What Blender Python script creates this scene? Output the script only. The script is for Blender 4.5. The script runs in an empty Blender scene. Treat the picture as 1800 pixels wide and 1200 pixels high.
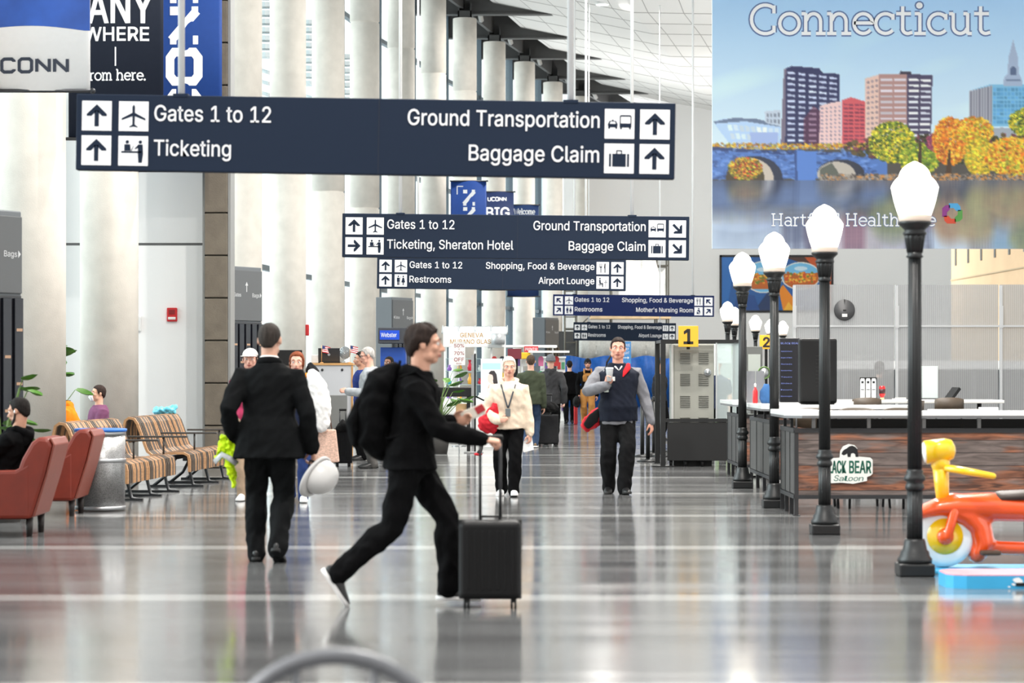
import bpy, bmesh, math, random
import numpy as np
from mathutils import Vector, Matrix, noise
R = math.radians
V = Vector
random.seed(7)
np.random.seed(7)
scene = bpy.context.scene
col = scene.collection

# ---------------------------------------------------------------- camera, sky, sun, exposure
EYE = 1.43          # camera height, horizon sits on photo row 654
FPX = 4500.0        # focal length in pixels of the 1800 px wide frame
cam_data = bpy.data.cameras.new('camera')
cam_data.sensor_width = 36.0
cam_data.lens = FPX / 1800 * 36
cam_data.shift_y = 54 / 1800
cam_data.clip_end = 600
cam_data.dof.use_dof = True
cam_data.dof.focus_distance = 42.0
cam_data.dof.aperture_fstop = 3.6
camera = bpy.data.objects.new('camera', cam_data)
col.objects.link(camera)
camera.location = (0, 0, EYE)
camera.rotation_euler = (R(90), 0, 0)
scene.camera = camera
scene.view_settings.view_transform = 'Standard'
scene.view_settings.look = 'None'
scene.view_settings.gamma = 1.0
scene.view_settings.exposure = 0.28
scene.view_settings.use_curve_mapping = False

world = bpy.data.worlds.new('overcast_sky')
scene.world = world
world.use_nodes = True
bgn = world.node_tree.nodes['Background']
bgn.inputs[0].default_value = (1.0, 0.99, 0.975, 1)
bgn.inputs[1].default_value = 1.5

sun_data = bpy.data.lights.new('sun', 'SUN')
sun_data.energy = 4.0
sun_data.angle = R(40)
sun_data.color = (1.0, 0.985, 0.96)
sun = bpy.data.objects.new('sun', sun_data)
col.objects.link(sun)
sun.rotation_euler = V((-0.92, 0.12, 0.38)).to_track_quat('Z', 'Y').to_euler()

# ---------------------------------------------------------------- placement helpers
def P(px, py, s):
    """a place in the hall: photo column/row at the distance where 1 m spans s pixels"""
    return V(((px - 900) / s, FPX / s, EYE + (654 - py) / s))
def Gd(px, s):
    return V(((px - 900) / s, FPX / s, 0))

# ---------------------------------------------------------------- materials
_M = {}
def srgb(c):
    if max(c) > 1.0: c = [x / 255 for x in c]
    return tuple((x / 12.92 if x <= 0.04045 else ((x + 0.055) / 1.055) ** 2.4) for x in c)
def mat(name, rgb=(200, 200, 200), rough=0.5, metal=0.0, emit=0.0, var=0.0, vscale=8.0, bump=0.0, bscale=40.0, spec=0.5, coat=0.0, stretch=None):
    if name in _M: return _M[name]
    m = bpy.data.materials.new(name)
    m.use_nodes = True
    nt = m.node_tree; b = nt.nodes['Principled BSDF']
    c = srgb(rgb)
    b.inputs['Base Color'].default_value = (*c, 1)
    b.inputs['Roughness'].default_value = rough
    b.inputs['Metallic'].default_value = metal
    b.inputs['Specular IOR Level'].default_value = spec
    if coat: b.inputs['Coat Weight'].default_value = coat
    if emit:
        b.inputs['Emission Color'].default_value = (*c, 1)
        b.inputs['Emission Strength'].default_value = emit
    if var or bump:
        tc = nt.nodes.new('ShaderNodeTexCoord')
        src = tc.outputs['Object']
        if stretch:
            mp = nt.nodes.new('ShaderNodeMapping'); mp.inputs['Scale'].default_value = stretch
            nt.links.new(src, mp.inputs['Vector']); src = mp.outputs['Vector']
    if var:
        n = nt.nodes.new('ShaderNodeTexNoise'); n.inputs['Scale'].default_value = vscale; n.inputs['Detail'].default_value = 5
        nt.links.new(src, n.inputs['Vector'])
        r = nt.nodes.new('ShaderNodeValToRGB')
        r.color_ramp.elements[0].position = 0.3; r.color_ramp.elements[1].position = 0.7
        r.color_ramp.elements[0].color = (*[max(0, x * (1 - var)) for x in c], 1)
        r.color_ramp.elements[1].color = (*[min(1, x * (1 + var)) for x in c], 1)
        nt.links.new(n.outputs['Fac'], r.inputs['Fac']); nt.links.new(r.outputs['Color'], b.inputs['Base Color'])
    if bump:
        n2 = nt.nodes.new('ShaderNodeTexNoise'); n2.inputs['Scale'].default_value = bscale; n2.inputs['Detail'].default_value = 4
        nt.links.new(src, n2.inputs['Vector'])
        bp = nt.nodes.new('ShaderNodeBump'); bp.inputs['Strength'].default_value = bump; bp.inputs['Distance'].default_value = 0.01
        nt.links.new(n2.outputs['Fac'], bp.inputs['Height']); nt.links.new(bp.outputs['Normal'], b.inputs['Normal'])
    _M[name] = m
    return m

def cloth(name, rgb, **k):
    k.setdefault('rough', 0.9); k.setdefault('bump', 0.35); k.setdefault('bscale', 120); k.setdefault('var', 0.12); k.setdefault('vscale', 14); k.setdefault('spec', 0.2)
    return mat(name, rgb, **k)

def clear(name, rgb=(240, 248, 250), see=0.88, rough=0.02, frost=False):
    """a pane: see-through part plus a reflecting part"""
    if name in _M: return _M[name]
    m = bpy.data.materials.new(name); m.use_nodes = True
    nt = m.node_tree; nt.nodes.clear()
    o = nt.nodes.new('ShaderNodeOutputMaterial'); mx = nt.nodes.new('ShaderNodeMixShader')
    t = nt.nodes.new('ShaderNodeBsdfTransparent'); t.inputs[0].default_value = (*srgb(rgb), 1)
    g = nt.nodes.new('ShaderNodeBsdfPrincipled'); g.inputs['Base Color'].default_value = (*srgb(rgb), 1); g.inputs['Roughness'].default_value = rough
    mx.inputs[0].default_value = 1 - see
    nt.links.new(t.outputs[0], mx.inputs[1]); nt.links.new(g.outputs[0], mx.inputs[2]); nt.links.new(mx.outputs[0], o.inputs[0])
    _M[name] = m
    return m

# ---------------------------------------------------------------- object helpers
def tag(o, label=None, cat=None, group=None, kind=None):
    if label: o['label'] = label
    if cat: o['category'] = cat
    if group: o['group'] = group
    if kind: o['kind'] = kind
    return o
def empty(name, loc=(0, 0, 0), rz=0.0, label=None, cat=None, group=None):
    o = bpy.data.objects.new(name, None); col.objects.link(o)
    o.empty_display_size = 0.1
    o.location = loc; o.rotation_euler = (0, 0, rz)
    return tag(o, label, cat, group)
def link(name, me, mats=None, parent=None):
    o = bpy.data.objects.new(name, me); col.objects.link(o)
    if parent is not None: o.parent = parent
    if mats is not None:
        for m in (mats if isinstance(mats, (list, tuple)) else [mats]): me.materials.append(m)
    return o
def copy_tree(o, parent=None):
    c = o.copy(); col.objects.link(c); c.parent = parent
    for ch in list(o.children): copy_tree(ch, c)
    return c

# sans lettering: advance, then outlines as x, y pairs in 1/500 of the type size
GLYPH = {
 '!': (98, (34,80,32,254,66,254,64,80), (49,-2,40,-1,33,4,28,12,26,20,28,29,33,37,40,42,49,43,58,42,65,37,70,29,72,20,70,12,65,4,58,-1)),
 '%': (338, (88,141,73,143,60,149,50,157,43,168,39,180,37,194,37,206,39,220,43,232,51,243,60,251,73,257,88,258,103,257,115,251,125,243,132,232,136,220,138,206,138,194,136,180,132,168,125,157,115,149,103,143), (88,164,99,166,106,173,110,183,112,194,112,206,110,217,106,227,99,234,88,236,77,234,69,227,65,217,64,206,64,194,65,183,69,173,76,166), (251,-5,236,-3,223,2,213,11,206,21,202,34,200,48,200,60,202,74,206,86,213,97,223,105,236,111,251,112,266,111,278,105,288,97,295,86,299,74,300,60,300,48,299,34,295,21,288,11,278,2,265,-3), (251,17,262,20,269,26,273,36,274,48,274,60,273,71,269,81,262,88,251,90,240,88,232,81,228,71,226,60,226,48,228,36,232,26,239,20), (66,0,241,254,270,254,95,0)),
 '&': (224, (98,-3,75,-1,55,6,39,17,27,31,20,48,17,67,19,82,24,95,32,106,42,117,70,139,108,168,118,176,127,187,131,202,129,214,123,223,113,228,101,230,84,227,73,216,69,208,68,199,69,190,73,182,84,164,102,142,219,0,182,0,86,116,61,146,51,159,44,172,39,185,38,199,40,215,45,229,55,241,67,249,82,255,100,257,118,255,133,249,145,241,154,230,160,217,162,202,161,191,158,181,152,171,146,162,128,146,77,109,64,98,55,87,50,77,48,66,50,54,55,44,62,35,72,29,83,25,96,23,111,25,126,30,139,37,151,48,160,61,168,76,173,93,174,112,204,112,202,90,198,72,192,57,185,46,173,31,166,23,153,12,136,3,117,-2)),
 "'": (103, (39,159,35,254,68,254,64,159)),
 ',': (94, (19,-60,34,36,68,36,42,-60)),
 '0': (227, (113,-3,87,0,65,12,47,31,34,57,29,77,25,101,24,127,25,153,29,177,35,197,48,223,65,242,87,254,113,258,139,254,161,242,179,223,192,197,198,177,201,153,203,127,201,101,198,77,192,57,179,31,162,12,140,0), (113,25,131,28,145,37,157,52,165,72,170,97,172,127,170,157,165,182,157,203,145,218,131,227,113,230,96,227,82,218,70,203,62,182,56,157,55,127,56,97,62,72,70,52,82,37,96,28)),
 '1': (227, (38,0,38,27,195,27,195,0), (138,254,138,0,106,0,106,224,105,224,43,179,43,213,99,254)),
 '2': (227, (32,0,32,24,117,114,141,141,149,153,155,163,159,174,160,186,159,198,154,209,146,218,137,224,125,228,112,230,98,228,86,224,77,216,69,207,65,195,64,181,33,181,35,202,43,221,55,237,72,248,91,255,112,258,134,255,153,248,169,237,181,223,188,205,191,186,189,172,185,159,179,145,168,129,153,111,133,90,76,30,76,28,195,28,195,0)),
 '5': (227, (111,-3,89,-1,70,6,54,16,41,30,33,47,30,65,61,65,64,54,69,44,77,36,87,30,98,26,111,25,125,27,138,32,149,41,157,52,162,66,164,81,162,97,157,111,148,122,137,131,124,137,109,138,96,137,84,134,73,129,64,123,34,126,48,254,183,254,183,226,75,226,67,151,68,151,77,157,89,162,101,166,115,167,131,165,147,160,161,153,172,143,182,130,189,116,194,99,195,82,193,58,184,38,171,21,154,8,134,-1)),
 '7': (227, (48,0,162,224,162,226,31,226,31,254,195,254,195,224,82,0)),
 'A': (240, (8,0,101,254,138,254,231,0,198,0,144,151,132,186,116,239,123,239,106,185,95,151,43,0), (55,71,55,99,185,99,185,71)),
 'B': (228, (30,0,30,254,121,254,145,252,164,245,180,235,190,221,197,205,199,187,198,172,193,160,187,150,178,143,168,137,157,133,157,131,170,129,182,123,192,114,201,102,207,86,209,68,207,50,200,33,189,20,172,9,151,2,123,0), (62,29,122,29,148,31,165,40,175,53,178,68,176,81,171,92,163,102,153,109,140,114,124,115,62,115), (62,143,119,143,132,144,144,148,154,155,162,163,166,174,168,186,165,202,156,214,141,223,120,226,62,226)),
 'C': (255, (134,-3,113,-2,93,4,75,12,59,25,46,40,35,58,27,78,22,101,20,127,22,153,27,176,35,197,46,215,59,230,75,242,93,251,113,256,134,258,152,256,170,252,186,245,201,236,214,224,224,209,232,193,236,174,204,174,200,186,195,197,187,206,179,214,169,220,158,224,146,227,134,228,111,225,92,216,75,202,62,182,54,157,52,127,54,97,63,72,75,53,92,38,112,29,134,26,146,27,158,30,169,34,179,40,187,48,195,57,200,68,204,80,236,80,232,62,224,45,214,31,201,19,187,9,170,2,153,-2)),
 'D': (251, (109,0,48,0,48,29,107,29,136,31,159,40,177,55,189,75,197,99,200,128,197,156,190,180,177,200,160,214,138,223,110,226,47,226,47,254,113,254,136,253,157,248,176,239,200,221,217,196,225,175,229,153,231,128,229,102,224,80,217,59,206,42,192,27,175,15,156,7,134,2), (62,254,62,0,30,0,30,254)),
 'E': (209, (30,0,30,254,186,254,186,226,62,226,62,143,178,143,178,114,62,114,62,29,188,29,188,0)),
 'F': (205, (30,0,30,254,185,254,185,226,62,226,62,139,173,139,173,111,62,111,62,0)),
 'G': (260, (134,-3,113,-2,93,4,75,13,59,25,45,40,35,58,27,78,22,102,20,127,22,153,27,176,35,197,45,215,59,230,74,242,92,251,112,256,132,258,152,256,170,252,187,245,202,235,214,222,225,208,232,192,237,174,204,174,199,186,194,197,186,206,178,213,168,220,158,224,146,227,133,228,111,225,92,216,75,202,62,182,54,157,52,127,54,97,63,72,75,53,92,38,112,29,134,26,155,29,172,36,187,47,198,62,205,80,207,101,217,100,141,100,141,128,239,128,239,100,236,71,225,45,209,25,188,9,163,0)),
 'H': (258, (30,0,30,254,62,254,62,144,196,144,196,254,228,254,228,0,196,0,196,116,62,116,62,0)),
 'I': (150, (16,0,16,29,59,29,59,226,16,226,16,254,135,254,135,226,91,226,91,29,135,29,135,0)),
 'K': (233, (52,73,52,108,70,131,87,152,106,172,182,254,224,254,116,138,114,138), (30,0,30,254,62,254,62,0), (186,0,94,130,114,155,224,0)),
 'L': (196, (30,0,30,254,62,254,62,29,181,29,181,0)),
 'M': (314, (30,0,30,254,76,254,139,94,150,61,156,42,161,24,154,24,159,41,165,61,176,94,238,254,284,254,284,0,252,0,252,163,253,184,253,229,256,229,249,205,241,181,234,161,228,145,171,0,143,0,85,145,80,160,72,181,65,204,56,229,59,229,60,208,60,186,61,164,61,0)),
 'N': (262, (30,0,30,254,68,254,172,91,181,75,194,53,207,27,202,27,200,54,200,79,199,97,199,254,232,254,232,0,193,0,101,145,89,165,74,191,54,226,60,227,61,192,62,164,62,0)),
 'O': (267, (133,-3,112,-2,93,4,75,12,59,25,46,40,35,58,27,78,22,101,20,127,22,153,27,176,35,197,46,215,59,230,75,242,93,251,112,256,133,258,155,256,174,251,192,242,208,230,221,215,232,197,240,176,245,153,247,127,245,101,240,78,232,58,221,40,208,25,192,12,174,4,155,-2), (133,26,155,29,175,38,191,52,204,72,212,97,215,127,212,157,204,182,191,202,175,216,155,225,133,228,112,225,92,216,75,202,63,182,54,157,52,127,54,97,63,72,75,52,92,38,112,29)),
 'P': (222, (30,0,30,254,118,254,144,252,166,244,183,231,195,215,202,195,204,174,202,152,195,133,183,116,166,104,144,96,118,93,55,93,55,121,116,121,134,123,149,128,159,136,167,147,171,160,172,174,171,188,167,201,159,211,148,219,134,224,116,226,62,226,62,0)),
 'R': (224, (30,0,30,254,118,254,145,252,167,244,183,232,195,217,202,198,205,176,202,154,195,136,183,120,166,109,145,101,118,99,48,99,48,128,117,128,135,129,149,133,160,141,167,150,171,162,173,176,171,190,167,202,159,212,149,220,134,224,116,226,62,226,62,0), (177,0,115,115,151,115,214,0)),
 'S': (223, (112,-4,86,-2,64,5,46,15,32,30,23,48,19,68,52,68,55,55,62,44,71,35,83,29,97,26,112,25,128,26,143,30,155,37,165,46,171,57,173,70,171,81,166,89,158,96,148,102,122,111,92,120,64,130,43,145,30,163,26,186,29,206,37,224,51,238,69,249,90,256,114,258,137,256,158,249,175,238,189,224,197,208,200,189,169,189,163,206,151,219,134,227,112,229,97,228,84,224,73,218,64,209,59,199,58,188,60,176,65,167,74,160,85,154,106,147,132,140,156,132,168,126,179,119,189,110,197,99,202,85,204,69,201,50,193,32,180,17,162,5,139,-2)),
 'T': (224, (16,226,16,254,208,254,208,226,128,226,128,0,96,0,96,226)),
 'U': (259, (129,-4,101,-1,77,8,57,22,42,40,33,62,30,87,30,254,62,254,62,89,64,72,70,57,80,44,94,34,110,28,129,26,149,28,165,34,179,44,188,57,194,72,196,89,196,254,229,254,229,87,226,62,216,40,201,22,182,8,157,-1)),
 'V': (240, (102,0,8,254,42,254,96,103,108,69,124,15,117,15,133,69,145,103,197,254,231,254,139,0)),
 'W': (343, (78,0,8,254,41,254,82,98,88,73,93,47,98,20,95,20,100,47,106,73,112,98,153,254,190,254,231,98,237,73,243,47,249,20,244,20,249,47,255,73,261,98,302,254,335,254,265,0,228,0,184,161,176,196,168,237,175,237,167,197,159,161,115,0)),
 'Y': (236, (102,0,102,104,8,254,46,254,96,172,111,146,125,115,112,115,126,146,140,172,191,254,228,254,134,104,134,0)),
 'a': (195, (80,-4,63,-3,47,2,34,11,24,22,17,37,15,54,17,69,22,80,29,90,39,97,50,102,63,105,89,110,117,113,133,117,138,127,137,139,133,148,128,156,120,161,110,164,98,165,85,164,75,161,59,150,50,137,20,146,29,161,39,173,52,182,66,188,82,191,97,192,119,190,131,186,143,180,153,172,161,160,167,145,168,126,168,0,138,0,138,26,136,26,126,12,118,6,108,1,95,-3), (85,23,101,24,114,29,124,37,132,47,136,57,138,69,138,95,130,91,116,88,100,86,88,84,67,79,58,75,52,70,47,62,46,52,47,43,51,36,57,30,65,26,74,24)),
 'b': (212, (115,-4,99,-3,86,2,76,8,69,16,59,29,56,29,56,0,26,0,26,254,57,254,57,160,59,160,69,173,76,180,86,186,98,191,115,192,137,189,156,180,173,166,185,146,193,122,195,94,193,66,185,42,173,23,157,8,137,-1), (110,23,126,26,140,33,150,44,158,58,163,75,164,95,163,114,158,131,150,145,140,156,126,163,110,165,94,163,81,156,70,145,62,131,58,114,56,95,58,75,63,58,70,43,81,32,94,26)),
 'c': (198, (104,-4,79,-1,58,8,41,23,28,43,20,66,17,94,20,122,28,146,41,165,58,180,79,189,104,192,117,191,130,189,142,184,153,178,162,170,170,161,176,150,181,138,151,131,145,145,135,155,121,162,104,165,86,162,73,155,62,144,54,129,50,112,48,94,50,75,54,59,62,44,73,33,86,26,104,23,121,26,135,33,146,44,152,59,181,51,177,39,171,28,163,19,153,11,142,4,130,0,117,-3)),
 'd': (212, (98,-4,75,-1,56,8,40,23,27,42,20,66,17,94,20,122,27,146,40,166,56,180,75,189,98,192,114,191,126,186,136,180,144,173,153,160,155,160,155,254,186,254,186,0,156,0,156,29,153,29,143,16,136,8,126,2,114,-3), (102,23,118,26,132,32,142,43,150,58,154,75,156,95,154,114,150,131,142,145,132,156,118,163,102,165,86,163,72,156,62,145,54,131,50,114,48,95,50,75,54,58,62,44,73,33,86,26)),
 'e': (202, (106,-4,80,-1,58,8,41,23,28,42,20,66,17,93,20,121,28,145,40,165,58,180,78,189,103,192,118,191,133,187,147,180,160,170,170,157,179,141,184,121,186,97,186,85,37,85,37,110,169,110,155,101,153,119,149,134,141,147,131,157,118,163,103,165,87,163,73,157,62,147,54,135,50,121,48,105,48,89,50,69,55,53,64,40,76,31,90,25,106,23,117,24,127,26,143,36,149,44,153,53,182,45,177,32,168,20,156,10,141,2,125,-3)),
 'g': (213, (103,-75,84,-74,67,-70,53,-63,41,-55,32,-45,25,-35,51,-20,61,-33,68,-39,77,-44,89,-48,103,-49,124,-46,141,-38,152,-23,156,-3,156,34,153,34,143,21,136,14,126,8,114,4,97,2,76,5,56,13,40,27,28,45,20,68,17,96,20,123,27,147,40,166,56,180,76,189,98,192,114,191,127,186,137,180,144,173,154,159,157,159,157,190,186,190,186,-4,183,-27,175,-45,162,-59,145,-68,125,-73), (102,30,118,32,132,38,142,47,150,61,155,77,156,96,155,115,150,132,142,146,132,156,119,163,102,165,86,163,73,156,62,145,54,131,50,115,48,96,50,78,54,61,62,48,73,38,86,32)),
 'h': (205, (57,113,57,0,26,0,26,254,57,254,57,144,51,144,62,166,76,181,94,189,114,192,132,190,148,184,161,174,170,160,177,142,179,120,179,0,148,0,148,118,145,137,136,152,123,161,105,165,92,163,80,159,71,151,63,141,58,129)),
 'i': (83, (26,0,26,190,57,190,57,0), (42,221,34,223,27,227,22,234,21,242,22,249,27,256,34,260,42,262,50,260,57,256,62,249,63,242,62,234,57,227,50,223)),
 'k': (190, (55,68,55,106,60,106,142,190,180,190,92,100,89,100), (26,0,26,254,57,254,57,0), (147,0,74,93,96,114,186,0)),
 'l': (95, (70,-1,50,2,37,10,29,24,26,42,26,254,57,254,57,49,58,38,60,31,65,27,73,26,80,26,85,27,90,1,81,0)),
 'm': (305, (26,0,26,190,56,190,56,148,54,148,59,162,66,173,75,182,86,188,98,192,110,193,129,190,144,180,154,166,160,147,156,147,161,160,169,172,178,181,190,187,204,192,218,193,234,191,249,186,261,177,270,164,276,148,278,128,278,0,248,0,248,127,245,145,236,156,224,163,209,165,197,164,187,160,179,153,173,145,169,135,168,124,168,0,137,0,137,130,134,144,126,156,115,163,100,165,89,164,79,160,70,154,63,145,58,133,57,119,57,0)),
 'n': (205, (57,113,57,0,26,0,26,190,56,190,56,144,51,144,62,166,76,181,94,189,114,192,132,190,147,184,160,174,170,160,176,142,179,120,179,0,148,0,148,118,145,137,136,152,123,161,105,165,92,163,80,159,71,151,63,141,58,129)),
 'o': (208, (104,-4,79,-1,58,8,41,23,28,43,20,66,17,94,20,122,28,146,41,165,58,180,79,189,104,192,128,189,149,180,167,165,180,146,188,122,191,94,188,66,180,43,167,23,149,8,128,-1), (104,23,121,26,135,33,146,44,154,59,158,75,160,94,158,112,154,129,146,144,135,155,121,162,104,165,86,162,73,155,62,144,54,129,50,112,48,94,50,75,54,59,62,44,73,33,86,26)),
 'p': (212, (26,-71,26,190,56,190,56,160,59,160,69,173,76,180,86,186,98,191,115,192,137,189,156,180,173,166,185,146,193,122,195,94,193,66,185,42,173,23,157,8,137,-1,115,-4,99,-3,86,2,76,8,69,16,59,29,57,29,57,-71), (110,23,126,26,140,33,150,44,158,58,163,75,164,95,163,114,158,131,150,145,140,156,126,163,110,165,94,163,81,156,70,145,62,131,58,114,56,95,58,75,63,58,70,43,81,32,94,26)),
 'r': (130, (26,0,26,190,56,190,56,160,58,160,65,173,76,184,90,190,107,192,122,192,122,161,115,162,103,163,91,161,80,157,70,151,63,142,58,131,57,118,57,0)),
 's': (182, (91,-4,72,-3,56,2,42,9,31,19,23,32,18,47,47,53,53,40,62,30,75,25,91,23,108,25,122,31,131,40,134,51,132,60,127,68,118,74,106,78,75,85,52,93,36,104,27,119,23,137,26,152,33,166,43,177,58,185,74,190,94,192,112,191,127,186,140,179,149,170,157,158,162,145,134,139,129,149,121,158,110,164,94,166,78,164,65,158,57,150,54,139,56,129,62,122,72,116,86,111,115,105,137,97,153,86,162,71,166,53,163,37,156,24,145,12,130,3,112,-2)),
 't': (114, (102,190,102,164,3,164,3,190), (32,236,63,236,63,49,64,38,68,31,75,26,85,25,101,27,107,1,96,-1,84,-2,62,1,46,11,36,26,32,46)),
 'u': (205, (91,-3,73,-1,57,5,44,15,35,29,28,47,26,69,26,190,57,190,57,72,60,52,68,37,82,28,100,25,113,27,125,31,134,38,142,48,146,61,148,76,148,190,179,190,179,0,149,0,149,46,154,46,143,23,129,8,111,0)),
 'v': (195, (81,0,9,190,42,190,83,78,93,43,103,10,92,10,101,43,112,78,152,190,186,190,113,0)),
 'w': (284, (69,0,11,190,44,190,67,107,77,68,88,21,82,21,93,67,103,107,126,190,158,190,181,107,191,68,201,21,196,21,206,68,217,107,240,190,272,190,215,0,184,0,159,86,152,112,145,140,138,169,145,169,138,140,131,112,124,86,99,0)),
 'z': (190, (21,0,21,23,127,160,127,161,24,161,24,190,166,190,166,165,63,30,63,28,169,28,169,0)),
}

class MB:
    """collects shapes into one mesh"""
    def __init__(self): self.bm = bmesh.new(); self.mi = 0
    def _tagf(self, faces, smooth=None):
        for f in faces:
            f.material_index = self.mi
            if smooth is not None: f.smooth = smooth
    def box(self, c, size, rot=None, bevel=0.0, seg=2):
        M = Matrix.Translation(V(c)) @ (rot.to_4x4() if rot is not None else Matrix()) @ Matrix.Diagonal((*size, 1))
        r = bmesh.ops.create_cube(self.bm, size=1, matrix=M)
        vs = r['verts']; fs = list({f for v in vs for f in v.link_faces})
        self._tagf(fs)
        if bevel:
            es = list({e for v in vs for e in v.link_edges})
            rb = bmesh.ops.bevel(self.bm, geom=es, offset=bevel, segments=seg, profile=0.5, affect='EDGES', clamp_overlap=True)
            self._tagf(rb['faces'])
        return self
    def loft(self, rings, cap=True, closed=False, smooth=True):
        """rings: list of lists of points, all of one length"""
        bm = self.bm
        vr = [[bm.verts.new(p) for p in r] for r in rings]
        n = len(vr[0]); k = len(vr)
        for i in range(k if closed else k - 1):
            a, b = vr[i], vr[(i + 1) % k]
            for j in range(n):
                try:
                    f = bm.faces.new((a[j], a[(j + 1) % n], b[(j + 1) % n], b[j])); f.smooth = smooth; f.material_index = self.mi
                except ValueError: pass
        if cap and not closed:
            for r in (list(reversed(vr[0])), vr[-1]):
                try:
                    f = bm.faces.new(r); f.material_index = self.mi
                except ValueError: pass
        return self
    def tube(self, pts, rad, seg=10, closed=False, flat=None, round_ends=False, lat=None):
        """a round (or, with flat, elliptic) tube through pts; rad a number or one per point"""
        pts = [V(p) for p in pts]
        rr = list(rad) if isinstance(rad, (list, tuple)) else [rad] * len(pts)
        n = len(pts); rings = []
        prev = V(lat) if lat is not None else None
        for i in range(n):
            a = pts[i - 1] if (i > 0 or closed) else pts[i]
            b = pts[(i + 1) % n] if (i < n - 1 or closed) else pts[i]
            t = (b - a)
            if t.length < 1e-9: t = V((0, 0, 1))
            t.normalize()
            if prev is None:
                prev = t.orthogonal().normalized()
            x = prev - t * prev.dot(t)
            if x.length < 1e-5: x = t.orthogonal()
            x.normalize(); y = t.cross(x); prev = x
            r = rr[i]; ra, rb = (r if isinstance(r, (tuple, list)) else (r, r * (flat or 1)))
            rings.append((pts[i], x, y, t, ra, rb))
        def ring(q, k=1.0, d=0.0):
            p, x, y, t, ra, rb = q
            return [p + t * d + x * (math.cos(2 * math.pi * j / seg) * ra * k) + y * (math.sin(2 * math.pi * j / seg) * rb * k) for j in range(seg)]
        out = [ring(q) for q in rings]
        if round_ends and not closed:
            q0, q1 = rings[0], rings[-1]
            m0, m1 = min(q0[4], q0[5]), min(q1[4], q1[5])
            out = [ring(q0, .35, -m0 * .9), ring(q0, .75, -m0 * .6)] + out + [ring(q1, .75, m1 * .6), ring(q1, .35, m1 * .9)]
        return self.loft(out, closed=closed)
    def cyl(self, p0, p1, r0, r1=None, seg=16):
        return self.tube([p0, p1], [r0, r0 if r1 is None else r1], seg=seg)
    def lathe(self, prof, c=(0, 0, 0), seg=24, flute=0.0, nfl=0, axis=None, smooth=True):
        c = V(c); rings = []
        Mx = V((0, 0, 1)).rotation_difference(V(axis)).to_matrix() if axis is not None else Matrix.Identity(3)
        for r, z in prof:
            ring = []
            for j in range(seg):
                a = 2 * math.pi * j / seg
                q = r * (1 - (flute * (0.5 - 0.5 * math.cos(nfl * a)) if nfl else 0))
                ring.append(c + Mx @ V((math.cos(a) * q, math.sin(a) * q, z)))
            rings.append(ring)
        return self.loft(rings, smooth=smooth)
    def ball(self, c, r, rot=None, seg=16, rings=10):
        r = (r, r, r) if not isinstance(r, (tuple, list)) else r
        M = Matrix.Translation(V(c)) @ (rot.to_4x4() if rot is not None else Matrix()) @ Matrix.Diagonal((*r, 1))
        q = bmesh.ops.create_uvsphere(self.bm, u_segments=seg, v_segments=rings, radius=1, matrix=M)
        self._tagf({f for v in q['verts'] for f in v.link_faces}, True)
        return self
    def poly(self, pts):
        f = self.bm.faces.new([self.bm.verts.new(p) for p in pts]); f.material_index = self.mi
        return self
    def prism(self, pts2, fr, depth):
        """closed outline pts2 mapped by fr(u, v) -> point, pushed by vector depth"""
        a = [fr(*p) for p in pts2]; d = V(depth)
        return self.loft([a, [p + d for p in a]], smooth=False)
    def flat(self, pts2, fr):
        return self.poly([fr(*p) for p in pts2])
    def ribbon(self, pts, w, fr, closed=False):
        """flat stroke of width w along 2-D pts"""
        n = len(pts); L, Rr = [], []
        for i in range(n):
            a = pts[i - 1] if (i > 0 or closed) else pts[i]; b = pts[(i + 1) % n] if (i < n - 1 or closed) else pts[i]
            p = pts[i]
            def nrm(q, r):
                dx, dy = r[0] - q[0], r[1] - q[1]; l = math.hypot(dx, dy) or 1
                return -dy / l, dx / l
            if a is p: nx, ny = nrm(p, b); k = 1
            elif b is p: nx, ny = nrm(a, p); k = 1
            else:
                n1, n2 = nrm(a, p), nrm(p, b); nx, ny = n1[0] + n2[0], n1[1] + n2[1]; l = math.hypot(nx, ny) or 1
                nx /= l; ny /= l; k = 1 / max(.85, nx * n1[0] + ny * n1[1])
            L.append((p[0] + nx * w / 2 * k, p[1] + ny * w / 2 * k)); Rr.append((p[0] - nx * w / 2 * k, p[1] - ny * w / 2 * k))
        vl = [self.bm.verts.new(fr(*p)) for p in L]; vr = [self.bm.verts.new(fr(*p)) for p in Rr]
        for i in range(n if closed else n - 1):
            j = (i + 1) % n
            f = self.bm.faces.new((vr[i], vr[j], vl[j], vl[i])); f.material_index = self.mi
        return self
    def text(self, body, fr, x, z, h, width=None, align='LEFT', bold=0.0):
        """lettering with cap height h, baseline at z"""
        cu = bpy.data.curves.new('t', 'CURVE'); cu.dimensions = '2D'; cu.fill_mode = 'FRONT'
        pen = 0.0
        for ch in body:
            if ch == ' ': pen += .20; continue
            adv, *outl = GLYPH[ch]
            for pl in outl:
                sp = cu.splines.new('POLY'); sp.points.add(len(pl) // 2 - 1); sp.use_cyclic_u = True
                for q, gx, gy in zip(sp.points, pl[0::2], pl[1::2]): q.co = (pen + gx / 500, gy / 500, 0, 1)
            pen += adv / 500
        ob = bpy.data.objects.new('t', cu); col.objects.link(ob)
        dg = bpy.context.evaluated_depsgraph_get()
        me = bpy.data.meshes.new_from_object(ob.evaluated_get(dg))
        bpy.data.objects.remove(ob); bpy.data.curves.remove(cu)
        xs = [v.co.x for v in me.vertices]; x0, x1 = min(xs), max(xs)
        k = h / 0.509
        kx = (width / (x1 - x0)) if width else k
        wd = (x1 - x0) * kx
        ox = x if align == 'LEFT' else (x - wd if align == 'RIGHT' else x - wd / 2)
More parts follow.
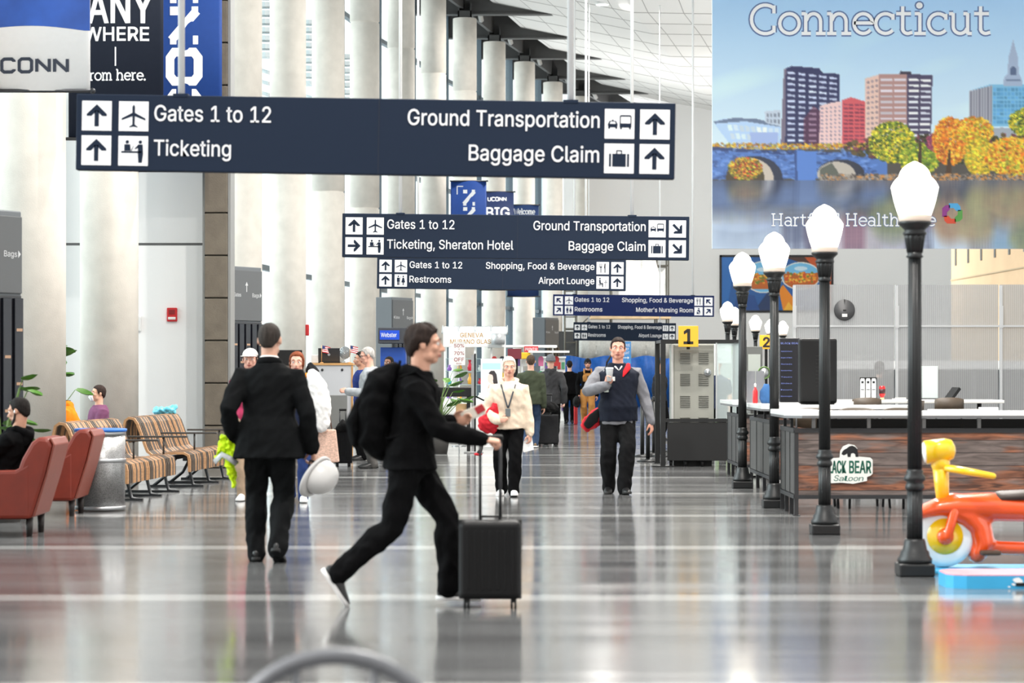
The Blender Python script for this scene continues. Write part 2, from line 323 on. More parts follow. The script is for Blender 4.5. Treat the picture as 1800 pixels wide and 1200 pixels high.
        vs = [self.bm.verts.new(fr(ox + (v.co.x - x0) * kx, z + v.co.y * k)) for v in me.vertices]
        for p in me.polygons:
            try:
                f = self.bm.faces.new([vs[i] for i in p.vertices]); f.material_index = self.mi
            except ValueError: pass
        bpy.data.meshes.remove(me)
        if bold:
            pen = 0.0
            for ch in body:
                if ch == ' ': pen += .20; continue
                adv, *outl = GLYPH[ch]
                for pl in outl:
                    self.ribbon([(ox + (pen + gx / 500 - x0) * kx, z + gy / 500 * k) for gx, gy in zip(pl[0::2], pl[1::2])], bold * h * 2.2, lambda u, v: fr(u, v) + V((0, -.0008, 0)), True)
                pen += adv / 500
        return self
    def build(self, name, mats, parent=None, smooth=None, fix=True, loc=None, bevel=0.0):
        bm = self.bm
        if fix: bmesh.ops.recalc_face_normals(bm, faces=bm.faces)
        me = bpy.data.meshes.new(name); bm.to_mesh(me); bm.free()
        if smooth is not None:
            me.polygons.foreach_set('use_smooth', [smooth] * len(me.polygons))
        o = link(name, me, mats, parent)
        if loc is not None: o.location = loc
        if bevel:
            bv = o.modifiers.new('bevel', 'BEVEL'); bv.width = bevel; bv.segments = 2; bv.limit_method = 'ANGLE'
        return o

def remesh(mb, voxel, smooth=4, sub=0):
    """fuse everything in mb into one continuous skin"""
    bmesh.ops.recalc_face_normals(mb.bm, faces=mb.bm.faces)
    me = bpy.data.meshes.new('tmp'); mb.bm.to_mesh(me); mb.bm.free()
    ob = bpy.data.objects.new('tmp', me); col.objects.link(ob)
    m = ob.modifiers.new('r', 'REMESH'); m.mode = 'VOXEL'; m.voxel_size = voxel; m.use_smooth_shade = True
    if smooth:
        s = ob.modifiers.new('s', 'SMOOTH'); s.factor = 0.5; s.iterations = smooth
    dg = bpy.context.evaluated_depsgraph_get()
    out = bpy.data.meshes.new_from_object(ob.evaluated_get(dg))
    bpy.data.objects.remove(ob); bpy.data.meshes.remove(me)
    out.materials.clear()
    out.polygons.foreach_set('use_smooth', [True] * len(out.polygons))
    return out
def fold(me, amp, sc=(7, 7, 4), seed=0.0):
    """press soft creases into a cloth mesh"""
    n = len(me.vertices)
    nr = [v.normal.copy() for v in me.vertices]
    for v in me.vertices:
        p = V((v.co.x * sc[0] + seed, v.co.y * sc[1], v.co.z * sc[2] + v.co.x * 5))
        a = noise.noise(p) + 0.5 * noise.noise(p * 2.3)
        v.co = v.co + nr[v.index] * (amp * (a - abs(noise.noise(p * 1.4 + V((9, 3, 1)))) * 1.2))
    me.update()
    return me

# ---------------------------------------------------------------- slab-serif and block stroke lettering
def arc(cx, cy, rx, ry, a0, a1, n=12):
    return [(cx + rx * math.cos(R(a0 + (a1 - a0) * i / n)), cy + ry * math.sin(R(a0 + (a1 - a0) * i / n))) for i in range(n + 1)]
def sf(x0, x1, y): return [(x0, y), (x1, y)]
GL = {
 'C': ([arc(.62, .7, .6, .68, 55, 305, 18), [(.99, 1.36), (.99, .98)], [(.99, .40), (.99, .08)]], 1.2),
 'o': ([arc(.46, .5, .42, .47, 0, 360, 20)], .98),
 'n': ([[(.18, 0), (.18, 1)], [(.18, .62)] + arc(.52, .6, .3, .37, 165, 0, 10) + [(.82, 0)], sf(0, .4, .03), sf(.62, 1.04, .03), sf(0, .18, .97)], 1.1),
 'm': ([[(.18, 0), (.18, 1)], [(.18, .62)] + arc(.45, .62, .24, .35, 165, 0, 8) + [(.69, 0)], [(.69, .62)] + arc(.95, .62, .24, .35, 165, 0, 8) + [(1.2, 0)], sf(0, .38, .03), sf(.52, .86, .03), sf(1.02, 1.4, .03), sf(0, .18, .97)], 1.46),
 'e': ([[(.06, .53), (.84, .53)] + arc(.46, .5, .4, .47, 5, 320, 18)], .96),
 'c': ([arc(.46, .5, .42, .47, 45, 318, 16), [(.78, .96), (.78, .68)]], .92),
 't': ([[(.28, 1.32), (.28, .25)] + arc(.5, .25, .22, .22, 180, 300, 8) + [(.7, .08)], sf(0, .64, .97)], .78),
 'i': ([[(.24, 0), (.24, 1)], sf(.0, .5, .03), sf(0.02, .24, .97), arc(.22, 1.36, .07, .07, 0, 360, 10)], .58),
 'u': ([[(.18, 1), (.18, .38)] + arc(.48, .36, .3, .33, 180, 345, 10), [(.8, 1), (.8, 0)], sf(0, .18, .97), sf(.62, .8, .97), sf(.8, .98, .03)], 1.08),
 'H': ([[(.2, 0), (.2, 1.4)], [(1.0, 0), (1.0, 1.4)], sf(.2, 1.0, .72), sf(0, .4, .03), sf(.8, 1.2, .03), sf(0, .4, 1.37), sf(.8, 1.2, 1.37)], 1.34),
 'a': ([[(.1, .86)] + arc(.42, .66, .3, .31, 110, 0, 8) + [(.72, .03), (.86, .03)], arc(.4, .3, .32, .27, 0, 360, 16)], .94),
 'r': ([[(.18, 0), (.18, 1)], [(.18, .55)] + arc(.5, .6, .32, .36, 170, 70, 8), sf(0, .42, .03), sf(0, .18, .97)], .72),
 'f': ([[(.26, 0), (.26, 1.15)] + arc(.5, 1.15, .24, .26, 180, 50, 8), sf(0, .6, .97), sf(.04, .5, .03)], .72),
 'd': ([arc(.42, .48, .38, .45, 0, 360, 18), [(.84, 1.42), (.84, 0)], sf(.64, .84, 1.4), sf(.84, 1.0, .03)], 1.08),
 'h': ([[(.18, 0), (.18, 1.42)], [(.18, .62)] + arc(.52, .6, .3, .37, 165, 0, 10) + [(.82, 0)], sf(0, .4, .03), sf(.62, 1.04, .03), sf(0, .18, 1.4)], 1.1),
 'l': ([[(.24, 0), (.24, 1.42)], sf(.0, .48, .03), sf(0.02, .24, 1.4)], .56),
 'W': ([[(.1, 1.4), (.5, 0), (.86, 1.2), (1.22, 0), (1.62, 1.4)], sf(-.06, .3, 1.37), sf(1.42, 1.8, 1.37)], 1.72),
 '.': ([arc(.1, .08, .05, .05, 0, 360, 8)], .34),
 ' ': ([], .5),
}
def slab(mb, body, fr, x, z, xh, width=None, wt=0.15, align='LEFT'):
    adv = sum(GL[c][1] for c in body) * xh
    kx = (width / adv) if width else 1.0
    if align == 'RIGHT': x -= adv * kx
    cx = x
    for c in body:
        st, w = GL[c]
        for si, s in enumerate(st):
            pts = [(cx + p[0] * xh * kx, z + p[1] * xh) for p in s]
            closed = len(s) > 8 and abs(s[0][0] - s[-1][0]) < 1e-6 and abs(s[0][1] - s[-1][1]) < 1e-6
            mb.ribbon(pts[:-1] if closed else pts, wt * xh, lambda u, v: fr(u, v) + V((0, -.0006 * si, 0)), closed)
        cx += w * xh * kx
    return mb
BK = {'U': [[(0, 1), (0, .2), (.16, .0), (.56, .0), (.72, .2), (.72, 1)]],
      'C': [[(.72, .78), (.72, .85), (.58, 1), (.14, 1), (0, .85), (0, .15), (.14, 0), (.58, 0), (.72, .15), (.72, .22)]],
      'O': [[(.14, 1), (.58, 1), (.72, .85), (.72, .15), (.58, 0), (.14, 0), (0, .15), (0, .85)]],
      'N': [[(0, 0), (0, 1)], [(0, .95), (.72, .05)], [(.72, 0), (.72, 1)]]}
def block(mb, body, fr, x, z, h, width, wt=0.2):
    n = len(body); w = width / (n - .2); 
    for i, c in enumerate(body):
        for si, s in enumerate(BK[c]):
            pts = [(x + i * w + p[0] * w * .98, z + (wt / 2 + p[1] * (1 - wt)) * h) for p in s]
            mb.ribbon(pts, wt * h, lambda u, v: fr(u, v) + V((0, -.0006 * si, 0)), c == 'O')
    return mb
# ---------------------------------------------------------------- people
def rot(yaw=0, pitch=0, roll=0):
    return Matrix.Rotation(R(yaw), 3, 'Z') @ Matrix.Rotation(R(pitch), 3, 'X') @ Matrix.Rotation(R(roll), 3, 'Y')
def ik(a, b, l1, l2, pole):
    d = b - a; L = min(d.length, (l1 + l2) * 0.999)
    u = d.normalized(); b = a + u * L
    k = (l1 * l1 - l2 * l2 + L * L) / (2 * L); h = math.sqrt(max(0, l1 * l1 - k * k))
    p = V(pole) - u * V(pole).dot(u)
    if p.length < 1e-6: p = u.orthogonal()
    return a + u * k + p.normalized() * h, b

def hand(mb, w, d, t, side, curl=0.35, s=1.0, grip=False):
    """palm, four unequal fingers and a thumb; w wrist, d finger direction, t thumb side"""
    d = d.normalized(); t = (t - d * t.dot(d)).normalized()
    n = t.cross(d) if side == 'R' else d.cross(t)
    p0 = w - d * .01 * s
    mb.tube([p0, w + d * .03 * s, w + d * .07 * s, w + d * .095 * s], [(.026 * s, .019 * s), (.036 * s, .017 * s), (.041 * s, .015 * s), (.038 * s, .012 * s)], seg=10, lat=t, round_ends=True)
    for off, ln, r in ((.028, .070, .0092), (.010, .079, .0095), (-.009, .073, .0092), (-.027, .057, .008)):
        c = curl * (1.0 + (.25 if off < -.02 else 0))
        q = w + d * (.09 - abs(off - .008) * .25) * s + t * off * s
        pts = [q - d * .02 * s, q]; a = 0
        for k, fr_ in enumerate((.42, .32, .26)):
            a += c * (0.9, 1.15, .8)[k]
            q = q + (d * math.cos(a) + n * math.sin(a)) * ln * fr_ * s
            pts.append(q)
        mb.tube(pts, [r * s, r * s, r * .95 * s, r * .86 * s, r * .72 * s], seg=8, round_ends=True)
    q = w + d * .025 * s + t * .026 * s
    d1 = (d * .62 + t * .62 + n * (.25 + .4 * curl)).normalized(); d2 = (d * .85 + t * .15 + n * (.3 + .5 * curl)).normalized()
    mb.tube([q - d1 * .01 * s, q + d1 * .036 * s, q + d1 * .036 * s + d2 * .03 * s, q + d1 * .036 * s + d2 * .052 * s], [.0145 * s, .0125 * s, .0105 * s, .0085 * s], seg=8, round_ends=True)

def head_shape(mb, T, k, jaw=1.0):
    def tr(p): return T @ V((p[0] * k, p[1] * k, p[2] * k))
    Rm = T.to_3x3()
    def ball(c, r, seg=16, rings=10, rt=None): mb.ball(tr(c), tuple(x * k for x in r), Rm if rt is None else Rm @ rt, seg, rings)
    ball((0, .014, .03), (.074, .094, .084), 20, 14)
    ball((0, -.018, -.028), (.060 * jaw, .072, .084), 18, 12)
    ball((0, -.052, -.088), (.032 * jaw, .031, .024))
    for s in (-1, 1):
        ball((s * .036 * jaw, -.022, -.066), (.028 * jaw, .042, .032))
        ball((s * .040, -.060, -.020), (.025, .022, .024))
        ball((s * .076, .012, -.004), (.010, .020, .032), 10, 8, rot(s * 20, -10))
        mb.tube([tr((s * .012, -.086, .025)), tr((s * .032, -.080, .028)), tr((s * .054, -.060, .022))], [.010 * k, .012 * k, .010 * k], seg=8, round_ends=True)
        ball((s * .011, -.100, -.033), (.010, .011, .008), 8, 6)
    mb.tube([tr((0, -.086, .018)), tr((0, -.100, -.008)), tr((0, -.114, -.029))], [.008 * k, .0095 * k, .0125 * k], seg=8, round_ends=True)
    mb.tube([tr((-.024, -.080, -.058)), tr((-.008, -.091, -.0545)), tr((0, -.092, -.056)), tr((.008, -.091, -.0545)), tr((.024, -.080, -.058))], [.004 * k, .0075 * k, .007 * k, .0075 * k, .004 * k], seg=8, round_ends=True)
    mb.tube([tr((-.022, -.079, -.064)), tr((0, -.091, -.067)), tr((.022, -.079, -.064))], [.004 * k, .0085 * k, .004 * k], seg=8, round_ends=True)

def hair_shape(T, k, style, seed):
    """closed hair cap over the skull; style sets how far it reaches at front, sides and nape"""
    front, side, nape, puff = style
    mb = MB(); nu, nv = 56, 34; rings = []
    key = [(0, front + .004), (35, front), (55, front - .014), (68, side + .01), (78, side), (86, side + .005), (93, max(.004, side)), (108, min(.004, nape + .04)), (122, nape * .6), (140, nape), (180, nape)]
    def line(deg):
        for (a, u), (b, v) in zip(key, key[1:]):
            if a <= deg <= b: return u + (v - u) * (deg - a) / (b - a)
        return nape
    zb = min(nape, side, -.03) - .03
    for j in range(nv + 1):
        z = .1175 + (zb - .1175) * (j / nv) ** 1.5 if j else .1172
        ring = []
        for i in range(nu):
            ph = 2 * math.pi * i / nu; deg = math.degrees(min(ph, 2 * math.pi - ph))
            s = math.sqrt(max(.0004, 1 - ((z - .03) / .0875) ** 2)) if z > .03 else 1 - .55 * ((.03 - z) / .15) ** 2
            dx, dy = math.sin(ph), -math.cos(ph)
            nz = noise.noise(V((dx * 4 + seed, dy * 4, z * 22))); nf = noise.noise(V((dx * 16 + seed, dy * 16, z * 50)))
            ln = line(deg) + .006 * nf
            g = max(0, min(1, (z - ln) / .016))
            bobr = 1 + (.14 * max(0, min(1, -z / .06)) if nape < -.08 else 0)
            q = (.80 if z > 0 else .62) if g <= 0 else (.93 + .07 * g) * bobr + g * puff * (1 + .7 * nz + .35 * nf)
            if deg < 60 and g <= 0: q = .55
            zz = z + (g * puff * .09 * (1 + nz) if z > .06 else 0)
            ring.append(T @ (V((dx * .0765 * s * q, .015 + dy * .097 * s * q, zz)) * k))
        rings.append(ring)
    mb.loft(rings)
    return mb

HAIR = {'short': (.066, -.020, -.070, .05), 'crop': (.070, -.008, -.060, .025), 'bob': (.066, -.080, -.100, .10), 'full': (.060, -.022, -.078, .11), 'bald': (.105, .02, -.03, .02)}

def person(label, loc, rz, H, girth=1.0, pelz=None, lean=0, side=0, twist=0, pyaw=0, feet=None, hands=None, head=(0, 0, 0), skin=(222, 172, 146), hair=('short', (45, 36, 30)),
           top=None, bottom=None, shoes=None, vox=.011, group=None, jaw=1.0, face=True, hcurl=.35, jawbeard=None, sw=1.0):
    g = girth
    k = H / 1.75
    brow = hair[1] if hair else (60, 46, 40)
    legl = .245 * H; armu, armf = .170 * H, .150 * H
    fz = .048 * H
    if feet is None: feet = {'L': (.10, 0, fz, 0, 8), 'R': (-.10, 0, fz, 0, -8)}
    pz = pelz if pelz is not None else .525 * H
    pel = V((0, 0, pz))
    Rp = rot(pyaw); Rc = rot(pyaw + twist, lean, side)
    hipj = {'L': pel + Rp @ V((.052 * H, 0, 0)), 'R': pel + Rp @ V((-.052 * H, 0, 0))}
    def spine(h):
        """centre and axes of the trunk at height h*H above the hip joints"""
        w = max(0, min(1, (h - .0) / .16))
        a = rot(pyaw + twist * w, lean * w, side * w)
        steps = 8; p = pel.copy(); u = 0
        for i in range(steps):
            hh = h * (i + .5) / steps; ww = max(0, min(1, hh / .16))
            p = p + rot(0, lean * ww, side * ww) @ V((0, 0, h * H / steps)) if h > 0 else p + V((0, 0, h * H / steps))
        return p, a
    chest, _ = spine(.24)
    sh = {}
    for s, q in (('L', 1), ('R', -1)):
        c, a = spine(.252); sh[s] = c + a @ V((q * .104 * H * sw * (1 + (g - 1) * .5), .008 * H, 0))
    if hands is None: hands = {}
    J = {'pel': pel, 'sh': sh, 'hip': hipj, 'spine': spine, 'Rc': Rc}
    arms = {}
    for s, q in (('L', 1), ('R', -1)):
        hd = hands.get(s, {})
        tgt = V(hd['at']) if 'at' in hd else sh[s] + Rc @ V((q * .055, -.03, -(armu + armf) * .985))
        el, wr = ik(sh[s], tgt, armu, armf, hd.get('pole', (q * .35, 1, -.2)))
        dd = V(hd['dir']) if 'dir' in hd else (wr - el).normalized()
        tt = V(hd['thumb']) if 'thumb' in hd else V((-q * .3, -1, 0))
        arms[s] = (sh[s], el, wr, dd, tt, hd.get('curl', hcurl))
    legs = {}
    for s, q in (('L', 1), ('R', -1)):
        x, y, z, pt, yw = feet[s]
        kn, an = ik(hipj[s], V((x, y, z)), legl, legl, rot(yw) @ V((0, -1, .15)))
        legs[s] = (hipj[s], kn, an, rot(yw, pt), V((x, y, z)))
    J['arms'] = arms; J['legs'] = legs
    nk, an_ = spine(.325)
    Hc = nk + rot(head[0] * .3 + pyaw + twist, lean * .5 + head[1] * .5) @ V((0, -.012, .084 * H))
    T = Matrix.Translation(Hc) @ rot(head[0], head[1], head[2]).to_4x4()
    J['T'] = T; J['k'] = k
    hk = .142 * H / .235
    J['hk'] = hk
    TS = [(-.045, .066, .058, 0), (.0, .088, .066, .006), (.04, .090, .068, .006), (.09, .079, .060, 0), (.15, .086, .065, -.004), (.21, .096, .069, -.004), (.255, .100, .062, 0), (.285, .074, .050, .004), (.300, .050, .042, .006), (.318, .036, .037, .006), (.365, .032, .035, -.002)]
    def trunk(mb, h0, h1, off, flare=0.0, belly=0.0):
        rings = []; hs = sorted({h0, h1} | {t[0] for t in TS if h0 < t[0] < h1})
        for i in range(len(hs) - 1):
            if hs[i + 1] - hs[i] < .008 and hs[i + 1] not in (h1,): hs[i] = hs[i]
        for h in hs:
            hh = max(TS[0][0], min(TS[-1][0], h))
            for a, b in zip(TS, TS[1:]):
                if a[0] <= hh <= b[0]:
                    u = (hh - a[0]) / (b[0] - a[0]); rx, ry, oy = (a[j] + (b[j] - a[j]) * u for j in (1, 2, 3)); break
            if h < 0: rx = max(rx, .088); ry = max(ry, .066)
            gg = g if h < .27 else 1 + (g - 1) * .3
            rx = rx * H * gg + off; ry = ry * H * gg + off
            be = belly * math.exp(-((h - .06) / .09) ** 2)
            if h < .1: rx += flare * (.1 - h) / .1; ry += flare * .8 * (.1 - h) / .1
            c, ax = spine(h); c = c + ax @ V((0, oy * H - be * .5, 0)); ry += be * .5
            rings.append([c + ax @ V((math.copysign(abs(math.cos(t)) ** .85, math.cos(t)) * rx, math.copysign(abs(math.sin(t)) ** .9, math.sin(t)) * ry, 0)) for t in [2 * math.pi * j / 24 for j in range(24)]])
        mb.loft(rings)
    def armtube(mb, s, off, f=1.0, cuff=0.0):
        a, e, w, *_ = arms[s]
        c, ax = spine(.248); q = 1 if s == 'L' else -1
        inn = c + ax @ V((q * .06 * H, 0, .0))
        m1 = a.lerp(e, .5); m2 = e.lerp(w, .35)
        pts = [inn, a, m1, e, m2]; gg = 1 + (g - 1) * .6
        rr = [.036 * H * gg, .0355 * H * gg, .031 * H * gg, .026 * H * gg, .0255 * H * gg]
        if f >= 1: pts.append(w + (w - e).normalized() * .012); rr.append(.0185 * H + cuff)
        elif f < .6: pts = pts[:3] + [a.lerp(e, .75)]; rr = rr[:3] + [.030 * H]
        else: pts.append(e.lerp(w, f)); rr.append(.022 * H)
        mb.tube(pts, [r + off for r in rr], seg=14, round_ends=True)
    def legtube(mb, s, off, hemz=None, wide=0.0, full=True):
        h, kn, an, F, _ = legs[s]
        gg = 1 + (g - 1) * .6
        d = (an - kn).normalized()
        pts = [h + V((0, 0, .02 * H)), h.lerp(kn, .12), h.lerp(kn, .55), kn, kn.lerp(an, .32), kn.lerp(an, .75), an + d * (.0 if hemz is None else hemz)]
        rr = [.050 * H * gg, .055 * H * gg, .045 * H * gg, .034 * H * gg, .033 * H * gg, .024 * H, .021 * H]
        w_ = [0, 0, .2, .6, .8, 1, 1.15]
        mb.tube(pts, [r + off + wide * q for r, q in zip(rr, w_)], seg=16, round_ends=True)
    root = empty('person', loc, rz, label, 'person', group)
    J['root'] = root
    sm = mat('skin_%d_%d_%d' % skin, skin, rough=.55, var=.05, vscale=30, spec=.35)
    # body: one continuous skin
    slv = top.get('sleeve', 1) if top else 0
    b = MB(); trunk(b, -.045, .365, -.016 if top else 0)
    for s in 'LR':
        armtube(b, s, -.007 if slv >= 1 else 0); legtube(b, s, -.013 if bottom else 0)
        a, e, w, dd, tt, cu = arms[s]
        b.tube([e.lerp(w, .8), w, w + dd.normalized() * .02], [(.020 * H, .017 * H), (.0165 * H, .0125 * H), (.018 * H, .0125 * H)], seg=10, lat=tt, round_ends=True)
        hand(b, w + dd.normalized() * .012, dd, tt, s, cu, k * 1.02)
        F = legs[s][3]; an = legs[s][2]
        b.tube([an + F @ V((0, .02, -.02 * k)), an + F @ V((0, -.06 * k, -.045 * k)), an + F @ V((0, -.13 * k, -.055 * k))], [.035 * k, .032 * k, .018 * k], seg=10, round_ends=True)
    b.tube([spine(.30)[0], nk, Hc + T.to_3x3() @ V((0, .02, -.04))], [(.038 * H, .038 * H), (.033 * H, .036 * H), (.032 * H, .036 * H)], seg=14)
    head_shape(b, T, hk, jaw)
    body = link('body', remesh(b, vox * .8, 3), sm, root)
    J['body'] = body
    # face
    if face:
        for q in (-1, 1):
            e = MB(); c = T @ (V((q * .031, -.0735, .006)) * hk)
            e.ball(c, .0125 * hk, T.to_3x3(), 14, 10)
            eye = e.build('eye', mat('eye_white', (235, 230, 225), .25), root)
            e = MB(); e.ball(T @ (V((q * .031, -.0812, .006)) * hk), .0068 * hk, T.to_3x3(), 10, 8)
            e.build('iris', mat('iris_dark', (50, 38, 30), .2), eye)
            e = MB(); e.tube([T @ (V(p) * hk) for p in ((q * .014, -.094, .030), (q * .03, -.092, .036), (q * .050, -.075, .030))], [.003 * hk, .0045 * hk, .002 * hk], seg=6, flat=.7, round_ends=True)
            e.build('eyebrow', mat('brow_%s' % str(brow), brow, .8), root)
        e = MB(); e.tube([T @ (V(p) * hk) for p in ((-.024, -.084, -.059), (-.010, -.0955, -.0575), (0, -.097, -.0595), (.010, -.0955, -.0575), (.024, -.084, -.059))], [.002 * hk, .005 * hk, .005 * hk, .005 * hk, .002 * hk], seg=8, flat=1.0, round_ends=True)
        e.tube([T @ (V(p) * hk) for p in ((-.020, -.084, -.064), (0, -.0965, -.068), (.020, -.084, -.064))], [.002 * hk, .0055 * hk, .002 * hk], seg=8, round_ends=True)
        e.build('lips', mat('lips', (170, 96, 88), .5), root)
    if hair:
        hm = hair_shape(T, hk, HAIR[hair[0]], random.random() * 50)
        hm.build('hair', mat('hair_%s' % str(hair[1]), hair[1], .7, spec=.15, var=.35, vscale=60, bump=.6, bscale=160, stretch=(1, 1, .25)), root)
    if jawbeard:
        e = MB()
        for q in (-1, 1): e.tube([T @ (V(p) * hk) for p in ((q * .066, -.008, -.02), (q * .060, -.025, -.07), (q * .03, -.062, -.10), (0, -.078, -.105))], [.008 * hk, .014 * hk, .02 * hk, .02 * hk], seg=8, round_ends=True)
        link('beard', remesh(e, .006, 2), mat('beard_%s' % str(jawbeard), jawbeard, .8, bump=.6, bscale=150), root)
    # clothes
    if bottom:
        mb = MB(); trunk(mb, -.045, bottom.get('waist', .07), .010)
        for s in 'LR': legtube(mb, s, .009, hemz=bottom.get('hem', .035), wide=bottom.get('wide', .016))
        me = fold(remesh(mb, vox, 3), bottom.get('fold', .010), (8, 8, 6), random.random() * 30)
        J['trousers'] = link(bottom.get('name', 'trousers'), me, bottom['mat'], root)
    if shoes:
        for s in 'LR':
            h, kn, an, F, foot = legs[s]
            def tr(p): return an + F @ (V(p) * k)
            mb = MB(); mb.tube([tr((0, .045, -.035)), tr((0, .02, -.03)), tr((0, -.04, -.035)), tr((0, -.10, -.05)), tr((0, -.155, -.057)), tr((0, -.185, -.060))],
                               [(.034 * k, .045 * k), (.038 * k, .050 * k), (.042 * k, .043 * k), (.047 * k, .033 * k), (.043 * k, .026 * k), (.026 * k, .018 * k)], seg=14, lat=F @ V((1, 0, 0)), round_ends=True)
            mb.tube([tr((0, .015, -.02)), tr((0, .012, .04))], [(.036 * k, .042 * k), (.038 * k, .044 * k)], seg=14, lat=F @ V((1, 0, 0)))
            sh_ = link('shoe', remesh(mb, .008, 2), shoes['mat'], root)
            m2 = MB(); outl = []
            for x_, y_ in ((-.030, .068), (0, .080), (.030, .068), (.040, .03), (.036, -.03), (.046, -.10), (.042, -.165), (.02, -.200), (-.02, -.200), (-.042, -.165), (-.046, -.10), (-.036, -.03), (-.040, .03)): outl.append((x_, y_))
            m2.loft([[tr((x_, y_, -.078)) for x_, y_ in outl], [tr((x_ * 1.04, y_ * 1.01, -.068)) for x_, y_ in outl], [tr((x_ * 1.02, y_, -.052)) for x_, y_ in outl]])
            m2.build('sole', shoes.get('sole', shoes['mat']), sh_)
            if shoes.get('lace'):
                m3 = MB()
                for i in range(4): m3.tube([tr((-.024, -.03 - .024 * i, .006 - .012 * i)), tr((0, -.035 - .024 * i, .013 - .013 * i)), tr((.024, -.03 - .024 * i, .006 - .012 * i))], .0045 * k, seg=6)
                m3.build('lace', shoes['lace'], sh_)
    if top:
        mb = MB(); trunk(mb, top.get('hem', -.03), top.get('collar', .312), top.get('off', .014), top.get('flare', .0), top.get('belly', 0))
        if top.get('sleeve', 1) > 0:
            for s in 'LR': armtube(mb, s, top.get('soff', .010), top.get('sleeve', 1), top.get('cuff', .006))
        me = fold(remesh(mb, vox, 6), top.get('fold', .010), (6, 6, 7), random.random() * 30)
        J['top'] = link(top.get('name', 'jacket'), me, top['mat'], root)
        for nm, m_, off, hem, coll, slv in top.get('layers', []):
            mb = MB(); trunk(mb, hem, coll, off, top.get('flare', 0), top.get('belly', 0))
            if slv:
                for s in 'LR': armtube(mb, s, off - .003, slv)
            J[nm] = link(nm, fold(remesh(mb, vox, 3), .008, (6, 6, 7), random.random() * 30), m_, root)
        if top.get('hood'):
            c, ax = spine(.30); mb = MB()
            pts = [c + ax @ V(p) for p in ((.0, -.085, -.045), (.07, -.055, -.012), (.095, .015, .018), (.06, .085, .012), (0, .115, -.02), (-.06, .085, .012), (-.095, .015, .018), (-.07, -.055, -.012))]
            mb.tube([p for p in pts], [.024, .028, .034, .045, .055, .045, .034, .028], seg=12, closed=True)
            mb.ball(c + ax @ V((0, .10, -.08)), (.095, .05, .10), ax)
            link('hood', fold(remesh(mb, vox, 3), .008, (9, 9, 9), 3), top.get('hoodmat', top['mat']), root)
        if top.get('shirtcollar'):
            c, ax = spine(.318); mb = MB()
            mb.tube([c + ax @ V((math.cos(a) * .040 * H, .008 * H + math.sin(a) * .044 * H, .012 + .010 * math.sin(a))) for a in [2 * math.pi * i / 16 for i in range(16)]], [(.018, .005)] * 16, seg=8, closed=True, lat=(0, 0, 1))
            mb.build('collar', top['shirtcollar'], root, smooth=True)
    return J
def jw(J, p):
    """local place of a person -> place in the hall"""
    r = J['root']
    return Matrix.Translation(r.location) @ Matrix.Rotation(r.rotation_euler.z, 4, 'Z') @ V(p)
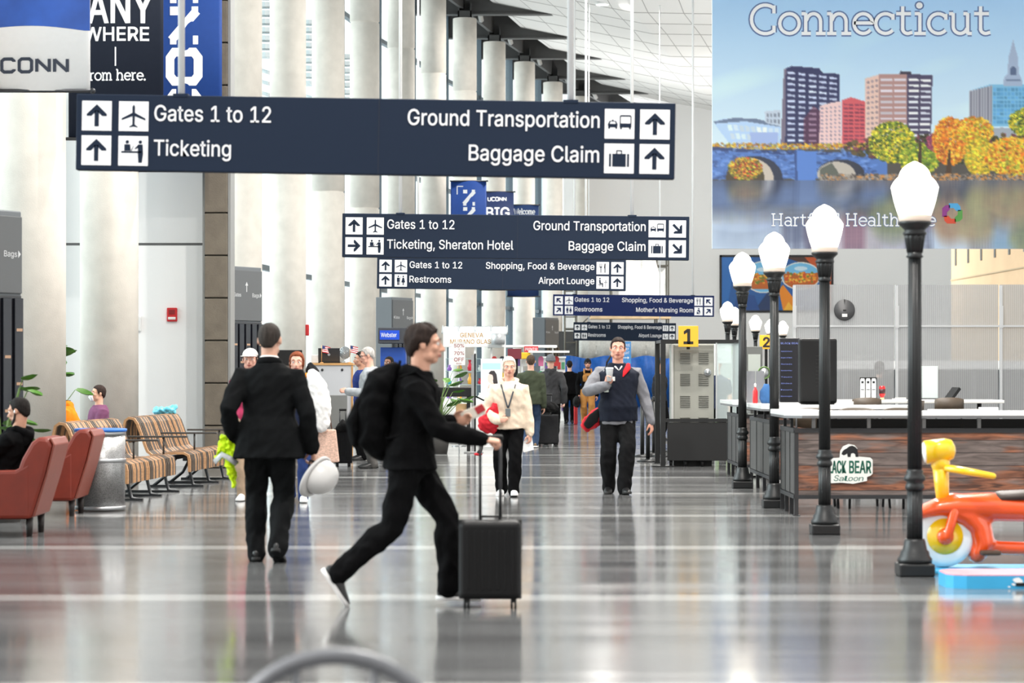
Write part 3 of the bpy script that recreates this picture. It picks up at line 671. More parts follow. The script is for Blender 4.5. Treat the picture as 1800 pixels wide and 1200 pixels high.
# ---------------------------------------------------------------- the setting
def floor_material():
    m = bpy.data.materials.new('polished_terrazzo'); m.use_nodes = True
    nt = m.node_tree; b = nt.nodes['Principled BSDF']; N = nt.nodes.new; L = nt.links.new
    tc = N('ShaderNodeTexCoord'); sp = N('ShaderNodeSeparateXYZ'); L(tc.outputs['Object'], sp.inputs[0])
    # pale strips of terrazzo run across the hall every 4.65 m
    a = N('ShaderNodeMath'); a.operation = 'ADD'; a.inputs[1].default_value = 4.65 * 10 - 16.25 + 4.65 / 2; L(sp.outputs['Y'], a.inputs[0])
    md = N('ShaderNodeMath'); md.operation = 'MODULO'; md.inputs[1].default_value = 4.65; L(a.outputs[0], md.inputs[0])
    sb = N('ShaderNodeMath'); sb.operation = 'SUBTRACT'; sb.inputs[1].default_value = 4.65 / 2; L(md.outputs[0], sb.inputs[0])
    ab = N('ShaderNodeMath'); ab.operation = 'ABSOLUTE'; L(sb.outputs[0], ab.inputs[0])
    lt = N('ShaderNodeMapRange'); lt.inputs[1].default_value = .17; lt.inputs[2].default_value = .26; lt.inputs[3].default_value = 1; lt.inputs[4].default_value = 0; L(ab.outputs[0], lt.inputs[0])
    n = N('ShaderNodeTexNoise'); n.inputs['Scale'].default_value = 90; n.inputs['Detail'].default_value = 3; L(tc.outputs['Object'], n.inputs['Vector'])
    mp = N('ShaderNodeMapping'); mp.inputs['Scale'].default_value = (.10, 1.1, 1); L(tc.outputs['Object'], mp.inputs['Vector'])
    n2 = N('ShaderNodeTexNoise'); n2.inputs['Scale'].default_value = 1.3; n2.inputs['Detail'].default_value = 4; L(mp.outputs[0], n2.inputs['Vector'])
    r = N('ShaderNodeValToRGB'); e = r.color_ramp.elements
    e[0].position = .35; e[1].position = .68; e[0].color = (.09, .09, .092, 1); e[1].color = (.16, .16, .16, 1); L(n.outputs['Fac'], r.inputs['Fac'])
    r2 = N('ShaderNodeValToRGB'); e = r2.color_ramp.elements
    e[0].position = .35; e[1].position = .65; e[0].color = (.82, .82, .82, 1); e[1].color = (1.15, 1.15, 1.15, 1); L(n2.outputs['Fac'], r2.inputs['Fac'])
    mu = N('ShaderNodeMixRGB'); mu.blend_type = 'MULTIPLY'; mu.inputs[0].default_value = 1; L(r.outputs[0], mu.inputs[1]); L(r2.outputs[0], mu.inputs[2])
    mx = N('ShaderNodeMixRGB'); L(lt.outputs[0], mx.inputs[0]); L(mu.outputs[0], mx.inputs[1]); mx.inputs[2].default_value = (.31, .31, .305, 1)
    L(mx.outputs[0], b.inputs['Base Color'])
    rr = N('ShaderNodeMapRange'); rr.inputs[1].default_value = .3; rr.inputs[2].default_value = .7; rr.inputs[3].default_value = .09; rr.inputs[4].default_value = .15
    L(n2.outputs['Fac'], rr.inputs[0]); L(rr.outputs[0], b.inputs['Roughness'])
    b.inputs['Specular IOR Level'].default_value = .32
    n3 = N('ShaderNodeTexNoise'); n3.inputs['Scale'].default_value = 1.6; n3.inputs['Detail'].default_value = 2; L(tc.outputs['Object'], n3.inputs['Vector'])
    bp = N('ShaderNodeBump'); bp.inputs['Strength'].default_value = .03; bp.inputs['Distance'].default_value = .02; L(n3.outputs['Fac'], bp.inputs['Height']); L(bp.outputs[0], b.inputs['Normal'])
    return m

concrete = mat('column_concrete', (212, 206, 197), .8, var=.06, vscale=3.5, bump=.25, bscale=60)
# colonnade: (x, depth) of every column axis
SX = [(-108, 160), (56.5, 138), (192, 120), (0, 0), (425, 84), (506, 75), (577, 67.5), (641, 61.4), (705, 56.8), (762, 52.4), (817, 49.3), (869, 46), (922, 43.2), (972, 40.4), (1019, 38.4)]
ST = [((px - 900) / s, FPX / s) for px, s in SX if s]
ST.insert(3, (-6.1, 45.6))
CAP = 12.6 + EYE
def column_profile():
    r = .425; p = [(r, 0)]
    for z in (4.69 + EYE, 10.0 + EYE):
        p += [(r, z - .03), (r - .025, z - .02), (r - .025, z + .02), (r, z + .03)]
    return p + [(r, CAP - .02), (r - .02, CAP)]
colmesh = None
for i, (x, y) in enumerate(ST):
    if colmesh is None:
        o = MB().lathe(column_profile(), seg=40).build('column', concrete); colmesh = o.data
    else:
        o = bpy.data.objects.new('column', colmesh); col.objects.link(o)
    o.location = (x, y, 0); o.rotation_euler.z = i * 1.3
    tag(o, 'round pale concrete column of the window colonnade', kind='structure')

# extended stations for roof and glazing
EX = [(-6.2, 14), (-6.25, 21)] + ST + [(4.8, 125)]
def st(i, off): return V((EX[i][0] + off, EX[i][1], 0))
f = MB(); lo, hi = [(-9.5, -12)] + [(x - 2.1, y) for x, y in EX], [(30, -12)] + [(30, y) for x, y in EX]
for i in range(len(lo) - 1): f.poly([(*lo[i], 0), (*hi[i], 0), (*hi[i + 1], 0), (*lo[i + 1], 0)])
bmesh.ops.remove_doubles(f.bm, verts=f.bm.verts, dist=1e-4)
tag(f.build('floor', floor_material()), 'polished grey terrazzo floor with pale cross strips', kind='structure')
# glass curtain wall, one window per bay
slate = mat('slate_frame', (92, 104, 113), .45, .3)
pane = clear('window_glass', see=.93)
for i in range(len(EX) - 1):
    a, b = st(i, -1.9), st(i + 1, -1.9)
    u = (b - a).normalized(); ln = (b - a).length
    fr = MB(); rz = Matrix.Rotation(math.atan2(u.y, u.x), 3, 'Z')
    for q in (0, .5):
        c = a.lerp(b, q); fr.box((c.x, c.y, 7.6), (.13, .30, 15.2), rz)
    for z in (.08, 4.2, 8.4, 12.6, 15.1):
        c = a.lerp(b, .5); fr.box((c.x, c.y, z), (ln, .16, .14), rz)
    o = tag(fr.build('window_%d' % (i + 1), slate), 'tall glazed bay with slate grey mullions', kind='structure')
    pn = MB(); c = a.lerp(b, .5); pn.box((c.x, c.y, 7.6), (ln - .02, .02, 15.0), rz); pn.build('pane', pane, o)

# white ribbed canopy outside the glass
rib = mat('canopy_white', (235, 236, 236), .6)
for (px0, px1, yt, s0) in ((440, 480, -20, 66), (536, 552, 40, 60), (600, 616, 100, 56)):
    m = MB(); x = ((px0 + px1) / 2 - 900) / s0; y = FPX / s0
    z0 = EYE + (654 - yt) / s0
    for k in range(9): m.box((x, y + .02 * k, z0 - .22 * k), (1.1, .5, .12))
    for q in (-.5, .5): m.box((x + q, y + .6, z0 / 2 - 1.2), (.12, .12, z0 - 2.4))
    for k in range(3): m.tube([(x - .5, y + .3, z0 - 2.0 - k * .3), (x + .5, y + .3, z0 - 2.3 - k * .3)], .05, 8)
    tag(m.build('canopy', rib), 'white ribbed louvre frame outside the glass wall', kind='structure')

# ceiling: sloped white panels falling from the colonnade, then a level field over the shops
def ceiling_material():
    m = bpy.data.materials.new('ceiling_panels'); m.use_nodes = True
    nt = m.node_tree; b = nt.nodes['Principled BSDF']; N = nt.nodes.new; L = nt.links.new
    uv = N('ShaderNodeUVMap'); uv.uv_map = 'UVMap'
    bk = N('ShaderNodeTexBrick'); bk.offset = 0; bk.inputs['Scale'].default_value = 1.0
    bk.inputs['Brick Width'].default_value = .5; bk.inputs['Row Height'].default_value = 1.2
    bk.inputs['Mortar Size'].default_value = .016; bk.inputs['Mortar Smooth'].default_value = .2
    bk.inputs['Color1'].default_value = (.80, .79, .77, 1); bk.inputs['Color2'].default_value = (.76, .75, .735, 1); bk.inputs['Mortar'].default_value = (.30, .29, .28, 1)
    L(uv.outputs[0], bk.inputs['Vector']); L(bk.outputs['Color'], b.inputs['Base Color']); b.inputs['Roughness'].default_value = .7
    return m
cm = ceiling_material()
def strip(name, offs, mats, label):
    """offs: (offset from column line, height over eye) pairs, swept along the hall"""
    bm = bmesh.new(); uvl = bm.loops.layers.uv.new('UVMap'); rows = []
    for i in range(len(EX)):
        rows.append([bm.verts.new((EX[i][0] + o, EX[i][1], EYE + z)) for o, z in offs])
    for i in range(len(EX) - 1):
        for j in range(len(offs) - 1):
            f = bm.faces.new((rows[i][j], rows[i + 1][j], rows[i + 1][j + 1], rows[i][j + 1]))
            for lp, (uu, vv) in zip(f.loops, ((i, offs[j][0]), (i + 1, offs[j][0]), (i + 1, offs[j + 1][0]), (i, offs[j + 1][0]))): lp[uvl].uv = (uu, vv)
    me = bpy.data.meshes.new(name); bm.to_mesh(me); bm.free()
    return tag(link(name, me, mats), label, kind='structure')
strip('ceiling', [(1.0, 13.18), (6.7, 12.06), (13, 11.95), (26, 11.9)], cm, 'sloping white panelled ceiling')
dark = mat('dark_steel', (74, 74, 74), .6)
strip('ceiling_deck', [(-2.1, 14.3), (.9, 14.2), (1.0, 13.2)], dark, 'dark steel roof deck over the columns')
for i in range(2, len(EX)):
    x, y = EX[i]
    m = MB()
    # tapered girder: level underside, top follows the ceiling
    def sec(o): return 13.5 - .197 * o if o > 0 else 13.5
    pts = [(-2.0, 12.82), (3.55, 12.78), (2.6, sec(2.6) + .05), (.9, 13.35), (.9, 14.1), (-2.0, 14.1)]
    fr_ = lambda u, v: V((x + u, y + .15, EYE + v))
    m.prism(pts, fr_, (0, .3, 0))
    m.box((x + .7, y + .3, EYE + 12.80), (5.6, .42, .06))
    for q in (-.22, .22): m.box((x + q, y, EYE + 12.85), (.05, .4, .62))
    m.box((x, y, EYE + 12.72), (.5, .4, .28))
    tag(m.build('beam', dark), 'dark tapered steel roof girder over a column', kind='structure')
    if i < len(EX) - 1:
        m = MB(); a, b = st(i, -.1), st(i + 1, -.1); c = a.lerp(b, .5); u = b - a
        m.box((c.x, c.y, EYE + 13.4), (u.length, .12, .9), Matrix.Rotation(math.atan2(u.y, u.x), 3, 'Z'))
        tag(m.build('beam', dark), 'dark steel edge beam joining two girders', kind='structure')
        m = MB(); p, q = st(i, .45) + V((0, 1.0, EYE + 13.3)), st(i, .1).lerp(st(i + 1, .1), .45) + V((0, 0, EYE + 12.95))
        m.tube([p, q], .10, 6); tag(m.build('brace', mat('grey_steel', (150, 148, 144), .5)), 'grey diagonal roof brace beside a girder', kind='structure')

# white cross wall with its stone pier, far end wall
white = mat('white_wall', (246, 246, 246), .7)
grout = mat('wall_joint', (120, 120, 120), .8)
w = MB()
for z0, z1 in ((0, 3.36), (3.40, 14.2)): w.box((-6.3, 39.15, (z0 + z1) / 2), (3.4, .3, z1 - z0))
w.box((-6.3, 39.2, 7), (3.38, .2, 14.1))
w.mi = 1; w.box((-6.3, 39.04, 3.38), (3.4, .03, .04))
tag(w.build('wall_left', [white, grout]), 'white panelled cross wall behind the benches', kind='structure')
stone = mat('pier_stone', (106, 98, 87), .85, var=.14, vscale=5, bump=.3, bscale=50)
sj = mat('pier_joint', (72, 68, 60), .9)
w = MB(); z = 0
while z < 14:
    w.box((-4.41, 38.4, z + .317), (.34, .5, .612), bevel=.008); z += .634
w.mi = 1; w.box((-4.41, 38.42, 7), (.31, .46, 14))
w.mi = 2; w.box((-4.60, 38.45, 7.0), (.035, .52, 14)); w.box((-4.215, 38.45, 7.0), (.04, .56, 14))
tag(w.build('wall_pier', [stone, sj, mat('pier_edge', (140, 141, 140), .5, .3)]), 'dark stone block pier closing the white cross wall', kind='structure')
w = MB(); w.box((14, 120.2, 7), (26, .4, 14)); w.box((2.6, 118, 6.9), (.5, 2.2, 13.2)); w.box((4.0, 119.3, 6.7), (.9, 1.0, 12.9))
tag(w.build('wall_back', mat('back_wall', (242, 241, 240), .8)), 'pale wall closing the far end of the hall', kind='structure')
w = MB(); w.box((8, -12.2, 7.5), (36, .4, 15)); tag(w.build('wall_front', mat('front_wall', (190, 188, 185), .8)), 'plain wall closing the near end of the hall', kind='structure')
w = MB(); w.box((24.2, 60, 6.8), (.4, 130, 13.6)); tag(w.build('wall_right', white), 'white side wall beyond the shops', kind='structure')

# sandy stone facade glimpsed under the mural
tan = mat('tan_stone', (206, 176, 142), .8, var=.05, vscale=.8)
w = MB(); a, b = Gd(1683, 44), Gd(1850, 52); u = b - a; rz = Matrix.Rotation(math.atan2(u.y, u.x), 3, 'Z'); c = a.lerp(b, .5)
w.box((c.x, c.y, 3.6), (u.length, .5, 7.2), rz)
w.mi = 1
for k in range(6):
    p = a.lerp(b, .06 + .15 * k); n_ = rz @ V((0, -1, 0)); w.box((p.x + n_.x * .25, p.y + n_.y * .25, 6.5), (.26, .06, 1.7), rz)
w.mi = 2; w.box((c.x + (rz @ V((0, -.27, 0))).x, c.y + (rz @ V((0, -.27, 0))).y, 5.1), (u.length, .03, .05), rz)
p = a.lerp(b, .86); w.mi = 1; w.box((p.x - .1, p.y - .4, 4.4), (.9, .3, 1.2), rz)
tag(w.build('wall_facade', [tan, mat('facade_window', (104, 104, 100), .4), mat('facade_joint', (176, 156, 128), .8)]), 'sandy stone facade with slot windows under the mural', kind='structure')

# unseen ceiling lights added to brighten the hall
def ceil_z(x, y):
    for i in range(len(EX) - 1):
        if EX[i][1] <= y <= EX[i + 1][1]:
            t = (y - EX[i][1]) / (EX[i + 1][1] - EX[i][1]); o = x - (EX[i][0] + (EX[i + 1][0] - EX[i][0]) * t)
            for (o0, z0), (o1, z1) in zip(((1.0, 13.18), (6.7, 12.06), (13, 11.95)), ((6.7, 12.06), (13, 11.95), (26, 11.9))):
                if o0 <= o <= o1: return EYE + z0 + (z1 - z0) * (o - o0) / (o1 - o0)
    return EYE + 13.2
def added_downlight(x, y, e):
    z = ceil_z(x, y) - .06
    r = empty('added_ceiling_light', (x, y, z), 0, 'round ceiling light added out of view in the white panels', 'ceiling light', 'added ceiling lights')
    MB().lathe([(.22, .0), (.24, .02), (.24, .06), (.05, .07)], seg=20).build('housing', mat('lamp_white', (240, 240, 240), .5), r)
    d = MB(); d.lathe([(.0, -.002), (.2, -.002), (.2, .004)], seg=20); d.build('diffuser', mat('diffuser', (255, 250, 240), .5, emit=6), r)
    la = bpy.data.lights.new('added_ceiling_glow', 'AREA'); la.shape = 'DISK'; la.size = .4; la.energy = e; la.color = (1, .96, .9)
    lo = bpy.data.objects.new('added_ceiling_glow', la); col.objects.link(lo); lo.parent = r; lo.location = (0, 0, -.05)
for (x, y) in ((1, 14), (1.5, 24), (1.5, 34), (3, 44), (5, 30), (5.5, 40), (4, 60), (3, 85), (9, 100)):
    added_downlight(x, y, 1200)

# uplights added out of sight behind the shops to brighten ceiling and end wall
for i, (x, y, e) in enumerate(((8, 44.5, 550), (10.5, 60, 700), (13, 82, 850), (10, 104, 1500))):
    r = empty('added_uplight', (x, y, 0), 0, ('added fill light trough behind the frosted screens', 'added fill light trough beyond the frosted screens', 'added fill light trough under the giant mural', 'added fill light trough by the end wall')[i], 'uplight', 'added fill lights behind the shops')
    m = MB(); m.box((0, 0, 1.5), (5, .34, .05)); m.box((0, -.17, 1.56), (5, .02, .14)); m.box((0, .17, 1.56), (5, .02, .14)); m.build('trough', mat('trough_white', (230, 230, 230), .5), r)
    for u in (-2.2, 0, 2.2):
        m = MB(); m.box((u, 0, .74), (.08, .3, 1.48)); m.build('leg', mat('trough_leg', (120, 120, 122), .5, .4), r)
    la = bpy.data.lights.new('added_uplight_glow', 'AREA'); la.shape = 'RECTANGLE'; la.size = 4.8; la.size_y = .26; la.energy = e; la.color = (1, .98, .95)
    lo = bpy.data.objects.new('added_uplight_glow', la); col.objects.link(lo); lo.parent = r; lo.location = (0, 0, 1.55); lo.rotation_euler = (R(180), 0, 0)
# ---------------------------------------------------------------- hanging wayfinding signs
navy = mat('sign_navy', (31, 41, 58), .6, spec=.12)
navy2 = mat('sign_navy_blue', (24, 38, 84), .6, spec=.15)
signwhite = mat('sign_white', (238, 238, 240), .5, emit=0)
signletter = mat('sign_letter', (232, 232, 235), .5)
rodm = mat('rod_white', (235, 235, 235), .4)
def icon(mb, kind, fr, x, z, q, ink):
    """white square of side q with lower corner x, z and a dark pictogram"""
    def g(u, v): return fr(x + u * q, z + v * q)
    def g2(u, v): p = fr(x + u * q, z + v * q); return p + V((0, -.002, 0))
    mb.mi = 0; mb.flat([(0, 0), (1, 0), (1, 1), (0, 1)], g)
    mb.mi = 1
    def rect(a, b, c, d): mb.flat([(a, b), (c, b), (c, d), (a, d)], g2)
    def disc(cx, cy, r, ry=None): mb.flat([(cx + r * math.cos(2 * math.pi * i / 14), cy + (ry or r) * math.sin(2 * math.pi * i / 14)) for i in range(14)], g2)
    def pl(p): mb.flat(p, g2)
    if kind.startswith('arrow'):
        an = {'u': 0, 'r': -90, 'dr': -135, 'ul': 45, 'ur': -45}[kind[5:]]
        ca, sa = math.cos(R(an)), math.sin(R(an))
        def t(p): return [(.5 + (u - .5) * ca - (v - .5) * sa, .5 + (u - .5) * sa + (v - .5) * ca) for u, v in p]
        pl(t([(.425, .14), (.575, .14), (.575, .68), (.425, .68)]))
        pl(t([(.5, .89), (.5, .67), (.32, .49), (.16, .49), (.16, .56)])); pl(t([(.5, .89), (.84, .56), (.84, .49), (.68, .49), (.5, .67)]))
    elif kind == 'plane':
        pl([(.46, .3), (.54, .3), (.545, .82), (.5, .90), (.455, .82)]); pl([(.46, .62), (.46, .50), (.10, .36), (.10, .43)]); pl([(.54, .62), (.90, .43), (.90, .36), (.54, .50)])
        pl([(.46, .32), (.46, .22), (.36, .15), (.36, .12), (.5, .15), (.64, .12), (.64, .15), (.54, .22), (.54, .32)])
    elif kind == 'ticket':
        disc(.3, .80, .06); pl([(.2, .72), (.4, .72), (.42, .50), (.2, .50)]); rect(.10, .43, .78, .49)
        disc(.74, .80, .06); pl([(.66, .72), (.82, .72), (.84, .40), (.80, .10), (.68, .10), (.66, .40)]); pl([(.5, .66), (.53, .69), (.45, .50), (.42, .50)]); pl([(.66, .70), (.55, .58), (.58, .55), (.68, .62)])
    elif kind == 'bus':
        pl([(.12, .38), (.42, .38), (.44, .48), (.38, .60), (.16, .60), (.10, .48)]); rect(.12, .33, .18, .40); rect(.36, .33, .42, .40); rect(.24, .60, .30, .64)
        pl([(.50, .38), (.90, .38), (.90, .76), (.86, .80), (.54, .80), (.50, .76)]); rect(.52, .32, .58, .40); rect(.82, .32, .88, .40)
        mb.mi = 0
        def g3(u, v): return fr(x + u * q, z + v * q) + V((0, -.004, 0))
        mb.flat([(.54, .52), (.86, .52), (.86, .74), (.54, .74)], g3); mb.flat([(.17, .50), (.37, .50), (.34, .57), (.20, .57)], g3)
    elif kind == 'case':
        rect(.16, .22, .23, .66); rect(.27, .22, .73, .66); rect(.77, .22, .84, .66); rect(.40, .74, .60, .78); rect(.40, .66, .44, .76); rect(.56, .66, .60, .76)
    elif kind == 'wc':
        for cx, w in ((.3, 0), (.7, 1)):
            disc(cx, .83, .065)
            if w: pl([(cx - .06, .73), (cx + .06, .73), (cx + .16, .34), (cx - .16, .34)]); rect(cx - .06, .12, cx - .01, .36); rect(cx + .01, .12, cx + .06, .36)
            else: rect(cx - .12, .40, cx + .12, .73); rect(cx - .09, .12, cx - .01, .42); rect(cx + .01, .12, cx + .09, .42)
        rect(.49, .1, .51, .9)
    elif kind == 'food':
        rect(.64, .12, .72, .88); pl([(.60, .50), (.72, .50), (.72, .88), (.64, .86)]); rect(.31, .12, .38, .56)
        for u in (.24, .325, .41): rect(u, .56, u + .04, .88)
        rect(.24, .54, .45, .62)
    elif kind == 'lounge':
        disc(.28, .82, .07); pl([(.20, .72), (.34, .72), (.36, .40), (.24, .40)]); rect(.24, .38, .52, .47); rect(.46, .12, .54, .44); rect(.14, .30, .5, .35); rect(.28, .12, .32, .32); rect(.62, .48, .90, .52); rect(.74, .12, .78, .5); rect(.72, .56, .80, .66)
    elif kind == 'nursing':
        disc(.52, .80, .09); pl([(.40, .66), (.62, .68), (.72, .40), (.66, .16), (.28, .16), (.30, .44)])
        mb.mi = 0
        def g3(u, v): return fr(x + u * q, z + v * q) + V((0, -.004, 0))
        mb.flat([(.44 + .08 * math.cos(i * .6), .44 + .08 * math.sin(i * .6)) for i in range(10)], g3); mb.flat([(.5, .22), (.64, .24), (.62, .36), (.5, .34)], g3)
def sign(label, px0, px1, py, s, tilt, rows, rods, blue=False, hgt=.6, lay=1.0):
    w = (px1 - px0) / s; c = P((px0 + px1) / 2, py, s)
    root = empty('hanging_sign', (c.x, c.y, c.z), 0, label, 'sign', 'hanging wayfinding signs')
    tl = Matrix.Rotation(R(tilt), 3, 'Y')
    def fr(u, v): return tl @ V((u, -.064, v))
    def frt(u, v): return tl @ V((u, -.066, v))
    h = hgt
    b = MB(); b.box((0, 0, 0), (w, .12, h), tl, .008); b.build('panel', navy2 if blue else navy, root)
    b = MB(); b.mi = 0
    for u in (w * .005,): b.box(tl @ V((u, -.0605, 0)), (.004, .003, h), tl)
    b.build('seam', mat('sign_seam', (24, 30, 42), .6), root)
    q = .39 * h * lay
    for r_, (lic, ltx, lw, rtx, rw, ric) in enumerate(rows):
        zt = h / 2 - (.09 + .455 * r_) * h - .195 * h - q / 2
        x0 = -w / 2
        for k, ic in enumerate(lic):
            m = MB(); icon(m, ic, fr, x0 + (.075 + .485 * k) * h * lay, zt, q, None); m.build('pictogram', [signwhite, navy2 if blue else navy], root, fix=False)
        for k, ic in enumerate(reversed(ric)):
            m = MB(); icon(m, ic, fr, -x0 - (.075 + .465 * k) * h * lay - q, zt, q, None); m.build('pictogram', [signwhite, navy2 if blue else navy], root, fix=False)
        bz = zt + q * .36
        for tx, al, xx, ww in ((ltx, 'LEFT', x0 + 1.03 * h * lay, lw), (rtx, 'RIGHT', -x0 - 1.0 * h * lay, rw)):
            m = MB(); m.text(tx, frt, xx, bz, .205 * h * (.9 if lay < 1 else 1), ww * h if ww else None, al, .012); m.build('lettering', signletter, root, fix=False)
    for px, rad in rods:
        u = (px - (px0 + px1) / 2) / s
        top = ceil_z(c.x + u, c.y) - c.z
        m = MB(); m.cyl((u, 0, h / 2 - .02), (u, 0, top), rad, seg=10); m.lathe([(rad * 2.4, top - .03), (rad * 2.4, top)], (u, 0, 0), 12); m.build('hanging_rod', rodm, root, smooth=True)
        m = MB(); m.box((u, 0, h / 2 - u * math.tan(R(tilt))), (.12, .13, .03), bevel=.004); m.build('bracket', navy, root)
    return root
GT = ('Gates 1 to 12', 1.52)
sign('largest navy overhead sign, pointing up to Ticketing and to Ground Transportation', 136, 1186, 241, 222, .9,
     [(['arrowu', 'plane'], 'Gates 1 to 12', 1.53, 'Ground Transportation', 2.52, ['bus', 'arrowu']), (['arrowu', 'ticket'], 'Ticketing', 1.01, 'Baggage Claim', 1.71, ['case', 'arrowu'])], [(319, .027), (1003, .027)])
sign('navy overhead sign reading Ticketing, Sheraton Hotel with diagonal arrows on the other end', 602, 1211, 416.5, 128, .55,
     [(['arrowu', 'plane'], 'Gates 1 to 12', 1.53, 'Ground Transportation', 2.56, ['bus', 'arrowdr']), (['arrowr', 'ticket'], 'Ticketing, Sheraton Hotel', 2.88, 'Baggage Claim', 1.75, ['case', 'arrowdr'])], [(704, .024), (1111, .024)])
sign('navy overhead sign reading Airport Lounge, hung just under the Sheraton Hotel sign', 663, 1100, 481.5, 92.5, .6,
     [(['arrowu', 'plane'], 'Gates 1 to 12', 1.66, 'Shopping, Food & Beverage', 3.43, ['food', 'arrowu']), (['arrowu', 'wc'], 'Restrooms', 1.32, 'Airport Lounge', 1.76, ['lounge', 'arrowu'])], [(735, .022), (1030, .022)])
sign('bright blue overhead sign reading Mother\'s Nursing Room', 972, 1255, 537, 62, .5,
     [(['arrowul', 'plane'], 'Gates 1 to 12', 1.62, 'Shopping, Food & Beverage', 3.35, ['food', 'arrowul']), (['arrowur', 'wc'], 'Restrooms', 1.3, "Mother's Nursing Room", 2.68, ['nursing', 'arrowur'])], [(1010, .03), (1218, .03)], blue=True)
sign('smallest and most distant navy overhead sign, in front of the scaffold', 1008, 1188, 583, 53.5, .6,
     [(['arrowu', 'plane'], 'Gates 1 to 12', 1.2, 'Shopping, Food & Beverage', 2.4, ['food', 'arrowu']), (['arrowu', 'wc'], 'Restrooms', .96, 'Airport Lounge', 1.26, ['lounge', 'arrowu'])], [(1035, .02), (1160, .02)], lay=.78)

# ---------------------------------------------------------------- column banners
bblue = cloth('banner_blue', (30, 62, 128), bump=.08, rough=.6, var=.03); bnavy = cloth('banner_navy', (32, 38, 52), bump=.08, rough=.6, var=.03); bwhite = cloth('banner_white', (252, 252, 252), bump=.06, rough=.6, var=.02)
ink = mat('banner_ink', (34, 42, 58), .6); bwl = mat('banner_letter', (242, 243, 246), .6)
def banner(label, xl, y, ztop, w, h, m, draw):
    root = empty('banner', (xl, y, ztop), 0, label, 'banner', 'banners on the window columns')
    b = MB(); n = 24
    rows = []
    for i in range(n + 1):
        u = w * i / n; rows.append([(u, .02 * math.sin(u * 5.2 + 1) + d, -v) for d, v in ((0, 0), (0, h), (.012, h), (.012, 0))])
    b.loft(rows); b.build('cloth', m, root, smooth=True)
    for z in (0, -h):
        b = MB(); b.cyl((-.03, .006, z), (w + .03, .006, z), .022, seg=10); b.ball((w + .03, .006, z), .032); b.build('pole', mat('banner_pole', (60, 62, 66), .4, .6), root)
    def fr(u, v): return V((u, .02 * math.sin(u * 5.2 + 1) - .006, v - h))
    draw(root, fr, w, h)
    return root
def b_white(root, fr, w, h):
    m = MB(); block(m, 'UCONN', fr, .06, .19, .18, .95, .2); m.build('lettering', ink, root, fix=False)
    # upper part: blue print with soft dark and white fur-like patches, cut by a white arch
    nx, nz = 60, 60; bm = bmesh.new(); vs = []
    for j in range(nz + 1):
        for i in range(nx + 1):
            u = w * i / nx; base = .67 + .05 * math.sin(math.pi * min(1, u / w * 1.0 + .05)); v = base + (h - base) * j / nz
            vs.append(bm.verts.new(fr(u, v)))
    for j in range(nz):
        for i in range(nx): bm.faces.new((vs[j * (nx + 1) + i], vs[j * (nx + 1) + i + 1], vs[(j + 1) * (nx + 1) + i + 1], vs[(j + 1) * (nx + 1) + i]))
    o = bpy.data.meshes.new('print'); bm.to_mesh(o); bm.free()
    link('print', o, mat('banner_print', (36, 78, 160), .6, var=.25, vscale=2.2), root)
def b_any(root, fr, w, h):
    m = MB(); m.text('ANY', fr, .25, h - 3.5 + 1.47 + .0, .38, .82, 'LEFT', .03); m.build('lettering', bwl, root, fix=False); m = MB(); m.text('WHERE', fr, .20, h - 3.5 + 1.24, .17, .82, 'LEFT', .03)
    m.build('lettering', bwl, root, fix=False); m = MB(); m.ribbon([(.60, 1.16), (.60, .92)], .018, fr); m.build('rule', bwl, root, fix=False); m = MB(); slab(m, 'from here.', fr, .20, .74, .095, .79, .19); m.build('lettering', bwl, root, fix=False)
def b_uconn(root, fr, w, h, top=0.0):
    def f2(u, v): return fr(.37 + .54 - v, u)       # letters climb the cloth
    m = MB(); block(m, 'UCONN', f2, .10, 0, .54, 2.9, .235); m.build('lettering', bwl, root, fix=False)
H3 = 3.5
ZB = EYE + 2.95
s_ = 158; banner('white banner lettered UCONN below a blue print, hung above the dark window kiosk', (-38 - 900) / s_, FPX / s_, ZB + H3 + .18, 1.24, H3, bwhite, b_white)
s_ = 139; banner('dark navy banner reading ANY WHERE from here', (120 - 900) / s_, FPX / s_, ZB + H3, 1.2, H3, bnavy, b_any)
s_ = 120; banner('blue banner with tall sideways UCONN letters beside the stone pier', (247 - 900) / s_, FPX / s_, ZB + H3, 1.19, H3, bblue, b_uconn)
def b_nn(root, fr, w, h):
    def f2(u, v): return fr(.36 + .52 - v, u)
    m = MB(); block(m, 'UCONN', f2, .40, 0, .52, 2.8, .235); m.ribbon([(.22, h - .45), (.22, h - .18), (.42, h - .18)], .035, fr); m.build('lettering', bwl, root, fix=False)
def b_big(root, fr, w, h):
    m = MB(); block(m, 'UCONN', fr, .28, h - .34, .16, .66, .22); m.text('BIG', fr, .22, h - .92, .36, .82, 'LEFT', .035); m.build('lettering', bwl, root, fix=False)
def b_wel(root, fr, w, h):
    m = MB(); slab(m, 'Welcome', fr, .24, h - .36, .15, .82, .2); m.build('lettering', bwl, root, fix=False)
for lab, px, py, s_, fn, m_ in (('distant blue banner showing sideways N letters above the Sheraton Hotel sign', 790, 318, 52.4, b_nn, bblue), ('distant navy blue banner reading UCONN BIG', 842, 337, 49.3, b_big, mat('banner_mid', (24, 44, 88), .6)), ('distant blue banner reading Welcome', 890, 360, 46, b_wel, mat('banner_mid2', (36, 62, 112), .6))):
    p = P(px, py, s_); banner(lab, p.x + .04, p.y, p.z, 1.2, H3, m_, fn)

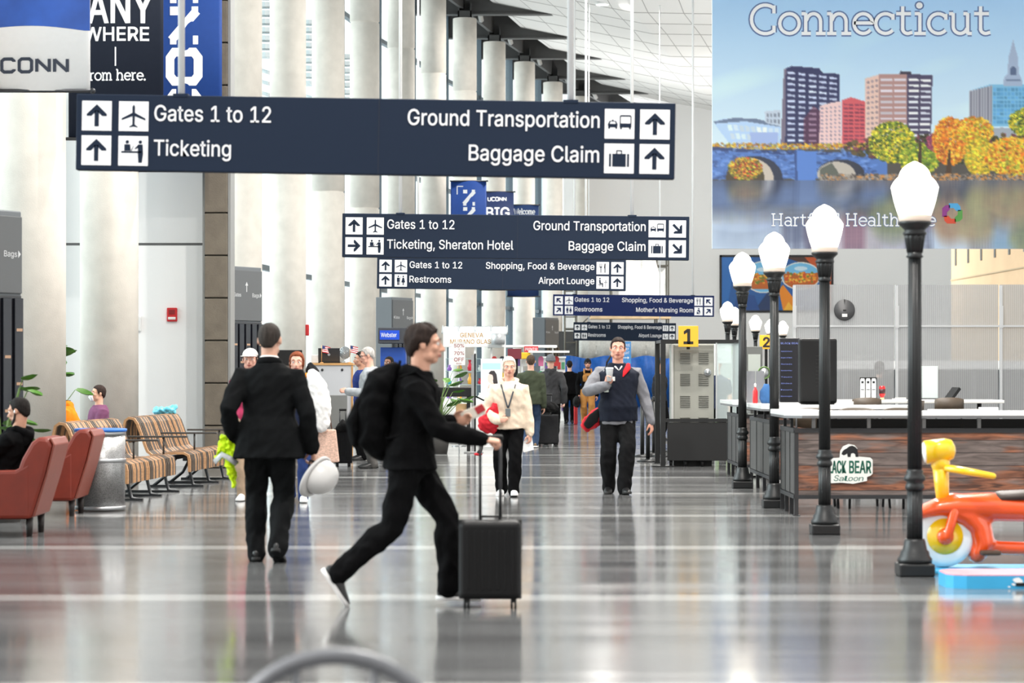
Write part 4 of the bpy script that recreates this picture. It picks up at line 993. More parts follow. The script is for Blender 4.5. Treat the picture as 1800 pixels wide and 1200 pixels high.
# ---------------------------------------------------------------- printed pictures (painted as colours on a fine grid of a flat board)
class Paint:
    def __init__(self, w, h, res):
        self.w, self.h = w, h; self.nx, self.ny = int(w / res), int(h / res)
        xs = (np.arange(self.nx) + .5) / self.nx * w; ys = (np.arange(self.ny) + .5) / self.ny * h
        self.X, self.Y = np.meshgrid(xs, ys); self.im = np.zeros((self.ny, self.nx, 3))
    def mask(self, pts):
        X, Y = self.X, self.Y; ins = np.zeros(X.shape, bool); n = len(pts)
        for i in range(n):
            x0, y0 = pts[i]; x1, y1 = pts[(i + 1) % n]
            if y0 == y1: continue
            c = ((y0 > Y) != (y1 > Y)) & (X < (x1 - x0) * (Y - y0) / (y1 - y0) + x0); ins ^= c
        return ins
    dy = 0
    def put(self, m, c, a=1.0):
        self.im[m] = self.im[m] * (1 - a) + np.array(c) / 255.0 * a
    def poly(self, pts, c, a=1.0): self.put(self.mask(pts), c, a)
    def ell(self, cx, cy, rx, ry, c, a=1.0):
        x0, x1 = int((cx - rx) / self.w * self.nx), int((cx + rx) / self.w * self.nx) + 2; y0, y1 = int((cy - ry) / self.h * self.ny), int((cy + ry) / self.h * self.ny) + 2
        x0, y0 = max(0, x0), max(0, y0)
        if x1 <= 0 or y1 <= 0: return
        sl = (slice(y0, y1), slice(x0, x1)); m = ((self.X[sl] - cx) / rx) ** 2 + ((self.Y[sl] - cy) / ry) ** 2 < 1
        v = self.im[sl]; v[m] = v[m] * (1 - a) + np.array(c) / 255.0 * a
    def windows(self, quad, nu, nv, c, fu=.8, fv=.45, a=1.0):
        """quad: lower-left, lower-right, upper-right, upper-left"""
        (ax, ay), (bx, by), (cx, cy), (dx, dy) = quad
        def at(u, v): return (ax + (bx - ax) * u) * (1 - v) + (dx + (cx - dx) * u) * v, (ay + (by - ay) * u) * (1 - v) + (dy + (cy - dy) * u) * v
        for i in range(nu):
            for j in range(nv):
                u0, u1 = (i + .5 - fu / 2) / nu, (i + .5 + fu / 2) / nu; v0, v1 = (j + .5 - fv / 2) / nv, (j + .5 + fv / 2) / nv
                k = .88 + .2 * random.random()
                self.poly([at(u0, v0), at(u1, v0), at(u1, v1), at(u0, v1)], [min(255, q * k) for q in c], a)
    def tree(self, cx, cy, rx, ry, cols, n=160, r=4):
        cy += self.dy
        n = int(n * 2.6); r = r * .62
        for i in range(n):
            a = random.random() * 6.283; d = math.sqrt(random.random())
            q = random.choice(cols); k = .7 + .5 * random.random()
            self.ell(cx + math.cos(a) * rx * d, cy + math.sin(a) * ry * d, r * (.5 + random.random()), r * (.4 + random.random() * .7), [min(255, v * k) for v in q])
    def board(self, name, fr, parent, rough=.45):
        """fr(u, v): u 0..1 across, v 0..1 down -> local point"""
        nx, ny = self.nx, self.ny
        vs = [fr(i / nx, j / ny) for j in range(ny + 1) for i in range(nx + 1)]
        fs = [(j * (nx + 1) + i, j * (nx + 1) + i + 1, (j + 1) * (nx + 1) + i + 1, (j + 1) * (nx + 1) + i) for j in range(ny) for i in range(nx)]
        me = bpy.data.meshes.new(name); me.from_pydata(vs, [], [tuple(reversed(f)) for f in fs])
        at = me.color_attributes.new('ink', 'FLOAT_COLOR', 'POINT')
        pad = np.pad(self.im, ((0, 1), (0, 1), (0, 0)), 'edge'); pad2 = np.pad(self.im, ((1, 0), (1, 0), (0, 0)), 'edge')
        c = np.clip((pad + pad2) / 2, 0, 1); c = np.where(c <= .04045, c / 12.92, ((c + .055) / 1.055) ** 2.4)
        out = np.ones((ny + 1, nx + 1, 4), np.float32); out[..., :3] = c; at.data.foreach_set('color', out.ravel())
        m = bpy.data.materials.new('print_' + name); m.use_nodes = True; b = m.node_tree.nodes['Principled BSDF']
        an = m.node_tree.nodes.new('ShaderNodeAttribute'); an.attribute_name = 'ink'; m.node_tree.links.new(an.outputs['Color'], b.inputs['Base Color']); b.inputs['Roughness'].default_value = rough
        return link(name, me, m, parent)

# the giant mural: city skyline, river and autumn trees. Paint coordinates = x - 1252, y + 70
def mural():
    OX, OY = 1252, -38
    W, Hh = 650, 475
    p = Paint(W, Hh, 1.5); p.dy = -32
    t = np.clip(p.Y / 330, 0, 1)[..., None]
    p.im[:] = np.array([150, 190, 228]) / 255 * (1 - t) + np.array([205, 222, 240]) / 255 * t
    nz = sum(np.sin(p.X * fx + p.Y * fy + ph) for fx, fy, ph in ((.011, .04, 0), (.023, .06, 2), (.006, .09, 4), (.037, .03, 1)))
    p.im += (np.clip(nz - .6, 0, 3) * .02)[..., None] * np.clip(p.Y / 250, 0, 1)[..., None]
    def q(l): return [(x - OX, y - OY) for x, y in l]
    # convention hall with swept roof
    p.poly(q([(1254, 214), (1275, 208), (1320, 209), (1372, 222), (1372, 262), (1290, 262), (1262, 226)]), (168, 196, 228)); p.poly(q([(1254, 214), (1290, 207), (1330, 209), (1372, 219), (1372, 223), (1310, 213), (1256, 217)]), (96, 112, 140))
    p.windows(q([(1290, 262), (1370, 262), (1370, 224), (1276, 216)]), 9, 3, (206, 224, 242), .75, .7); p.poly(q([(1318, 232), (1368, 232), (1368, 262), (1322, 262)]), (150, 170, 215))
    p.poly(q([(1344, 196), (1372, 193), (1372, 222), (1346, 216)]), (180, 192, 208)); p.windows(q([(1346, 216), (1372, 220), (1372, 196), (1346, 198)]), 4, 2, (120, 130, 150), .5, .6)
    # dark tower
    p.poly(q([(1372, 265), (1378, 122), (1392, 116), (1440, 120), (1446, 128), (1475, 130), (1475, 265)]), (40, 44, 84)); p.poly(q([(1372, 265), (1378, 122), (1382, 121), (1380, 265)]), (110, 100, 120))
    p.windows(q([(1382, 262), (1474, 262), (1474, 134), (1382, 122)]), 5, 14, (190, 200, 226), .72, .42)
    p.poly(q([(1412, 262), (1442, 262), (1442, 196), (1430, 186), (1412, 210)]), (100, 40, 60), .55)
    # red blocks
    p.poly(q([(1440, 264), (1441, 186), (1462, 180), (1478, 178), (1480, 264)]), (222, 190, 188)); p.windows(q([(1441, 262), (1480, 262), (1480, 184), (1441, 188)]), 5, 11, (150, 130, 150), .4, .45)
    p.poly(q([(1480, 264), (1480, 176), (1496, 171), (1520, 178), (1522, 264)]), (198, 84, 92)); p.windows(q([(1482, 262), (1520, 262), (1520, 182), (1482, 180)]), 4, 12, (120, 50, 72), .8, .4)
    # tan and slate tower
    p.poly(q([(1520, 264), (1521, 138), (1545, 131), (1545, 264)]), (214, 182, 170)); p.windows(q([(1522, 258), (1545, 258), (1545, 136), (1522, 141)]), 3, 13, (150, 128, 136), .5, .4)
    p.poly(q([(1545, 264), (1545, 131), (1594, 131), (1594, 264)]), (166, 128, 124)); p.windows(q([(1546, 262), (1594, 262), (1594, 135), (1546, 135)]), 2, 13, (206, 198, 208), .86, .4)
    p.poly(q([(1594, 264), (1594, 130), (1639, 132), (1636, 264)]), (66, 60, 88)); p.windows(q([(1595, 262), (1636, 262), (1638, 137), (1595, 135)]), 2, 13, (222, 226, 240), .84, .42); p.poly(q([(1580, 131), (1584, 125), (1602, 126), (1602, 131)]), (50, 44, 60))
    # glass block and spired tower
    p.poly(q([(1704, 214), (1704, 160), (1742, 148), (1902, 150), (1902, 226), (1742, 222)]), (112, 172, 206)); p.poly(q([(1704, 214), (1704, 160), (1744, 150), (1744, 216)]), (158, 160, 172))
    for k in range(8): p.poly(q([(1706 + k * 5, 214), (1706 + k * 5, 160 - k * 1.3), (1708 + k * 5, 160 - k * 1.3), (1708 + k * 5, 214)]), (110, 112, 126))
    p.windows(q([(1745, 218), (1900, 220), (1900, 154), (1745, 154)]), 24, 9, (86, 150, 196), .8, .75)
    p.poly(q([(1763, 152), (1765, 136), (1771, 130), (1773, 100), (1779, 78), (1781, 70), (1783, 78), (1789, 100), (1791, 130), (1796, 138), (1797, 152)]), (150, 166, 192)); p.poly(q([(1776, 132), (1776, 120), (1781, 116), (1786, 120), (1786, 132)]), (78, 94, 126)); p.poly(q([(1768, 140), (1794, 140), (1794, 143), (1768, 143)]), (100, 116, 146))
    p.poly(q([(1700, 232), (1760, 224), (1902, 236), (1902, 266), (1700, 266)]), (150, 158, 170))
    # tree line behind the bridge
    AUT = [(226, 150, 40), (214, 178, 52), (178, 170, 60), (150, 96, 50)]
    for k in range(24): p.tree(6 + k * 12, 262 + 70 - 4, 8, 6, AUT + [(120, 130, 170)], 16, 3)
    p.poly(q([(1252, 262), (1902, 262), (1902, 322), (1252, 322)]), (74, 70, 66))
    # stone bridge
    p.poly(q([(1252, 258), (1300, 261), (1372, 266), (1540, 268), (1560, 274), (1560, 312), (1252, 316)]), (76, 112, 178)); p.poly(q([(1252, 258), (1372, 266), (1540, 268), (1540, 272), (1372, 271), (1252, 264)]), (44, 62, 110))
    for k in range(420): p.ell(random.random() * 290, 301 + random.random() * 52, 2 + random.random() * 4, 1 + random.random() * 2, random.choice([(96, 136, 204), (58, 88, 150), (120, 154, 212), (46, 66, 116)]), .6)
    p.poly(q([(1396, 264), (1436, 266), (1434, 316), (1398, 316)]), (82, 122, 194)); p.poly(q([(1396, 264), (1400, 264), (1402, 316), (1398, 316)]), (50, 74, 130))
    p.poly(q([(1276, 316)] + [(1326 + 50 * math.cos(a), 314 - 40 * math.sin(a)) for a in [math.pi * (1 - i / 20) for i in range(21)]] + [(1376, 316)]), (40, 46, 66))
    p.poly(q([(1276, 316)] + [(1318 + 42 * math.cos(a), 314 - 36 * math.sin(a)) for a in [math.pi * (1 - i / 20) for i in range(21)]] + [(1360, 316)]), (188, 176, 164))
    p.poly(q([(1276, 316)] + [(1310 + 34 * math.cos(a), 314 - 34 * math.sin(a)) for a in [math.pi * (1 - i / 20) for i in range(21)]] + [(1344, 316)]), (70, 60, 44))
    p.tree(58, 366, 30, 20, AUT + [(180, 60, 40), (90, 100, 40)], 200, 3)
    p.poly(q([(1440, 316)] + [(1478 + 42 * math.cos(a), 306 - 26 * math.sin(a)) for a in [math.pi * (1 - i / 20) for i in range(21)]] + [(1520, 316)]), (44, 48, 62))
    p.poly(q([(1440, 316)] + [(1470 + 34 * math.cos(a), 308 - 24 * math.sin(a)) for a in [math.pi * (1 - i / 20) for i in range(21)]] + [(1504, 316)]), (178, 170, 160)); p.poly(q([(1440, 316), (1442, 296), (1462, 286), (1472, 300), (1480, 316)]), (88, 92, 84))
    # bank trees
    GY = [(214, 190, 40), (150, 160, 44), (96, 120, 40), (226, 206, 66), (60, 80, 34)]; OR = [(236, 150, 36), (228, 120, 30), (244, 178, 60), (190, 96, 40)]; YG = [(226, 190, 50), (206, 176, 44), (160, 160, 50), (236, 170, 50)]
    p.tree(430, 330, 200, 26, [(60, 58, 40), (84, 70, 44), (110, 60, 70), (50, 60, 34)], 300, 6)
    p.tree(316, 320, 40, 36, GY, 420, 4); p.tree(364, 350, 34, 28, [(150, 170, 50), (110, 140, 44), (200, 190, 60), (80, 110, 40)], 300, 4); p.tree(396, 320, 20, 16, [(120, 50, 80), (150, 70, 90)], 100, 4)
    p.tree(418, 318, 30, 42, OR, 420, 4); p.tree(460, 300, 34, 24, OR + YG, 260, 4); p.tree(470, 345, 26, 34, YG, 300, 4); p.tree(530, 345, 50, 34, YG + OR, 500, 4.5); p.tree(552, 285, 30, 24, GY, 260, 4); p.tree(600, 330, 40, 40, YG + OR, 400, 4.5); p.tree(620, 280, 40, 26, GY + YG, 300, 4)
    p.poly(q([(1612, 306), (1616, 250), (1619, 250), (1620, 306)]), (60, 44, 34)); p.poly(q([(1662, 306), (1668, 262), (1671, 262), (1672, 306)]), (70, 50, 36))
    for k in range(900): p.ell(190 + random.random() * 460, 344 + random.random() * 12, 1.5 + random.random() * 2, 1 + random.random(), random.choice([(120, 110, 104), (84, 76, 72), (150, 140, 130), (190, 130, 70)]))
    # river: mirrored bank, softened and pulled down
    j0 = int((318 + 38) / Hh * p.ny); n = p.ny - j0
    ref = p.im[j0 - n if j0 - n > 0 else 0:j0][::-1][:n].copy()
    k = 9; pad = np.pad(ref, ((k, k), (3, 3), (0, 0)), 'edge'); acc = np.zeros_like(ref); cnt = 0
    for dy in range(0, 2 * k + 1, 2):
        for dx in (0, 3, 6): acc += pad[dy:dy + ref.shape[0], dx:dx + ref.shape[1]]; cnt += 1
    ref = acc / cnt; dep = np.linspace(0, 1, ref.shape[0])[:, None, None]
    g = ref.mean(2, keepdims=True); ref = g * .45 + ref * .55
    tint = np.array([92, 112, 160]) / 255 * (1 - dep) + np.array([176, 198, 236]) / 255 * dep
    rip = (np.sin(p.Y[j0:j0 + ref.shape[0]] * 1.9 + np.sin(p.X[j0:j0 + ref.shape[0]] * .05) * 3) * .03)[..., None]
    p.im[j0:j0 + ref.shape[0]] = ref * .66 + tint * .34 + rip - .05
    p.im = np.clip(p.im * 1.08 + .03, 0, 1)
    s = 60.0
    c = P(OX, OY, s)
    root = empty('mural', (c.x, c.y, c.z), 0, 'giant skyline mural lettered Connecticut, autumn trees and river', 'mural')
    b = MB(); b.box((W / s / 2, .09, -Hh / s / 2), (W / s, .16, Hh / s), bevel=.01); b.build('backing_board', mat('board_white', (235, 235, 238), .6), root)
    p.board('print', lambda u, v: V((u * W / s, 0, -v * Hh / s)), root)
    def fr(u, v): return V(((u - OX) / s, -.004, -(v - OY) / s))
    def txt(body, x0, base, xh, width, wt, m_, name):
        m = MB()
        for dx, dy, ww, mi, dz in ((0, 0, wt * 1.8, 0, .0), (0, 0, wt, 1, -.004)):
            m.mi = mi; f2 = lambda u, v: fr(u, 2 * base - v) + V((0, dz, 0)); slab(m, body, f2, x0, base, xh, width, ww)
        m.build(name, [mat('letter_halo', (96, 120, 170), .6), m_], root, fix=False)
    wl = mat('mural_letter', (252, 252, 254), .5)
    txt('Connecticut', 1320, 60, 37, 424, .16, wl, 'lettering')
    txt('Hartford HealthCare', 1356, 397, 15.5, 290, .16, wl, 'lettering')
    # four-petal emblem
    m = MB(); cx, cy = 1674, 375
    for i, (dx, dy, a0) in enumerate(((-1, 0, 90), (0, -1, 0), (1, 0, -90), (0, 1, 180))):
        m.mi = i; ca, sa = math.cos(R(-i * 90)), math.sin(R(-i * 90))
        pts = [(-17, -9), (-17, 6), (-9, 6), (-9, -2), (-4, -7), (-4, -15), (-12, -14)]
        pts = [(x * 1.05, y) for x, y in pts]
        m.flat([(cx + x * math.cos(R(90 * i)) - y * math.sin(R(90 * i)), cy + x * math.sin(R(90 * i)) + y * math.cos(R(90 * i))) for x, y in pts], lambda u, v: fr(u, v))
    m.build('emblem', [mat('em_purple', (146, 56, 140), .5), mat('em_blue', (80, 170, 224), .5), mat('em_green', (92, 160, 76), .5), mat('em_red', (222, 78, 50), .5)], root, fix=False)
    for u in (.6, W / s - .8):
        m = MB(); top = ceil_z(c.x + u, c.y) - c.z; m.box((u, .09, .02), (.12, .14, .1)); m.cyl((u, .09, 0), (u, .09, top - .04), .02, seg=8); m.build('cable', rodm, root)
mural()

# framed picture of a face in sunglasses on the end wall
def lightbox():
    s = 37.52; x0, y0, x1, y1 = 1265, 448, 1465, 549; W, Hh = x1 - x0, y1 - y0
    p = Paint(W, Hh, .9); p.im[:] = np.array([34, 92, 160]) / 255
    p.poly([(0, 0), (60, 0), (20, 40), (10, 101), (0, 101)], (40, 110, 186)); p.poly([(120, 0), (200, 0), (200, 101), (176, 101), (190, 60), (150, 14)], (196, 84, 34)); p.poly([(110, 0), (150, 0), (186, 40), (170, 20)], (74, 46, 40))
    p.poly([(112, 101), (104, 62), (112, 52), (130, 76), (134, 101)], (236, 140, 34)); p.poly([(112, 101), (122, 84), (134, 101)], (246, 184, 60)); p.poly([(60, 101), (84, 66), (100, 62), (96, 101)], (24, 52, 96)); p.poly([(20, 101), (30, 70), (60, 72), (70, 101)], (28, 74, 140))
    for cx, cy, rx, ry in ((76, 38, 34, 30), (144, 36, 36, 26)):
        p.ell(cx, cy, rx, ry, (236, 232, 226)); p.ell(cx, cy, rx - 2, ry - 2, (116, 190, 232)); m = p.mask([(cx - 32, cy - 4), (cx + 34, cy - 6), (cx + 30, cy + 22), (cx - 28, cy + 22)]) & (((p.X - cx) / (rx - 2)) ** 2 + ((p.Y - cy) / (ry - 2)) ** 2 < 1); p.put(m, (196, 100, 36))
        for k in range(90):
            a, b = cx + (random.random() - .5) * 52, cy + (random.random() - .35) * 18; p.ell(a, b, 2.5, 2, random.choice([(236, 150, 40), (214, 80, 34), (240, 190, 70), (110, 130, 50)]))
        p.ell(cx, cy - 14, 12, 4, (230, 240, 248), .8)
    c = P(x0, y0, s); root = empty('framed_picture', (c.x, c.y, c.z), 0, 'framed blue and orange picture of mirrored sunglasses on the end wall', 'picture')
    b = MB(); w, h = W / s, Hh / s
    for a, q in (((w / 2, .07, -.05), (w, .14, .1)), ((w / 2, .07, -h + .05), (w, .14, .1)), ((.05, .07, -h / 2), (.1, .14, h)), ((w - .05, .07, -h / 2), (.1, .14, h))): b.box(a, q)
    b.build('frame', mat('frame_black', (26, 28, 32), .5), root)
    p.board('print', lambda u, v: V((.08 + u * (w - .16), .02, -.08 - v * (h - .16))), root)
    b = MB(); b.box((w / 2, .09, -h / 2), (w - .1, .1, h - .1)); b.build('backing', mat('frame_black', (26, 28, 32)), root)
lightbox()
# ---------------------------------------------------------------- street lamps
black = mat('black_iron', (24, 25, 26), .42, .1, bump=.1, bscale=90)
blackp = mat('black_plastic', (18, 18, 19), .5, spec=.3)
steel = mat('brushed_steel', (176, 178, 180), .3, .85)
def globe_material():
    m = mat('globe_glass', (255, 248, 236), .4, emit=3.2)
    return m
def make_lamp():
    r = empty('street_lamp')
    b = MB(); b.box((0, 0, .045), (.25, .25, .09), bevel=.012)
    b.lathe([(.12, .09), (.122, .12), (.105, .14), (.10, .17), (.085, .185), (.075, .24), (.068, .26)], seg=28); b.build('base', black, r)
    b = MB(); b.lathe([(.056, .25), (.055, .62)], seg=60, flute=.10, nfl=15); b.lathe([(.052, .72), (.046, 2.25)], seg=60, flute=.10, nfl=15); b.build('pole', black, r)
    b = MB(); b.lathe([(.058, .60), (.07, .615), (.064, .64), (.055, .655), (.078, .675), (.076, .695), (.056, .72), (.062, .735), (.05, .75)], seg=28); b.build('collar', black, r)
    b = MB(); b.lathe([(.046, 2.23), (.062, 2.242), (.05, 2.255), (.054, 2.27)], seg=24); b.lathe([(.056, 2.27), (.072, 2.37), (.076, 2.395)], seg=48, flute=.16, nfl=12); b.lathe([(.07, 2.39), (.084, 2.40), (.082, 2.415), (.07, 2.42), (.078, 2.435), (.115, 2.47), (.118, 2.485), (.108, 2.49)], seg=28); b.build('capital', black, r)
    b = MB(); b.lathe([(.09, 2.487), (.103, 2.50), (.112, 2.53), (.130, 2.58), (.147, 2.64), (.158, 2.69), (.1655, 2.728), (.163, 2.738), (.156, 2.75), (.143, 2.772), (.124, 2.792), (.113, 2.799), (.110, 2.808), (.104, 2.83), (.088, 2.857), (.066, 2.878), (.044, 2.892), (.028, 2.899), (.012, 2.908)], seg=48, flute=.02, nfl=8)
    b.build('globe', globe_material(), r)
    b = MB(); b.lathe([(.108, 2.482), (.113, 2.498), (.117, 2.528), (.113, 2.534)], seg=28); b.build('gallery', mat('globe_collar', (196, 180, 166), .4, emit=.3), r)
    return r
lamp0 = make_lamp()
LAMPS = [(1608, 250, 'tallest looking black street lamp, standing in front of the orange tricycle'), (1449.5, 199, 'black street lamp in front of the saloon panel with the bear emblem'), (1361, 166.5, 'black street lamp at the corner of the saloon counter'), (1305, 142.5, 'black street lamp between two counter ends and the sunglasses picture'),
         (1279, 84, 'small distant street lamp rising behind the steel cabinet, beside the blue sign'), (1291, 77.5, 'distant street lamp half hidden behind another just past the steel cabinet'), (1328, 68, 'distant street lamp seen between two black lamp poles'), (1354.5, 63, 'most distant pale street lamp above the number 2 placard'), (1376, 61, 'distant street lamp mostly hidden behind a black lamp pole')]
for i, (px, s, lab) in enumerate(LAMPS):
    o = lamp0 if i == 0 else copy_tree(lamp0)
    o.location = Gd(px, s); o.rotation_euler.z = .0
    k = (1.0 if s > 100 else 1.0); o.scale = (k, k, k)
    tag(o, lab, 'street lamp', 'old style street lamps along the counters')
    if i < 5:
        la = bpy.data.lights.new('lamp_glow', 'POINT'); la.energy = 10; la.shadow_soft_size = .16; la.color = (1, .9, .78)
        lo = bpy.data.objects.new('lamp_glow', la); col.objects.link(lo); lo.parent = o; lo.location = (0, 0, 3.0)

# ---------------------------------------------------------------- saloon counters
def wood_planks():
    m = bpy.data.materials.new('dark_planks'); m.use_nodes = True; nt = m.node_tree; b = nt.nodes['Principled BSDF']; N = nt.nodes.new; L = nt.links.new
    tc = N('ShaderNodeTexCoord'); mp = N('ShaderNodeMapping'); mp.inputs['Scale'].default_value = (1.0, 1.0, 9); L(tc.outputs['Object'], mp.inputs[0])
    n = N('ShaderNodeTexNoise'); n.inputs['Scale'].default_value = 2.6; n.inputs['Detail'].default_value = 7; n.inputs['Distortion'].default_value = 1.1; L(mp.outputs[0], n.inputs['Vector'])
    sp = N('ShaderNodeSeparateXYZ'); L(tc.outputs['Object'], sp.inputs[0])
    mu = N('ShaderNodeMath'); mu.operation = 'MULTIPLY'; mu.inputs[1].default_value = 1 / .125; L(sp.outputs['Z'], mu.inputs[0])
    fl = N('ShaderNodeMath'); fl.operation = 'FLOOR'; L(mu.outputs[0], fl.inputs[0]); fc = N('ShaderNodeMath'); fc.operation = 'FRACT'; L(mu.outputs[0], fc.inputs[0])
    wn = N('ShaderNodeTexWhiteNoise'); wn.noise_dimensions = '1D'; L(fl.outputs[0], wn.inputs['W'])
    n2 = N('ShaderNodeTexNoise'); n2.inputs['Scale'].default_value = 1.5; mp2 = N('ShaderNodeMapping'); mp2.inputs['Scale'].default_value = (1.3, 1, 6); L(tc.outputs['Object'], mp2.inputs[0]); L(mp2.outputs[0], n2.inputs['Vector'])
    ad = N('ShaderNodeMath'); ad.operation = 'MULTIPLY_ADD'; ad.inputs[1].default_value = .34; L(wn.outputs['Value'], ad.inputs[0]); L(n2.outputs['Fac'], ad.inputs[2])
    r1 = N('ShaderNodeValToRGB'); e = r1.color_ramp.elements; e[0].position = .30; e[0].color = (*srgb((84, 73, 69)), 1); e[1].position = .75; e[1].color = (*srgb((142, 126, 120)), 1); L(n.outputs['Fac'], r1.inputs[0])
    r2 = N('ShaderNodeValToRGB'); e = r2.color_ramp.elements; e[0].position = .35; e[0].color = (*srgb((84, 54, 42)), 1); e[1].position = .7; e[1].color = (*srgb((182, 116, 84)), 1); L(n.outputs['Fac'], r2.inputs[0])
    r3 = N('ShaderNodeValToRGB'); e = r3.color_ramp.elements; e[0].position = .68; e[0].color = (0, 0, 0, 1); e[1].position = .84; e[1].color = (1, 1, 1, 1); L(ad.outputs[0], r3.inputs[0])
    mx = N('ShaderNodeMixRGB'); L(r3.outputs[0], mx.inputs[0]); L(r1.outputs[0], mx.inputs[1]); L(r2.outputs[0], mx.inputs[2])
    lt = N('ShaderNodeMath'); lt.operation = 'LESS_THAN'; lt.inputs[1].default_value = .05; L(fc.outputs[0], lt.inputs[0])
    m2 = N('ShaderNodeMixRGB'); L(lt.outputs[0], m2.inputs[0]); L(mx.outputs[0], m2.inputs[1]); m2.inputs[2].default_value = (.012, .010, .010, 1)
    L(m2.outputs[0], b.inputs['Base Color']); b.inputs['Roughness'].default_value = .55
    return m
planks = wood_planks()
ctop = mat('counter_top_white', (240, 240, 238), .25); cedge = mat('counter_edge', (120, 120, 122), .4, .2); cframe = mat('counter_frame', (58, 58, 60), .45, .4)
def counter(label, x0, x1, y0, depth, posts, tops, panel_names=True):
    """front runs from x0 to x1 at y0; the near end wall runs back by depth"""
    r = empty('bar_counter', (x0, y0, 0), 0, label, 'counter', 'saloon counters')
    w = x1 - x0; zb, zt = .19, .85
    for a, b_ in zip(posts[:-1], posts[1:]):
        m = MB(); m.box(((a + b_) / 2 - x0, 0.0, (zb + zt) / 2), (b_ - a - .03, .05, zt - zb - .02)); m.build('plank_panel', planks, r)
    for px in posts:
        m = MB(); m.box((px - x0, 0, (zt + .0) / 2), (.04, .07, zt)); m.box((px - x0, 0, .005), (.07, .10, .01)); m.build('post', cframe, r)
    m = MB(); m.box((w / 2, -.01, zb), (w + .04, .06, .04)); m.box((w / 2, -.01, zt), (w + .04, .07, .045)); m.box((0, depth / 2, zb), (.05, depth, .04)); m.box((0, depth / 2, zt), (.05, depth, .045)); m.build('rail', cframe, r)
    n = 3
    for k in range(n):
        m = MB(); m.box((.0, depth * (k + .5) / n, (zb + zt) / 2), (.03, depth / n - .05, zt - zb - .05), bevel=.004); m.build('side_panel', mat('side_panel_dark', (74, 72, 70), .35, .1), r)
        m = MB(); m.box((0, depth * (k + 1) / n, zt / 2), (.04, .04, zt)); m.build('post', cframe, r)
    for k in range(int(w / .55) + 1):
        m = MB(); m.box((.18 + k * .55, .05, .93), (.035, .04, .16)); m.build('riser', mat('riser_grey', (150, 150, 150), .4, .6), r)
    for k in range(2):
        m = MB(); m.box((.0, depth * (.3 + .5 * k), .93), (.03, .03, .16)); m.build('riser', cframe, r)
    m = MB(); m.box((w / 2 + .1, .36, .76), (w - .3, .03, .40)); m.build('gap_panel', mat('gap_panel_black', (20, 20, 21), .6), r)  # black panel added to make the gap under the counter top dark
    t = MB(); c = .16
    outline = [(-.12 + c, -.17), (w + .1, -.17), (w + .1, .32), (.30, .32), (.30, depth + .05), (-.12, depth + .05), (-.12, -.17 + c)]
    t.prism([(u, v) for u, v in outline], lambda u, v: V((u, v, 1.0)), (0, 0, .045)); t.build('counter_top', ctop, r)
    t = MB(); t.prism([(u * .995, v * .98) for u, v in outline], lambda u, v: V((u, v, .975)), (0, 0, .024)); t.build('edge_strip', cedge, r)
    return r
k1 = counter('long saloon counter carrying the black bear emblem on its plank front', 2.83, 6.6, 25.5, 1.3, [2.83, 3.98, 5.12, 6.6], 3)
counter('saloon counter end behind the second pair of lamp poles, with slim dark side panels', 3.04, 4.6, 30.0, 2.5, [3.04, 3.78, 4.6], 2)
counter('short saloon counter furthest back, next to the glass booth', 3.04, 4.4, 33.9, 2.0, [3.04, 4.4], 2)
# bear emblem, a cut-out sign fixed on the planks
def emblem():
    s = FPX / 25.44; c = P(1461, 845, s)
    r = empty('saloon_sign', (c.x, 25.455, c.z), 0, 'white edged green sign reading Black Bear Saloon under a standing bear', 'sign')
    k = 1 / s
    def fr(d): return lambda u, v: V(((u - 1461) * k, -d, (845 - v) * k))
    out = [(1452, 806), (1476, 804), (1477, 792), (1482, 784), (1492, 780), (1502, 782), (1507, 788), (1508, 802), (1530, 804), (1534, 808), (1534, 832), (1530, 836), (1524, 838), (1524, 845), (1500, 850), (1478, 848), (1462, 849), (1450, 842), (1446, 834), (1446, 812)]
    m = MB(); m.prism(out, fr(.004), (0, -.012, 0)); m.build('backing', mat('emblem_white', (246, 246, 240), .5), r)
    m = MB(); m.flat([(1479, 798), (1481, 793), (1484, 790), (1488, 788), (1493, 784), (1498, 783), (1503, 785), (1507, 789), (1508, 796), (1509, 803), (1504, 803), (1503, 798), (1500, 796), (1496, 797), (1495, 803), (1490, 803), (1489, 797), (1486, 799), (1483, 800)], fr(.018)); m.build('bear', mat('bear_black', (22, 22, 24), .6), r, fix=False)
    m = MB(); f = fr(.018); g = lambda u, v: f(u, 2 * 831 - v)
    m.text('BLACK', g, 1449, 831, 21, 38, 'LEFT', .03); m.build('lettering', mat('emblem_green', (14, 98, 78), .5), r, fix=False); m = MB(); m.text('BEAR', g, 1493, 831, 21, 38, 'LEFT', .03); m.build('lettering', mat('emblem_green', (14, 98, 78), .5), r, fix=False)
    m = MB()
    x = 1465
    for ch in 'Saloon':
        m.text(ch, lambda u, v: f(u + (v - 845) * .25, 2 * 845 - v), x, 845, 10 if ch == 'S' else 9, 8, 'LEFT', .0); x += 9.2 if ch != 'l' else 7
    m.build('script_lettering', mat('emblem_green', (14, 98, 78)), r, fix=False)
emblem()

